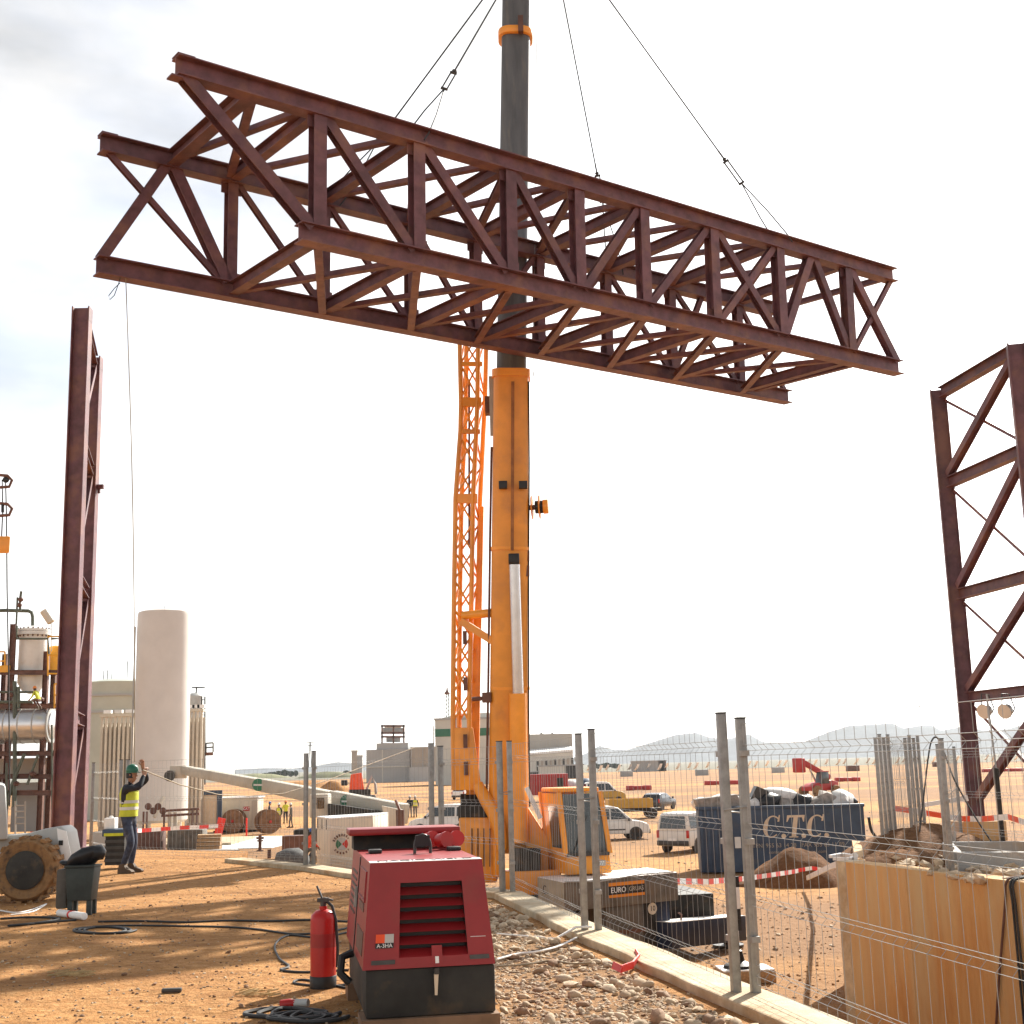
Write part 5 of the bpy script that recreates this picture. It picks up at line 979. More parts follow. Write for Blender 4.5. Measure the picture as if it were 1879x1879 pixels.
# ---- white service box with round logo
q0, q1 = gp(606, 1598, LOW), gp(686, 1598, LOW); Y0 = q0.y - 1.5; p0, p1 = at(606, 1590, Y0), at(690, 1590, Y0 - .2)
t = thing('service_container', 'white service container with round green and red logo left of the generator', 'container', V((p0.x, p0.y, LOW)))
z0_, z1_ = LOW + .1, at(606, 1504, Y0).z; A = [V((p0.x, p0.y, z0_)), V((p1.x, p1.y, z0_)), V((p1.x + .2, p1.y + 3.2, z0_)), V((p0.x - .95, p0.y + 2.6, z0_))]
zr = at(690, 1498, Y0).z
b = MB(); b.hexa(A + [V((A[0].x, A[0].y, z1_)), V((A[1].x - .12, A[1].y, zr)), V((A[2].x, A[2].y, zr)), V((A[3].x, A[3].y, z1_))]); b.build('box_body', 'cream_paint', t, bevel=.03)
b = MB(); b.hexa([V((A[0].x, A[0].y, z1_ + .003)), V((A[1].x - .12, A[1].y, zr + .003)), V((A[2].x, A[2].y, zr + .003)), V((A[3].x, A[3].y, z1_ + .003)), V((A[0].x, A[0].y, z1_ + .06)), V((A[1].x - .12, A[1].y, zr + .06)), V((A[2].x, A[2].y, zr + .06)), V((A[3].x, A[3].y, z1_ + .06))]); b.build('roof_edge', 'white_clean', t)
c = V((lerp(p0.x, p1.x, .26), p0.y - .075, lerp(z0_, z1_, .52)))
def disc_sector(b, c, r, a0, a1, n=8): pts = [c] + [c + V((r * math.cos(a0 + (a1 - a0) * i / n), 0, r * math.sin(a0 + (a1 - a0) * i / n))) for i in range(n + 1)]; b.add(pts + [p - V((0, .01, 0)) for p in pts], [tuple(range(n + 2)), tuple(range(n + 2, 2 * n + 4))[::-1]] + [(i, (i + 1) % (n + 2), (i + 1) % (n + 2) + n + 2, i + n + 2) for i in range(n + 2)])
for a0, m_ in ((R(135), 'green_stripe'), (R(-45), 'tail_red'), (R(45), 'grey_paint'), (R(225), 'bld_grey')): b = MB(); disc_sector(b, c, .25, a0, a0 + R(90)); b.build('logo_sector', m_, t, smooth=0)
for i in range(9):
    a = R(25 + i * 16.5); q = c + V((.36 * math.cos(a), -.006, .36 * math.sin(a))); b = MB(); b.box(q, (.06, .01, .10), rot=Matrix.Rotation(-(a - R(90)), 3, 'Y')); b.build('logo_letter', 'rust_steel', t)
for i in range(6):
    a = R(-140 + i * 20); q = c + V((.36 * math.cos(a), -.006, .36 * math.sin(a))); b = MB(); b.box(q, (.06, .01, .09), rot=Matrix.Rotation(-(a - R(90)), 3, 'Y')); b.build('logo_letter', 'rust_steel', t)
for i, (tx, dz) in enumerate((('MAST', .18), ('SOP', -.06))): text_mesh(tx, .2, plane_m4(V((lerp(p0.x, p1.x, .74), p0.y - .17, c.z + dz)), (1, -.01, 0), (0, 0, 1)), .004).build('lettering', 'lettering_red', t)
b = MB(); b.box(V((lerp(p0.x, p1.x, .24), p0.y - .06, z0_ + .22)), (.75, .02, .22)); b.build('label_panel', 'lettering', t); b = MB(); b.bar(V((lerp(p0.x, p1.x, .52), p0.y - .11, z0_)), V((lerp(p0.x, p1.x, .50), p0.y - .11, z1_)), .03, .02, V((0, 1, 0))); b.build('door_seam', 'bld_tan', t)
b = MB(); b.box(V((lerp(p0.x, p1.x, .62), p0.y - .14, z0_ + .4)), (.3, .04, .8)); b.build('side_locker', 'pipe_green', t)
for k in range(3): b = MB(); b.bar(V((A[3].x + .2 + .28 * k, A[3].y - 1 - .7 * k, z1_)), V((A[3].x + .2 + .28 * k, A[3].y - 1 - .7 * k, z1_ - .4)), .03, .03); b.build('side_handle', 'black', t)
b = MB(); b.rock(V((-8.9, 53.0, LOW + .5)), .75, random.Random(8), (1.1, .9, .85), .12, 2); solo('spoil_sack', b, 'work_grey', 'big dark sack slumped against the white service container', 'sack', smooth=80)
b = MB(); b.box(at(540, 1553, 60), (.95, .9, .95)); t = solo('red_crate', b, 'rust_steel', 'rusty red crate behind the dark sack', 'crate')
b = MB(); b.hexa([V((-9.7, 53.8, LOW)), V((-5.9, 53.0, LOW)), V((-5.9, 54.2, LOW)), V((-9.7, 55, LOW)), V((-9.7, 53.8, LOW + .1)), V((-5.9, 53.0, LOW + .1)), V((-5.9, 54.2, LOW + .1)), V((-9.7, 55, LOW + .1))]); solo('timber_plank', b, 'wood', 'pale plank in front of the white service container', 'plank')
# ---- generator set, drums, tarpaulins and pump between the yard and the tank
p = gp(430, 1528, LOW); t = thing('generator_set', 'cream container generator with red badge behind the cable drums', 'generator', V((p.x, p.y + .6, LOW)))
P0 = V((p.x, p.y + .6, LOW)); b = MB(); b.box(P0 + V((0, 1, 1.25)), (3.0, 2.2, 2.2)); b.build('housing', 'cream_paint', t, bevel=.04); b = MB(); b.box(P0 + V((0, 1, 2.39)), (3.2, 2.4, .08)); b.build('roof', 'white_clean', t)
b = MB(); b.box(P0 + V((.72, -.12, 1.6)), (.46, .03, .30)); bd_ = b.build('badge', 'tail_red', t); text_mesh('CAT', .24, plane_m4(P0 + V((.72, -.15, 1.6)), (1, 0, 0), (0, 0, 1)), .004).build('lettering', 'white_clean', bd_)
b = MB(); b.box(P0 + V((1.3, -.12, 1.2)), (.4, .03, 1.9)); b.build('door', 'bld_tan', t)
for k in range(2): b = MB(); b.box(P0 + V((0, .1 + k * 1.6, .07)), (3.2, .2, .14)); b.build('skid', 'black', t)
def drum(px, py, tilt, lb):
    p = gp(px, py, LOW); ax = V((tilt, -1, 0)).normalized(); c = V((p.x, p.y, LOW + .82)); t = thing('cable_drum', lb, 'cable drum', V((p.x, p.y, LOW)), group='wooden cable drums')
    for k in (0, .75): b = MB(); b.lathe([(0, k), (.8, k), (.8, k + .07), (0, k + .07)], c, ax, 26); b.build('flange', 'wood_drum', t)
    b = MB(); b.tube(c, c + ax * .8, .45, 20); b.build('wound_cable', 'black_dusty', t); b = MB(); b.lathe([(0, .82), (.10, .82), (.10, .86), (0, .86)], c, ax, 12); b.build('hub', 'tail_red', t)
    for i in range(6): a = i * math.pi / 6; _, s1_, s2_ = frame(ax); d = s1_ * math.cos(a) + s2_ * math.sin(a); b = MB(); b.bar(c + ax * .822 - d * .7, c + ax * .822 + d * .7, .12, .02, ax); b.build('flange_board', 'wood_drum', t)
drum(433, 1528, -.1, 'round wooden cable drum in front of the cream generator'); drum(486, 1530, .75, 'wooden cable drum turned sideways beside the workers')
p = gp(440, 1556, LOW); b = MB(); b.slab([(p.x - 2.6, p.y - 1), (p.x + 2.0, p.y - 1.2), (p.x + 3.0, p.y + 11), (p.x - 1.6, p.y + 12)], LOW + .01, LOW + .05); solo('white_sheet', b, 'white_clean', 'white sheet spread on the ground in front of the cable drums', 'sheet')
p = gp(477, 1562, LOW); t = thing('hydrant', 'brown upright valve standing on the white sheet', 'valve', V((p.x, p.y, LOW))); q = V((p.x, p.y, LOW))
b = MB(); b.tube(q, q + V((0, 0, .85)), .09, 10); b.lathe([(.18, .0), (.18, .06)], q, n=12); b.build('stem', 'rust_steel', t); b = MB(); b.lathe([(.16, 0), (.16, .08)], q + V((0, 0, .5)), n=12); b.tube(q + V((-.2, 0, .68)), q + V((.2, 0, .68)), .06, 8); b.build('flange', 'rust_steel', t)
p = gp(494, 1575, LOW); b = MB(); b.tube(V((p.x, p.y, LOW)), V((p.x, p.y, LOW + .42)), .09, 10); solo('stub_pipe', b, 'rust_steel', 'short rusty stub pipe right of the white sheet', 'pipe')
for i, (px, lb) in enumerate(((405, 'red and white striped board left of the cable drums, leaning'), (458, 'thin red marker post between the two cable drums'))):
    p = gp(px, 1534, LOW); b = MB(); b.bar(V((p.x, p.y - 1, LOW)), V((p.x + (.3 if i == 0 else 0), p.y - 1, LOW + 1.2)), .5 if i == 0 else .1, .05, V((0, 1, 0))); solo('marker_board', b, 'tape_red', lb, 'marker')
b = MB(); p = gp(388, 1530, LOW); b.box(V((p.x, p.y, LOW + 1.6)), (1.3, .6, 2.6)); o = solo('yellow_cabinet', b, 'lettering', 'dull yellow cabinet with blue frame left of the cream generator', 'cabinet'); b = MB(); b.box(V((p.x + .6, p.y - .35, LOW + 1.8)), (.35, .1, 2.3)); b.box(V((p.x - .1, p.y - .36, LOW + 2.8)), (1.5, .1, .3)); b.build('blue_frame', 'container_blue', o)
p = gp(400, 1575, LOW); b = MB(); b.box(V((p.x, p.y, LOW + .2)), (2.0, 1.4, .4), .3); solo('concrete_block', b, 'concrete_grey', 'low grey concrete block beside the white sheet', 'block', bevel=.05)
p = gp(384, 1566, LOW); b = MB(); 
for k in range(5): b.box(V((p.x, p.y, LOW + .1 + k * .2)), (1.2, .9, .15), .05 * k)
solo('pallet_stack', b, 'wood', 'stack of pale pallets right of the white tank', 'pallets')
# ================================================================== BLUE SKIP WITH RUBBLE
Yc = 50.0; k0 = at(1286, 1598, Yc); k1 = at(1594, 1590, Yc - .6); zt0 = at(1286, 1487, Yc).z; Lc = k1.x - k0.x; SK = V((k0.x, k0.y, LOW + .06)); Hc = zt0 - SK.z
ry = math.atan2(k1.y - k0.y, Lc); t = thing('roll_off_skip', 'blue steel skip full of rubbish with large white letters', 'skip', SK, ry, world=False)
prof = [(0, 0), (Lc - 1.15, 0), (Lc, .8), (Lc, Hc), (0, Hc)]
b = MB(); b.prism(prof, 0, .06); b.build('side_wall', 'container_blue', t, smooth=0); b = MB(); b.prism(prof, 2.34, 2.4); b.build('side_wall', 'container_blue', t, smooth=0)
b = MB(); b.bb(0, .06, .06, 2.34, 0, Hc); b.build('end_wall', 'container_blue', t); b = MB(); b.bb(.06, Lc - 1.15, .06, 2.34, .0, .06); b.build('floor', 'container_blue', t); b = MB(); b.hexa([V((Lc - 1.15, .06, 0)), V((Lc, .06, .8)), V((Lc, 2.34, .8)), V((Lc - 1.15, 2.34, 0)), V((Lc - 1.2, .06, .06)), V((Lc - .06, .06, .86)), V((Lc - .06, 2.34, .86)), V((Lc - 1.2, 2.34, .06))]); b.bb(Lc - .06, Lc, .06, 2.34, .86, Hc); b.build('ramp_end', 'container_blue', t)
b = MB(); b.bb(-.04, Lc + .04, -.05, .11, Hc, Hc + .12); b.bb(-.04, Lc + .04, 2.29, 2.45, Hc, Hc + .12); b.bb(-.04, .1, .12, 2.28, Hc, Hc + .12); b.build('rim', 'container_blue', t, bevel=.02)
for x in (.06, .32, .58, .84): b = MB(); b.bb(x, x + .10, -.06, -.003, .02, Hc - .01); b.build('rib', 'container_blue', t, bevel=.012)
b = MB(); b.bb(1.30, 1.52, -.05, -.003, .85, 1.25); b.build('document_box', 'reflective', t)
def letter_C(cx, cz, h, m4):
    b = MB(); n = 26; o, i_ = [], []
    for k in range(n + 1):
        a = R(48 + (312 - 48) * k / n); rx, rz = h * .40, h * .5; th = .05 + .15 * abs(math.cos((a - math.pi) * .62)) ** 2
        o.append((rx * math.cos(a), rz * math.sin(a))); i_.append(((rx - th * h) * math.cos(a) , (rz - .06 * h) * math.sin(a)))
    def pt(x, z, y): return V((cx + x + z * .16, y, cz + z))
    m = n + 1; vs = [pt(x, z, -.02) for x, z in o] + [pt(x, z, -.02) for x, z in i_] + [pt(x, z, -.004) for x, z in o] + [pt(x, z, -.004) for x, z in i_]
    fs = [(k, k + 1, m + k + 1, m + k) for k in range(n)] + [(k, 2 * m + k, 2 * m + k + 1, k + 1) for k in range(n)] + [(m + k, m + k + 1, 3 * m + k + 1, 3 * m + k) for k in range(n)]
    b.add(vs, fs); b.hexa([pt(x, z, y) for y in (-.02, -.004) for x, z in ((h * .22, h * .22), (h * .31, h * .22), (h * .31, h * .52), (h * .26, h * .52))]); return b
def letter_T(cx, cz, h):
    b = MB()
    def pt(x, z, y): return V((cx + x + z * .16, y, cz + z))
    for poly in ([(-.10, -.5), (.10, -.5), (.10, .40), (-.10, .40)], [(-.40, .40), (.40, .40), (.40, .5), (-.40, .5)], [(-.40, .2), (-.36, .2), (-.28, .40), (-.40, .40)], [(.40, .2), (.36, .2), (.28, .40), (.40, .40)], [(-.2, -.5), (.2, -.5), (.2, -.45), (-.2, -.45)]):
        n = len(poly); b.add([pt(x * h, z * h, -.02) for x, z in poly] + [pt(x * h, z * h, -.004) for x, z in poly], [tuple(range(n)), tuple(range(n, 2 * n))[::-1]] + [(i, (i + 1) % n, n + (i + 1) % n, n + i) for i in range(n)])
    return b
lx = lambda px: (at(px, 1520, Yc).x - k0.x); hC = .80; zC = Hc - (1518 - 1487) / 2400 * Yc
letter_C(lx(1415), zC, hC, None).build('letter', 'lettering', t, smooth=0); letter_T(lx(1456), zC, hC).build('letter', 'lettering', t, smooth=0); letter_C(lx(1494), zC, hC, None).build('letter', 'lettering', t, smooth=0)
for px in (1435, 1471, 1512): b = MB(); b.lathe([(0, 0), (.085, 0), (.085, .016), (0, .016)], V((lx(px), -.004, zC - hC * .43)), V((0, -1, 0)), 14); b.build('letter', 'lettering', t)
text_mesh('TFN. 955 63 14 28   FAX 955 63 11 89', .21, plane_m4(V((lx(1460), -.01, zC - .68)), (1, 0, 0), (0, 0, 1)), .004).build('lettering', 'lettering_dim', t, smooth=0)
text_mesh('contenedoresctcservicios.com', .17, plane_m4(V((lx(1458), -.01, zC - .92)), (1, 0, 0), (0, 0, 1)), .004).build('lettering', 'lettering_dim', t, smooth=0)
r4 = random.Random(11)
def inskip(px, dy, dz): q = at(px, 1487, Yc); return V((q.x, Yc + dy, SK.z + Hc + dz))
ORD = ['first', 'second', 'third', 'fourth', 'fifth', 'sixth', 'seventh', 'eighth', 'ninth', 'tenth']; seen = {}
for i in range(26):
    px = 1300 + i * 10.5 + r4.uniform(-4, 4); m_ = ('bag_white', 'bag_black', 'rubble_grey', 'bag_white', 'rubble_grey', 'bag_black')[i % 6]; kd = {'bag_white': 'white', 'bag_black': 'black', 'rubble_grey': 'grey'}[m_]
    s = r4.uniform(.28, .5); b = MB(); b.rock(inskip(px, r4.uniform(.35, 1.9), r4.uniform(.0, .26)), s, r4, (1.2, 1, .75), .2, 2); seen[kd] = seen.get(kd, 0) + 1; solo('rubbish_bag', b, m_, f'{kd} rubbish bag in the blue skip, {ORD[seen[kd] - 1]} {kd} one from the left', 'rubbish bag', f'{kd} rubbish bags in the skip', smooth=60)
b = MB(); q = inskip(1438, .9, .48); b.rock(q, .42, r4, (1.9, 1, .62), .05, 2); solo('rubbish_bag', b, 'bag_white', 'long white sack lying on top of the rubbish in the skip', 'rubbish bag', smooth=80)
b = MB(); q = inskip(1322, .5, .3); b.hexa([q + V(v) for v in ((-.7, -.3, -.4), (.9, -.3, -.3), (.9, .5, -.3), (-.7, .5, -.4), (-.9, -.3, .1), (.7, -.3, .25), (.7, .5, .25), (-.9, .5, .1))]); solo('cardboard_box', b, 'rubble_grey', 'crushed grey-brown box at the left end of the skip', 'box', bevel=.04)
b = MB(); q = inskip(1400, .7, .2)
b.prism([(-.45, 0), (.5, 0), (.3, .45), (-.1, .62)], -.3, .4, Matrix.Translation(q)); solo('dark_slab', b, 'steel_dark', 'dark angular slab sticking out of the rubbish in the skip', 'slab')
# heaps
def heap(c, rx, ry_, h, seed, mat, label, name='dirt_pile'):
    b = MB(); n, m = 26, 9
    for j in range(m + 1):
        t_ = j / m
        for i in range(n): a = 2 * math.pi * i / n; k = 1 + .25 * noise.noise(V((math.cos(a) * 1.5, math.sin(a) * 1.5, seed))) ; rr = (1 - t_) * k; z = h * (1 - (1 - t_) ** 1.7) * (1 + .2 * noise.noise(V((math.cos(a) * rr * 3, math.sin(a) * rr * 3, seed + 5)))) + .05 * noise.noise(V((i * .9, j * 1.1, seed))); b.v.append(V((c.x + rx * rr * math.cos(a), c.y + ry_ * rr * math.sin(a), c.z + (z if j else -.05))))
    b.f = [(j * n + i, j * n + (i + 1) % n, (j + 1) * n + (i + 1) % n, (j + 1) * n + i) for j in range(m) for i in range(n)]; b.f.append(tuple(m * n + i for i in range(n))); b.mi = [0] * len(b.f)
    return solo(name, b, mat, label, 'pile', smooth=60)
q = gp(1465, 1622, LOW); heap(V((q.x, q.y, LOW)), 1.9, 1.5, 1.15, 3, 'soil', 'brown dirt pile in front of the lettered skip')
q = gp(1400, 1624, LOW); heap(V((q.x, q.y, LOW)), 1.2, .8, .35, 4, 'soil', 'low spill of dirt left of the pile by the skip')
for (px, py, rx, h, lb) in ((612, 1452, 3.6, 1.9, 'reddish dirt heap beyond the white boom'), (560, 1444, 12, 1.6, 'long low dirt bank on the far side of the site')):
    q = gp(px, py, LOW); heap(V((q.x, q.y, LOW)), rx, rx * .6, h, px, 'dirt', lb)
q = gp(490, 1428, LOW); heap(V((q.x - 6, q.y, LOW)), 22, 12, 3.2, 7, 'foliage_dry', 'long grassy bank below the far trees', 'grass_bank'); q = gp(590, 1428, LOW); heap(V((q.x, q.y + 20, LOW)), 18, 10, 3.4, 9, 'foliage_dry', 'second grassy bank behind the fence post', 'grass_bank')
heap(V((7.3, 24.6, -.2)), 1.5, 1.8, .55, 12, 'soil', 'brown rubble heap under the stacked fence panels'); heap(V((6.1, 21.8, -.1)), .9, .7, .25, 14, 'soil', 'low rubble spill on top of the stained wall')
heap(V((12.2, 25.5, -.4)), 1.2, 1.0, .5, 15, 'foliage_dry', 'weedy mound beside the right steel frame')
b = MB(); r5 = random.Random(21)
for i in range(90): x, y = 5.7 + r5.uniform(0, 1.6), 17.6 + r5.uniform(0, 4.5); b.rock(V((x, y, .0)), r5.uniform(.03, .10), r5, (1.3, 1, .6), .25)
tag(stuff(solo('wall_rubble', b, 'stone', 'rubble strewn along the top of the stained wall', 'rubble', smooth=0)), 'rubble strewn along the top of the stained wall', 'rubble')
b = MB()
TP = [(p.x, p.y) for p in T]
for i in range(220):
    x, y = 7.0 + r5.gauss(0, .8), 24.2 + r5.gauss(0, 1.2)
    if not inpoly(x, y, TP): continue
    b.rock(V((x, y, -.16 + max(0, .5 - ((x - 7.3) ** 2 + (y - 24.6) ** 2) ** .5 * .32))), r5.uniform(.03, .12), r5, (1.4, 1, .6), .25)
tag(stuff(solo('terrace_rubble', b, 'stone_dark', 'broken bricks and rubble around the stacked fence panels', 'rubble', smooth=0)), 'broken bricks and rubble around the stacked fence panels', 'rubble')
# ================================================================== TAPES, TERRACE DETAILS
def tape(label, pts, w=.10, seg=.32, red='tape_red', white='tape_white', name='barrier_tape'):
    pts = [V(p) for p in pts]; q = []
    for i in range(len(pts) - 1):
        n = max(2, int((pts[i + 1] - pts[i]).length / seg)); q += [lerp(pts[i], pts[i + 1], k / n) for k in range(n)]
    q.append(pts[-1]); b = MB(); up = V((0, 0, w / 2)); 
    for i, (a, c) in enumerate(zip(q[:-1], q[1:])):
        tw_ = V((0, .02 * math.sin(i), 0)); b.cur = i % 2; b.hexa([a - up, c - up, c - up + V((0, .004, 0)), a - up + V((0, .004, 0)), a + up + tw_, c + up + tw_, c + up + tw_ + V((0, .004, 0)), a + up + tw_ + V((0, .004, 0))])
    return solo(name, b, [red, white], label, 'tape', smooth=0)
tape('red and white tape strung from the crane to the dirt pile', [at(1236, 1617, 30), at(1300, 1618, 33), at(1370, 1612, 37), at(1440, 1602, 41), at(1465, 1598, 43)], .13, .52)
tape('end of red and white tape lying over the dirt pile', [at(1465, 1597, 43), at(1490, 1593, 43.2), at(1510, 1596, 43.4)], .12, .2)
tape('faded red and white tape across the foot of the white tank', [at(196, 1526, 52), at(260, 1524, 56), at(330, 1519, 58), at(400, 1516, 60)], .16, .5)
tape('orange and white tape fluttering round the right frame footing', [at(1640, 1483, 30), at(1700, 1492, 30), at(1760, 1502, 30.4), at(1800, 1503, 30), at(1850, 1499, 28), at(1890, 1512, 26)], .12, .9, 'hivis_orange', 'plastic_white')
b = MB(); b.bar(at(1690, 1478, 31), at(1765, 1466, 31.4), .02, .1); b.bar(at(1765, 1466, 31.4), at(1776, 1464, 31.3), .02, .14); solo('plastic_strip', b, 'plastic_white', 'white plastic strip tied to the foot of the right frame', 'strip')
b = MB(); pl = [at(1481, 1611, 43), at(1500, 1602, 40), at(1525, 1590, 35), at(1552, 1580, 26), at(1570, 1573, 21.6)]
for p, q in zip(pl[:-1], pl[1:]): b.bar(p, q + (q - p) * .03, .05, .14)
solo('plastic_sheet', b, 'plastic_white', 'twisted white plastic strip trailing off the corner of the stained wall', 'sheet')
b = MB(); pl = gl([(1524, 1574), (1545, 1570), (1572, 1574), (1560, 1579), (1530, 1578)], .02)
for p, q in zip(pl[:-1], pl[1:]): b.bar(p, q, .06, .05)
solo('plastic_sheet', b, 'plastic_white', 'folded white plastic lying on the corner of the stained wall', 'sheet')
# stacked fence panels leaning together on the terrace
for i in range(4):
    p = V((6.55 + .16 * i, 24.4 + .3 * i, 0)); q = V((7.75 + .16 * i, 26.6 + .25 * i, 0)); fence(p, q, ['nearest of the mesh panels stacked on the rubble heap', 'second of the mesh panels stacked on the rubble heap', 'third of the mesh panels stacked on the rubble heap', 'farthest of the mesh panels stacked on the rubble heap'][i], h=2.0 + .06 * (i % 2), z0=-.05, group='stacked fence panels', pr=.03)
pa = [at(1686, 1538, 24), at(1694, 1470, 24.2), at(1704, 1385, 24.4), at(1711, 1357, 24.5), at(1722, 1356, 24.5), at(1736, 1390, 24.6), at(1752, 1432, 24.6), at(1790, 1500, 24.6), at(1838, 1572, 24.2)]
cable('bent_rod', pa, .016, 'steel_dark', 'dark flexible rod bent into a tall arch left of the right frame', 'rod')
# floodlights hung under a beam of the right frame
for i, px in enumerate((1808, 1846)):
    Y = 29.9 - i * .45; c = at(px, 1304, Y); t = thing('floodlight', ['round floodlight hanging under the right frame beam, left one', 'round floodlight hanging under the right frame beam, right one'][i], 'floodlight', c, group='floodlights'); ax = V((-.75, -.6, -.3)).normalized()
    b = MB(); b.lathe([(.05, -.12), (.13, -.08), (.17, .05), (.17, .07)], c, ax, 20); b.build('housing', 'galv', t); b = MB(); b.lathe([(0, .072), (.165, .072), (.165, .085), (0, .085)], c, ax, 20); b.build('lens', 'lamp_glass', t)
    b = MB(); b.path([c + V((-.08, 0, .12)), c + V((-.02, .1, .38)), c + V((.14, .1, .36)), c + V((.22, .05, .05)), c + V((.16, .05, -.06))], .014, 6); b.build('bracket', 'steel_dark', t); b = MB(); b.tube(c - ax * .12, c - ax * .2, .04, 8); b.build('gland', 'black', t)
b = MB(); c0, c1 = at(1838, 1520, 29), at(1830, 1290, 29); b.tube(V((c0.x, c0.y, -.5)), V((c0.x, c0.y, 1.3)), .055, 8); o = solo('service_post', b, 'black_dusty', 'dark slim post standing beside the right steel frame', 'post'); b = MB(); b.tube(V((c0.x, c0.y, 1.3)), V((c0.x - .05, c0.y, 2.9)), .02, 6); b.build('antenna', 'wire', o)
for i, (px, py, m_, lb) in enumerate(((1672, 1560, 'foliage', 'small dark plant clump on the terrace rubble'), (1620, 1545, 'black', 'black pipe end curling out of the rubble heap'))):
    q = gp(px, py, -.1); b = MB()
    if i == 0:
        r6 = random.Random(2)
        for k in range(60): a = r6.uniform(0, 6.28); e = V((math.cos(a) * .2, math.sin(a) * .2, r6.uniform(.05, .3))); b.add([q, q + e + V((.03, 0, 0)), q + e * 1.15, q + e - V((.03, 0, 0))], [(0, 1, 2, 3)])
        solo('weed_clump', b, m_, lb, 'plant', smooth=0)
    else: cable('pipe_end', [q + V((-.25, 0, .5)), q + V((-.2, 0, .2)), q + V((0, -.05, .05)), q + V((.5, -.1, .04)), q + V((1.1, -.1, .03))], .03, m_, lb, 'pipe')
b = MB(); 
for k in range(14): q = gp(1500 + r5.uniform(-25, 30), 1617 + r5.uniform(-8, 8), LOW); b.rock(V((q.x, q.y, LOW + .08)), r5.uniform(.1, .22), r5, (1.4, 1, .5), .25)
tag(stuff(solo('litter_heap', b, 'bag_black', 'dark litter lying at the right foot of the dirt pile', 'litter')), 'dark litter lying at the right foot of the dirt pile', 'litter')
# ================================================================== LEFT SIDE MACHINES
Tc = gp(48, 1662); c = V((Tc.x - .16, Tc.y + .35, .53)); t = thing('site_dumper', 'grey wheeled site dumper with dusty tyre cut off by the left edge', 'dumper', V((c.x, c.y, 0)))
def big_tyre(c, nm='wheel'):
    b = MB(); ax = V((.05, -1, 0)); b.lathe([(.28, -.02), (.36, .02), (.46, .03), (.515, -.04), (.525, -.18), (.515, -.32), (.46, -.38), (.28, -.36)], c, ax, 36); ty = b.build(nm, 'rubber_dusty', t)
    b = MB(); b.lathe([(0, -.06), (.09, -.03), (.10, -.10), (.26, -.12), (.30, -.0), (.315, .03), (.29, .04)], c, ax, 30); b.build('rim', 'black_dusty', ty)
    for i in range(18):
        a = i * 2 * math.pi / 18; r_ = .53; q = c + V((r_ * math.cos(a), 0, r_ * math.sin(a)))
        for s in (0, 1): b = MB(); m3 = Matrix.Rotation(-a + R(12 * (1 if s else -1)), 3, 'Y'); b.box(q + V((0, .10 + .16 * s, 0)), (.05, .17, .085), rot=m3); b.build('tread_lug', 'rubber_dusty', ty)
big_tyre(c)
b = MB(); prof = [(-1.3, .72), (-1.3, 1.18), (-.2, 1.22), (.15, 1.30), (.42, 1.34), (.52, 1.25), (.66, .62), (.56, .60), (.46, .78), (.28, .95), (-.3, .98), (-.7, .72)]
b.prism(prof, .42, 1.0, Matrix.Translation(V((c.x, c.y, -.12)))); b.build('fender', 'grey_paint', t, bevel=.04)
b = MB(); b.prism([(.36, 1.30), (.52, 1.25), (.68, .60), (.58, .60), (.40, 1.0)], .40, .418, Matrix.Translation(V((c.x, c.y, -.12)))); b.build('fender_face', 'white_clean', t); b = MB(); b.box(V((c.x + .44, c.y + .39, .94)), (.07, .02, .08)); b.build('fender_slot', 'black', t)
b = MB(); b.hexa([at(-40, 1515, 17.6), at(8, 1512, 17.6), at(8, 1512, 19), at(-40, 1515, 19), at(-40, 1380, 17.6), at(2, 1385, 17.6), at(2, 1385, 19), at(-40, 1380, 19)]); b.build('cab', 'grey_paint', t, bevel=.06)
b = MB(); b.tube(V((c.x - 2.2, c.y + 1.1, .62)), V((c.x + .4, c.y + 1.1, .62)), .22, 12); b.build('axle_beam', 'black_dusty', t)
t.scale = (.80,) * 3
c2 = V((at(135, 1600, c.y + 1.5).x - .535, c.y + 1.5, .53)); big_tyre(c2)
# dark welding set on legs
p = gp(147, 1680); zb_ = .14; t = thing('tool_bin', 'dark green-black steel bin on legs beside the dusty tyre', 'bin', V((p.x, p.y, 0))); X0, X1, Yn = p.x - .22, p.x + .16, p.y
b = MB(); b.hexa([V((X0 + .02, Yn, zb_ + .06)), V((X1 - .02, Yn, zb_ + .06)), V((X1 - .02, Yn + .3, zb_ + .06)), V((X0 + .02, Yn + .3, zb_ + .06)), V((X0 - .02, Yn, .66)), V((X1 + .02, Yn, .66)), V((X1 + .02, Yn + .32, .66)), V((X0 - .02, Yn + .32, .66))]); b.build('body', 'dark_bin', t, bevel=.015)
b = MB(); b.box(((X0 + X1) / 2, Yn + .16, .675), (.44, .36, .03)); b.build('rim', 'dark_bin', t, bevel=.008)
for x in (X0 + .06, X1 - .05): 
    for y in (Yn + .05, Yn + .25): b = MB(); b.box((x, y, .10), (.07, .06, .2)); b.build('leg', 'dark_bin', t)
t.scale = (.84,) * 3
b = MB(); b.box((X0 - .10, Yn + .25, .36), (.16, .3, .55)); b.build('side_case', 'weight', t, bevel=.03)
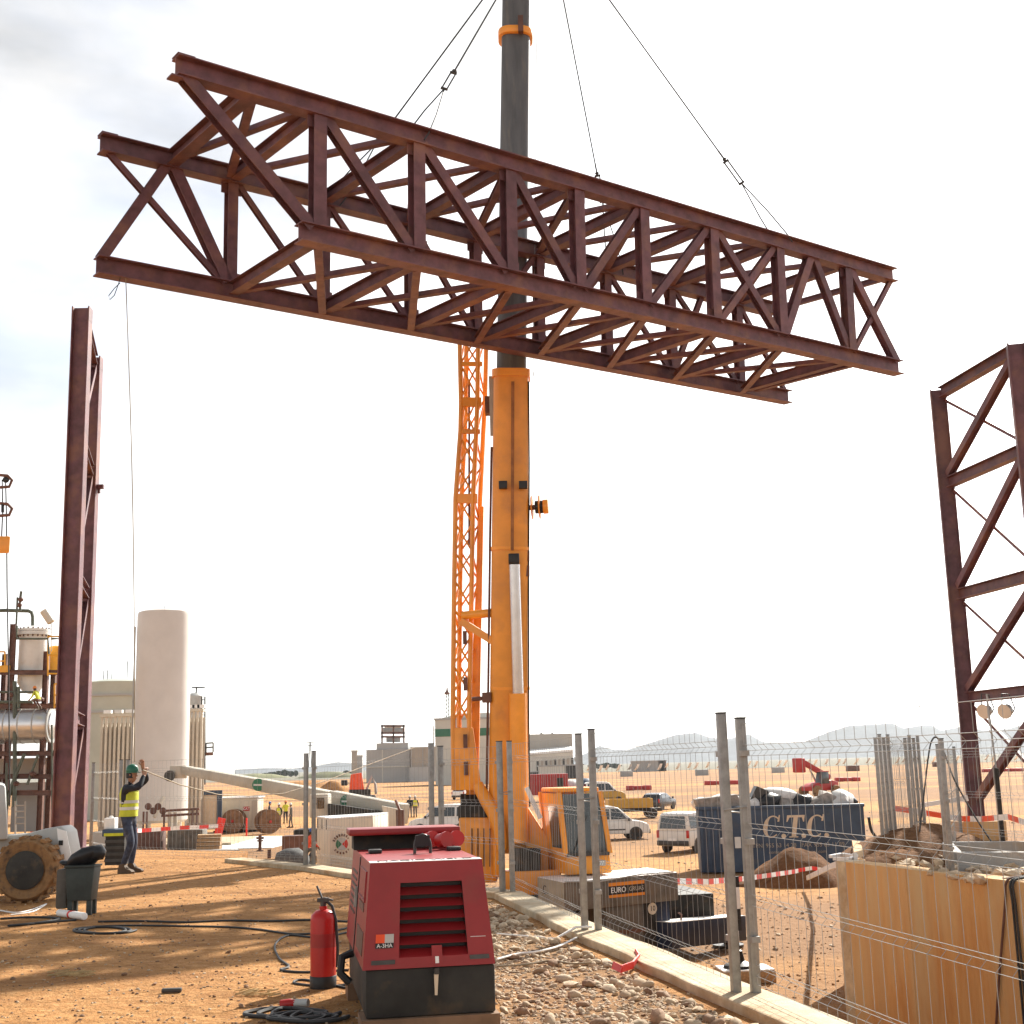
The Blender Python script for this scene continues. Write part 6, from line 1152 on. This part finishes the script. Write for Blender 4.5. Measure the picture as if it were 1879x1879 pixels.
b = MB(); b.rock(V((p.x - .03, p.y + .16, .78)), .21, random.Random(6), (1.35, .9, .5), .10, 2); b.rock(V((p.x + .16, p.y + .16, .86)), .13, random.Random(7), (1, .9, .9), .10, 2); b.rock(V((p.x - .24, p.y + .16, .72)), .10, random.Random(9), (1.5, .9, .4), .1, 2); solo('black_bag', b, 'bag_black', 'black bag slumped on top of the dark bin', 'bag', smooth=80); _bg = bpy.data.objects['black_bag']; _bg.scale = (.86,) * 3; _bg.location.z -= .11
p = gp(200, 1596); t = thing('tool_trolley', 'dark slatted trolley with blue tray beside the worker', 'trolley', V((p.x, p.y, 0)))
b = MB(); b.box((p.x + .06, p.y + .3, .32), (.34, .4, .5)); b.build('frame', 'black_dusty', t)
for i in range(4): b = MB(); b.box((p.x + .06, p.y + .09, .15 + i * .11), (.35, .02, .05)); b.build('slat', 'steel_dark', t)
b = MB(); b.box((p.x + .04, p.y + .3, .63), (.42, .44, .12)); b.build('tray', 'container_blue', t, bevel=.01); b = MB(); b.box((p.x + .04, p.y + .07, .60), (.34, .02, .05)); b.build('yellow_strip', 'hivis', t)
b = MB(); b.box((p.x - .08, p.y + .3, .79), (.19, .22, .19)); b.tube(V((p.x - .08, p.y + .3, .88)), V((p.x - .08, p.y + .3, .92)), .035, 10); solo('white_canister', b, 'plastic_white', 'white plastic canister on the trolley beside the column', 'canister', bevel=.02)
# ================================================================== WHITE TANK AND PLANT
Tk = gp(298, 1550, LOW); Yt = Tk.y; sc = Yt / 2400; r_t = 48.5 * sc; zt_ = at(298, 1121, Yt).z; t = thing('storage_tank', 'tall white vertical storage tank behind the worker', 'tank', V((Tk.x, Yt, LOW))); cx = at(298, 1300, Yt).x
z1_ = LOW + 1.3; b = MB(); b.lathe([(r_t * .9, 0), (r_t, .15), (r_t, zt_ - z1_ - .35), (r_t * .97, zt_ - z1_ - .12), (r_t * .8, zt_ - z1_ - .02), (0, zt_ - z1_)], V((cx, Yt, z1_)), n=48); b.build('shell', 'tank_white', t)
for a in range(4): an = R(45 + 90 * a); b = MB(); b.tube(V((cx + r_t * .8 * math.cos(an), Yt + r_t * .8 * math.sin(an), LOW)), V((cx + r_t * .8 * math.cos(an), Yt + r_t * .8 * math.sin(an), z1_ + .3)), .16, 10); b.build('leg', 'tank_white', t)
b = MB(); b.tube(V((cx - r_t * 1.0, Yt - .6, LOW + 1)), V((cx - r_t * 1.0, Yt - .6, zt_ - 1)), .05, 6); b.build('riser_pipe', 'grey_paint', t)
b = MB(); b.tube(V((cx, Yt, zt_ - .05)), V((cx, Yt, zt_ + .35)), .03, 6); b.build('vent', 'steel_dark', t)
b = MB(); b.slab([(cx - 4, Yt - 3.2), (cx + 5, Yt - 3.2), (cx + 5, Yt + 4), (cx - 4, Yt + 4)], LOW, LOW + .18); solo('tank_plinth', b, 'concrete', 'pale concrete slab under the white tank', 'slab')
# pipework in front of the tank
t = thing('pipe_rack', 'low rusty pipe rack in front of the white tank', 'pipe rack', gp(330, 1548, LOW)); 
for px in (262, 268, 300, 352, 360): b = MB(); p = at(px, 1548, Yt - 5); b.tube(V((p.x, p.y, LOW)), V((p.x, p.y, LOW + 2.1)), .06, 8); b.build('post', 'rust_steel', t)
for py in (1488, 1497): b = MB(); b.tube(at(296, py, Yt - 5), at(366, py - 4, Yt - 5), .07, 8); b.build('pipe', 'rust_steel', t)
for i, px in enumerate((312, 322)): b = MB(); p = at(px, 1490, Yt - 4.6); b.tube(p, V((p.x, p.y, LOW)), .12, 10); b.build('drop_pipe', 'cream_paint', t)
b = MB(); b.bar(at(283, 1500, Yt - 4.5), at(300, 1462, Yt - 4), .16, .16); b.build('stay', 'cream_paint', t)
for i in range(4): b = MB(); c = at(272 + i * 9, 1480 + (i % 2) * 8, Yt - 5); b.lathe([(.16, -.02), (.2, 0), (.16, .02)], c, V((0, -1, 0)), 14); b.build('valve_wheel', 'rust_steel', t)
for px, w_, m_, lb in ((276, .9, 'rust_steel', 'brown pump skid at the foot of the white tank'), (212, 1.6, 'bld_tan', 'tan equipment box left of the white tank foot'), (344, 1.2, 'weight', 'grey pump block right of the white tank foot')):
    p = at(px, 1546, Yt - 6); b = MB(); b.box(V((p.x, p.y, LOW + .55)), (w_ * 1.6, 1.2, 1.1)); solo('equipment_box', b, m_, lb, 'equipment', bevel=.05)
# finned vaporisers
def vapor(px0, px1, pt, Y, n, lb):
    a, c = at(px0, pt, Y), at(px1, pt, Y); t = thing('vaporiser', lb, 'vaporiser', V(((a.x + c.x) / 2, Y, LOW)), group='finned vaporisers'); w_ = (c.x - a.x) / n
    for i in range(n):
        x = a.x + w_ * (i + .5); b = MB(); b.box((x, Y, (a.z + LOW) / 2 + .4), (w_ * .52, w_ * .5, a.z - LOW - .8)); b.build('fin_tube', 'cream_paint', t); 
    b = MB(); b.bb(a.x, c.x, Y - .2, Y + .6, a.z, a.z + .18); b.build('header', 'cream_paint', t); b = MB(); b.bb(a.x, c.x, Y + .35, Y + .4, LOW + .4, a.z - .4); b.build('back_sheet', 'bld_tan', t)
    for i in range(3): b = MB(); x = lerp(a.x, c.x, (i + .7) / 3.2); b.box((x, Y, a.z + .35), (.5, .4, .22)); b.build('cap', 'white_clean', t)
vapor(184, 248, 1316, 90, 8, 'finned vaporiser bank left of the white tank'); vapor(345, 374, 1306, 92, 4, 'finned vaporiser bank right of the white tank')
# storage dome tank behind
p = at(216, 1300, 130); r_ = 62 * 130 / 2400; zt_ = at(216, 1246, 130).z; t = thing('dome_tank', 'wide grey-green storage tank behind the vaporisers', 'tank', V((p.x, 130, LOW))); b = MB(); b.lathe([(r_, 0), (r_, zt_ - LOW - .4), (r_ * .6, zt_ - LOW - .1), (0, zt_ - LOW)], V((p.x, 130, LOW)), n=40); b.build('shell', 'grey_green', t)
for z in (at(216, 1278, 130).z, at(216, 1308, 130).z): b = MB(); b.lathe([(r_ + .02, -.1), (r_ + .15, -.1), (r_ + .15, .1), (r_ + .02, .1)], V((p.x, 130, z)), n=40); b.build('hoop', 'bld_grey', t)
for i, px in enumerate((190, 197, 205, 233)): b = MB(); q = at(px, 1248, 130); b.tube(q, q + V((0, 0, 1.0 if i < 3 else 1.9)), .05, 5); b.build('mast', 'steel_dark', t)
# column with ladder at right
t = thing('ladder_vessel', 'grey vessel with caged ladder and platform right of the white tank', 'vessel', V((at(362, 1300, 95).x, 95, LOW))); p = at(358, 1272, 95); b = MB(); b.lathe([(.55, 0), (.55, p.z - LOW - .2), (.3, p.z - LOW), (0, p.z - LOW + .05)], V((p.x, 95, LOW)), n=20); b.build('shell', 'grey_paint', t)
for px in (370, 376): b = MB(); b.tube(at(px, 1440, 94), at(px, 1278, 94), .05, 6); b.build('ladder_rail', 'steel_dark', t)
for i in range(11): b = MB(); y = 1284 + i * 14; b.tube(at(370, y, 94), at(376, y, 94), .03, 5); b.build('rung', 'steel_dark', t)
b = MB(); b.hexa([at(372, 1387, 94), at(391, 1386, 94), at(391, 1386, 96), at(372, 1387, 96), at(372, 1381, 94), at(391, 1380, 94), at(391, 1380, 96), at(372, 1381, 96)]); b.build('platform', 'rust_steel', t)
for a, c in (((391, 1380), (391, 1363)), ((378, 1364), (391, 1363)), ((378, 1372), (391, 1371)), ((378, 1381), (378, 1364)), ((360, 1272), (361, 1260)), ((352, 1262), (376, 1261))): b = MB(); b.tube(at(*a, 94), at(*c, 94), .05, 5); b.build('handrail', 'steel_dark', t)
# process plant at the left edge
PY = 78.; t = thing('process_plant', 'rusty steel process structure with pipes and vessels at the left edge', 'plant', V((at(50, 1540, PY).x, PY, LOW)))
def pp(b, n, m_, **k): return b.build(n, m_, t, **k)
for px, Y, yt in ((25, PY, 1145), (86, PY, 1195), (100, PY + 4, 1200), (-30, PY, 1145), (112, PY + 5, 1190), (10, PY + 5, 1200)): b = MB(); p = at(px, yt, Y); b.hb(V((p.x, Y, LOW)), p, .3, .3, up=V((1, 0, 0))); pp(b, 'steel_column', 'rust_steel', smooth=0)
for y in (1234, 1296, 1383, 1425, 1455): 
    for Y in (PY - .2, PY + 4): b = MB(); b.hb(at(-40, y, Y), at(114, y - (2 if Y > PY else 0), Y), .28, .2); pp(b, 'floor_beam', 'rust_steel', smooth=0)
for y in (1236, 1385): b = MB(); b.hexa([at(-40, y, PY - .2), at(100, y, PY - .2), at(112, y, PY + 4), at(-40, y, PY + 4)] + [p + V((0, 0, .08)) for p in (at(-40, y, PY - .2), at(100, y, PY - .2), at(112, y, PY + 4), at(-40, y, PY + 4))]); pp(b, 'grating', 'weight')
p = at(60, 1200, PY + 1); r_ = 25 * PY / 2400; zb_, zt_ = at(60, 1250, PY + 1).z, at(60, 1160, PY + 1).z; b = MB(); b.lathe([(0, -.8), (r_ * .6, -.65), (r_, -.1), (r_, zt_ - zb_), (0, zt_ - zb_)], V((p.x, p.y, zb_)), n=28); ves = pp(b, 'vessel', 'white_paint')
b = MB(); b.lathe([(r_, -.1), (r_ * 1.22, -.1), (r_ * 1.22, .1), (r_, .1)], V((p.x, p.y, zt_ - .1)), n=28); b.lathe([(r_ * 1.2, .12), (r_ * 1.2, .24), (r_ * .5, .45), (0, .45)], V((p.x, p.y, zt_ - .1)), n=28); b.build('flange', 'white_paint', ves)
for i in range(20): a = i * 2 * math.pi / 20; b = MB(); q = V((p.x + r_ * 1.12 * math.cos(a), p.y + r_ * 1.12 * math.sin(a), zt_ - .32)); b.tube(q, q + V((0, 0, .55)), .045, 6); b.build('bolt', 'rust_steel', ves)
b = MB(); b.path([at(60, 1158, PY + 1), at(60, 1132, PY + 1), at(58, 1124, PY + 1), at(52, 1121, PY + 1), at(10, 1120, PY + 1), at(-20, 1121, PY + 1)], .11, 8); pp(b, 'pipe', 'pipe_green')
for pts, r_ in (([(30, 1145), (32, 1096)], .06), ([(37, 1121), (37, 1100), (39, 1085)], .08), ([(31, 1148), (31, 1172), (88, 1172), (90, 1200)], .07), ([(95, 1172), (112, 1172), (113, 1240)], .07), ([(27, 1250), (27, 1480)], .12), ([(34, 1260), (34, 1300)], .1), ([(12, 1400), (12, 1500)], .07), ([(95, 1330), (96, 1500)], .06), ([(-10, 1270), (64, 1270)], .07), ([(-10, 1288), (60, 1288)], .09), ([(45, 1383), (22, 1440), (8, 1500)], .1), ([(70, 1385), (50, 1440)], .08)):
    b = MB(); b.path([at(x, y, PY - .4) for x, y in pts], r_, 7); pp(b, 'pipe', 'pipe_green')
for x, y, r_ in ((38, 1100, .16), (36, 1110, .14), (74, 1283, .22), (66, 1272, .18), (20, 1275, .15), (60, 1420, .2), (30, 1438, .18)): b = MB(); b.lathe([(.06, -.14), (r_, -.06), (r_, .06), (.06, .14)], at(x, y, PY - .5), V((.2, -.2, 1)), 10); pp(b, 'valve', 'rust_steel')
b = MB(); b.tube(at(80, 1121, PY), at(94, 1142, PY), .24, 12); pp(b, 'lamp_cylinder', 'cream_paint'); b = MB(); b.tube(at(94, 1140, PY), at(94, 1195, PY), .03, 6); pp(b, 'lamp_pole', 'grey_paint')
for x0, x1, y0, y1 in ((-30, 9, 1196, 1230), (88, 113, 1168, 1236), (100, 115, 1255, 1296)):
    for y in (y0, (y0 + y1) / 2, y1): b = MB(); b.tube(at(x0, y, PY - .3), at(x1, y, PY - .3), .05, 6); pp(b, 'handrail', 'yellow_rail')
    for x in (x0, x1): b = MB(); b.tube(at(x, y0, PY - .3), at(x, y1 + 4, PY - .3), .05, 6); pp(b, 'handrail_post', 'yellow_rail')
b = MB(); b.lathe([(.36, 0), (.36, 1.6), (.0, 1.7)], at(100, 1235, PY + 2), n=16); pp(b, 'yellow_vessel', 'yellow_rail'); b = MB(); b.box(at(3, 1228, PY - .1), (1.0, .6, .4)); pp(b, 'yellow_box', 'yellow_rail')
a, c = at(-40, 1333, PY + .5), at(104, 1328, PY + .5); r_ = 33 * PY / 2400; b = MB(); d = V((1, 0, 0)); b.lathe([(0, -.1), (r_ * .6, .0), (r_, .5), (r_, c.x - a.x - .6), (r_ * .75, c.x - a.x - .15), (0, c.x - a.x)], a, d, 28); hz_ = pp(b, 'horizontal_drum', 'silver_clad')
for k in range(5): b = MB(); b.lathe([(r_ + .003, -.04), (r_ + .02, -.04), (r_ + .02, .04), (r_ + .003, .04)], a + d * (1 + k * .85), d, 28); b.build('clad_band', 'grey_paint', hz_)
for px, y0, y1 in ((28, 1470, 1510), (46, 1470, 1510)): b = MB(); b.tube(at(px, y0, PY - 2), at(px, 1530, PY - 2), .05, 6); pp(b, 'ladder_rail', 'bld_tan')
for i in range(4): b = MB(); b.tube(at(28, 1478 + i * 11, PY - 2), at(46, 1478 + i * 11, PY - 2), .04, 6); pp(b, 'rung', 'bld_tan')
b = MB(); b.box(at(20, 1410, PY + 5), (5, 1, 1.2)); pp(b, 'switch_cabinet', 'bld_tan'); b = MB(); b.box(at(70, 1480, PY + 6), (3, 1, 3)); pp(b, 'lower_cabinet', 'bld_grey')
# crane hook block hanging at the left edge
t = thing('hook_block', 'orange hook block with cable guides hanging at the left edge', 'hook block', at(5, 1015, 40)); Yh = 40
for y, m_ in ((893, 'rust_steel'), (945, 'rust_steel')):
    b = MB(); b.path([at(-8, y - 22, Yh), at(14, y - 20, Yh), at(22, y - 12, Yh), at(17, y, Yh), at(-8, y + 2, Yh)], .05, 8); b.build('cable_guide', m_, t)
b = MB(); b.hexa([at(-18, 1016, Yh - .15), at(17, 1015, Yh - .15), at(17, 1015, Yh + .15), at(-18, 1016, Yh + .15), at(-18, 984, Yh - .15), at(19, 984, Yh - .15), at(19, 984, Yh + .15), at(-18, 984, Yh + .15)]); b.build('block', 'crane_orange', t, bevel=.04)
b = MB(); b.path([at(10, 870, Yh), at(12, 950, Yh), at(13, 1080, Yh), at(16, 1240, Yh), at(18, 1480, Yh)], .02, 6); b.build('fall_rope', 'cable', t); b = MB(); b.path([at(4, 880, Yh), at(5, 940, Yh), at(3, 984, Yh)], .02, 6); b.build('fall_rope', 'cable', t); b = MB(); b.tube(at(5, 925, Yh), at(5, 940, Yh), .05, 8); b.build('cable_clamp', 'black', t); b = MB(); b.lathe([(.05, -.03), (.11, 0), (.05, .03)], at(11, 880, Yh), V((0, -1, 0)), 14); b.build('thimble', 'black', t)
# ================================================================== FAR BUILDINGS
def bld(name, label, x0, x1, ytop, Y, depth, mat, cat='building'):
    a, c = at(x0, ytop, Y), at(x1, ytop, Y); t = thing(name, label, cat, V(((a.x + c.x) / 2, Y, LOW))); b = MB(); b.bb(a.x, c.x, Y, Y + depth, LOW - .2, a.z); b.build('wall', mat, t, smooth=0); return t, a, c
t, a, c = bld('silo_building', 'white industrial building with a green stripe behind the crane jib', 798, 905, 1322, 312, 16, 'bld_cream')
b = MB(); zz = at(800, 1352, 312).z; z2 = at(800, 1338, 312).z; b.bb(a.x - .03, c.x + .03, 311.9, 312.0, zz, z2); b.build('green_band', 'green_stripe', t)
b = MB(); b.bb(a.x - .2, c.x + .2, 311.8, 328, a.z + .004, a.z + .5); b.build('parapet', 'bld_grey', t); b = MB(); b.tube(at(796, 1332, 311), at(796, 1420, 311), .15, 8); b.build('downpipe', 'bld_grey', t)
b = MB(); b.prism([(a.x + 1, a.z + .5), (a.x + 6, a.z + 1.6), (c.x - 1, a.z + 1.6), (c.x, a.z + .5)], 314, 320); b.build('roof_hood', 'bld_cream', t)
for i in range(6): b = MB(); b.tube(V((a.x + i * 1.1, 311.9, a.z + .5)), V((a.x + i * 1.1, 311.9, a.z + 1.2)), .05, 5); b.build('rail_post', 'steel_dark', t)
tw_ = thing('lattice_mast', 'slim green lattice mast with a round head on the white building roof', 'mast', at(821, 1318, 316)); 
for dx in (-2.6, 2.6): b = MB(); b.tube(at(821 + dx, 1318, 316), at(821 + dx * .8, 1274, 316), .12, 6); b.build('leg', 'pipe_green', tw_)
for i in range(6): b = MB(); y = 1316 - i * 7; b.tube(at(818.4, y, 316), at(823.4, y - 7, 316), .07, 5); b.build('lacing', 'pipe_green', tw_)
b = MB(); b.lathe([(.0, -.4), (.5, -.3), (.75, 0), (.5, .3), (.2, .7), (.2, 1.2), (0, 1.3)], at(820.5, 1272, 316), n=14); b.build('head', 'rust_steel', tw_); b = MB(); b.tube(at(821, 1262, 316), at(821, 1246, 316), .08, 5); b.build('aerial', 'grey_paint', tw_)
t, a, c = bld('grey_building', 'grey windowless plant building left of the green-striped building', 672, 752, 1376, 402, 20, 'bld_grey')
b = MB(); q0, q1 = at(690, 1364, 402), at(748, 1364, 402); b.bb(q0.x, q1.x, 403, 418, a.z + .004, q0.z); b.build('upper_block', 'bld_grey', t); b = MB(); b.bb(at(700, 1380, 401).x, at(702, 1380, 401).x, 401.9, 402, LOW, a.z); b.build('joint', 'bld_cream', t)
b = MB(); p = at(672, 1408, 401.8); b.bb(p.x, c.x, 401.6, 402, p.z - .15, p.z + .15); b.build('ledge', 'bld_cream', t)
t, a, c = bld('pale_building', 'pale block building joined between the grey and the striped buildings', 753, 800, 1371, 400, 18, 'bld_tan'); b = MB(); p, q = at(751, 1408, 399), at(812, 1408, 399); b.bb(p.x, q.x, 398.9, 399.9, LOW, p.z); b.build('low_wall', 'bld_grey', t)
for px in (755, 776): b = MB(); b.tube(at(px, 1372, 399.5), at(px, 1408, 399.5), .15, 6); b.build('pipe', 'bld_grey', t)
t = thing('rooftop_frame', 'open steel frame with tanks on the grey building roof', 'frame', at(721, 1366, 408))
for px in (701, 722, 741): 
    for Y in (405, 412): b = MB(); b.bar(at(px, 1366, Y), at(px, 1330, Y), .5, .5); b.build('column', 'rust_steel', t)
for y in (1332, 1345, 1352, 1365): b = MB(); b.bar(at(699, y, 405), at(743, y, 405), .5, .6); b.build('beam', 'rust_steel', t)
b = MB(); b.tube(at(703, 1341, 408), at(740, 1341, 408), 1.0, 12); b.build('tank', 'grey_paint', t); b = MB(); b.tube(at(709, 1357, 408), at(735, 1357, 408), .8, 12); b.build('tank', 'bld_grey', t); b = MB(); b.bar(at(706, 1334, 408), at(736, 1334, 408), 1, 1); b.build('deck', 'cream_paint', t)
t, a, c = bld('warehouse', 'tan flat-topped warehouse right of the crane boom', 880, 1050, 1350, 454, 40, 'bld_tan')
p, q = at(900, 1392, 440), at(1050, 1379, 440); b = MB(); b.add([V((p.x, 440, p.z)), V((q.x, 440, q.z)), V((q.x, 454, q.z + 1)), V((p.x, 454, p.z + 1)), V((p.x, 440, LOW)), V((q.x, 440, LOW)), V((q.x, 454, LOW)), V((p.x, 454, LOW))], [(0, 1, 2, 3), (4, 5, 1, 0), (5, 6, 2, 1), (7, 4, 0, 3)]); b.build('annex', 'bld_cream', t); b = MB(); b.add([V((p.x - .3, 439.5, p.z + .05)), V((q.x + .3, 439.5, q.z + .05)), V((q.x + .3, 454, q.z + 1.3)), V((p.x - .3, 454, p.z + 1.3)), V((p.x - .3, 439.5, p.z + .7)), V((q.x + .3, 439.5, q.z + .7)), V((q.x + .3, 453.9, q.z + 2)), V((p.x - .3, 453.9, p.z + 2))], [(0, 1, 2, 3), (4, 5, 6, 7), (0, 1, 5, 4), (1, 2, 6, 5), (3, 0, 4, 7)]); b.build('annex_roof', 'white_clean', t)
for i in range(9): b = MB(); x = at(985 + i * 8, 1410, 439.5).x; b.bb(x, x + .7, 439.6, 439.98, LOW, LOW + 5.2 + .1 * i); b.build('bay_column' if i % 2 else 'bay_opening', 'bld_tan' if i % 2 else 'black_dusty', t)
for px in (994, 1014): b = MB(); b.lathe([(.6, 0), (.6, 1.0), (0, 1.5)], at(px, 1351, 460), n=12); b.build('roof_vent', 'galv', t)
for px, w_, yt, m_, lb in ((1012, 48, 1407, 'bld_cream', 'low cream hut in front of the warehouse'), (1055, 30, 1405, 'black_dusty', 'dark low shed right of the warehouse'), (1190, 60, 1398, 'bld_grey', 'long low grey shed on the horizon'), (1215, 14, 1397, 'rust_steel', 'small brown hut on the horizon beside the grey shed'), (870, 60, 1425, 'bld_tan', 'low tan shed seen between jib and boom'), (965, 40, 1418, 'black_dusty', 'dark low shed under the warehouse')):
    Yv = 380 if px < 1100 else 560; a = at(px - w_ / 2, yt, Yv); c = at(px + w_ / 2, yt, Yv); b = MB(); b.bb(a.x, c.x, Yv, Yv + 8, LOW - .1, a.z); o = solo('low_shed', b, m_, lb, 'shed'); b = MB(); b.bb(a.x - .3, c.x + .3, Yv - .3, Yv + 8.3, a.z + .01, a.z + .35); b.build('roof', 'bld_grey', o)
for px, w_, yt, m_, lb in ((650, 10, 1379, 'bld_tan', 'pale square tower beyond the salmon machine'), (660, 9, 1388, 'bld_grey', 'grey slotted tower beside the pale tower')):
    Yv = 430; a = at(px - w_ / 2, yt, Yv); c = at(px + w_ / 2, yt, Yv); b = MB(); b.bb(a.x, c.x, Yv, Yv + 2, LOW - .1, a.z); o = solo('square_tower', b, m_, lb, 'tower'); b = MB(); b.bb(a.x - .2, c.x + .2, Yv - .2, Yv + 2.2, a.z + .01, a.z + .4); b.build('cap', 'bld_cream', o)
# power pylon on the horizon
t = thing('power_pylon', 'faint electricity pylon on the horizon beside the lone fence post', 'pylon', V((at(569, 1400, 900).x, 900, LOW)))
for dx in (-2.5, 2.5): b = MB(); b.tube(at(569 + dx, 1408, 900), at(569 + dx * .2, 1362, 900), .28, 5); b.build('leg', 'steel_dark', t)
for y, h in ((1364, 7), (1370, 5)): b = MB(); b.tube(at(569 - h, y - 2, 900), at(569 + h, y - 2, 900), .25, 5); b.build('cross_arm', 'steel_dark', t)
# solar collectors in rows far off
sm = MB(); n = 9
for i in range(n + 1): a = lerp(-1, 1, i / n); sm.v += [V((a * 1.6, -3, 1.9 + .55 * a * a + a * 1.3)), V((a * 1.6, 3, 1.9 + .55 * a * a + a * 1.3))]
sm.f = [(2 * i, 2 * i + 1, 2 * i + 3, 2 * i + 2) for i in range(n)]; sm.mi = [0] * n; sme = sm.data('solar_collector'); sme.materials.append(MATS['mirror_white'])
pm = MB(); pm.tube(V((0, 0, 0)), V((0, 0, 2.0)), .12, 6); pme = pm.data('post'); pme.materials.append(MATS['steel_dark'])
for i in range(46):
    px = 1058 + i * 18.2 + (i % 3) * 3; Y = 500 + 60 * (i % 2); q = at(px, 1396, Y); o = bpy.data.objects.new('solar_collector', sme); COL.objects.link(o); o.location = (q.x, Y, LOW + .1); o.rotation_euler = (0, 0, R(-62 + (i * 37) % 14)); o.scale = (.7, .22, .85); tag(o, 'white trough collector in the row along the horizon', 'solar collector', 'solar collectors along the horizon'); c = bpy.data.objects.new('post', pme); COL.objects.link(c); c.parent = o
# trees on the horizon
def tree(px, py, Y, w_, h, lb, seed):
    g_ = V((at(px, py, Y).x, Y, LOW)); t = thing('roadside_tree', lb, 'tree', g_, group='far trees'); r_ = random.Random(seed); b = MB(); b.tube(g_, g_ + V((0, 0, h * .5)), .25, 6, .12); b.build('trunk', 'rust_steel', t); b = MB()
    for i in range(420):
        a, z = r_.uniform(0, 6.28), r_.random(); rr = w_ * math.sqrt(max(0, 1 - (2 * z - 1) ** 2)) * r_.uniform(.3, 1) * (1 + .3 * math.sin(a * 3 + seed)); c = g_ + V((rr * math.cos(a), rr * math.sin(a), h * (.25 + .75 * z))); e = Euler((r_.random() * 3, r_.random() * 3, r_.random() * 3)).to_matrix(); s = r_.uniform(.3, .7)
        b.add([c + e @ V(v) * s for v in ((-1, -.6, 0), (1, -.6, .2), (.8, .6, 0), (-.8, .7, .2))], [(0, 1, 2, 3)])
    b.build('crown', 'foliage', t, smooth=0)
for i, (px, w_, h) in enumerate(((486, 4, 4.5), (498, 5, 5.5), (512, 5, 6.5), (522, 5, 7.5), (534, 4, 6), (543, 2, 6.5), (636, 4, 5), (1098, 4, 5), (1112, 5, 6), (1128, 5, 5), (1088, 4, 7))):
    tree(px, 1410, 930 if px < 700 else 900, w_ * .75, h * .62, ['leftmost tree of the far row beyond the truck crane boom', 'second tree of the far row beyond the truck crane boom', 'third tree of the far row beyond the truck crane boom', 'tallest round tree of the far row beyond the truck crane boom', 'fifth tree of the far row beyond the truck crane boom', 'narrow upright tree at the right end of the far row', 'small tree beside the pale square tower', 'dark tree on the horizon right of the warehouse', 'broad dark tree on the horizon below the first hill', 'low dark tree at the right of the group below the first hill', 'dark tree nearest the warehouse corner'][i], i)
# ================================================================== HAZE
b = MB(); b.bb(-10500, 11000, -300, 7600, -5, 320); hz = b.build('haze', 'wire', smooth=0); hz.data.materials.clear()
hm_ = bpy.data.materials.new('haze'); hm_.use_nodes = True; ht = hm_.node_tree; ht.nodes.clear(); ho = N(ht, 'ShaderNodeOutputMaterial'); hv = N(ht, 'ShaderNodeVolumePrincipled'); hv.inputs['Color'].default_value = (.86, .90, .95, 1); hv.inputs['Density'].default_value = 0.75e-4; hv.inputs['Anisotropy'].default_value = .2; ht.links.new(hv.outputs['Volume'], ho.inputs['Volume']); hz.data.materials.append(hm_); stuff(hz)
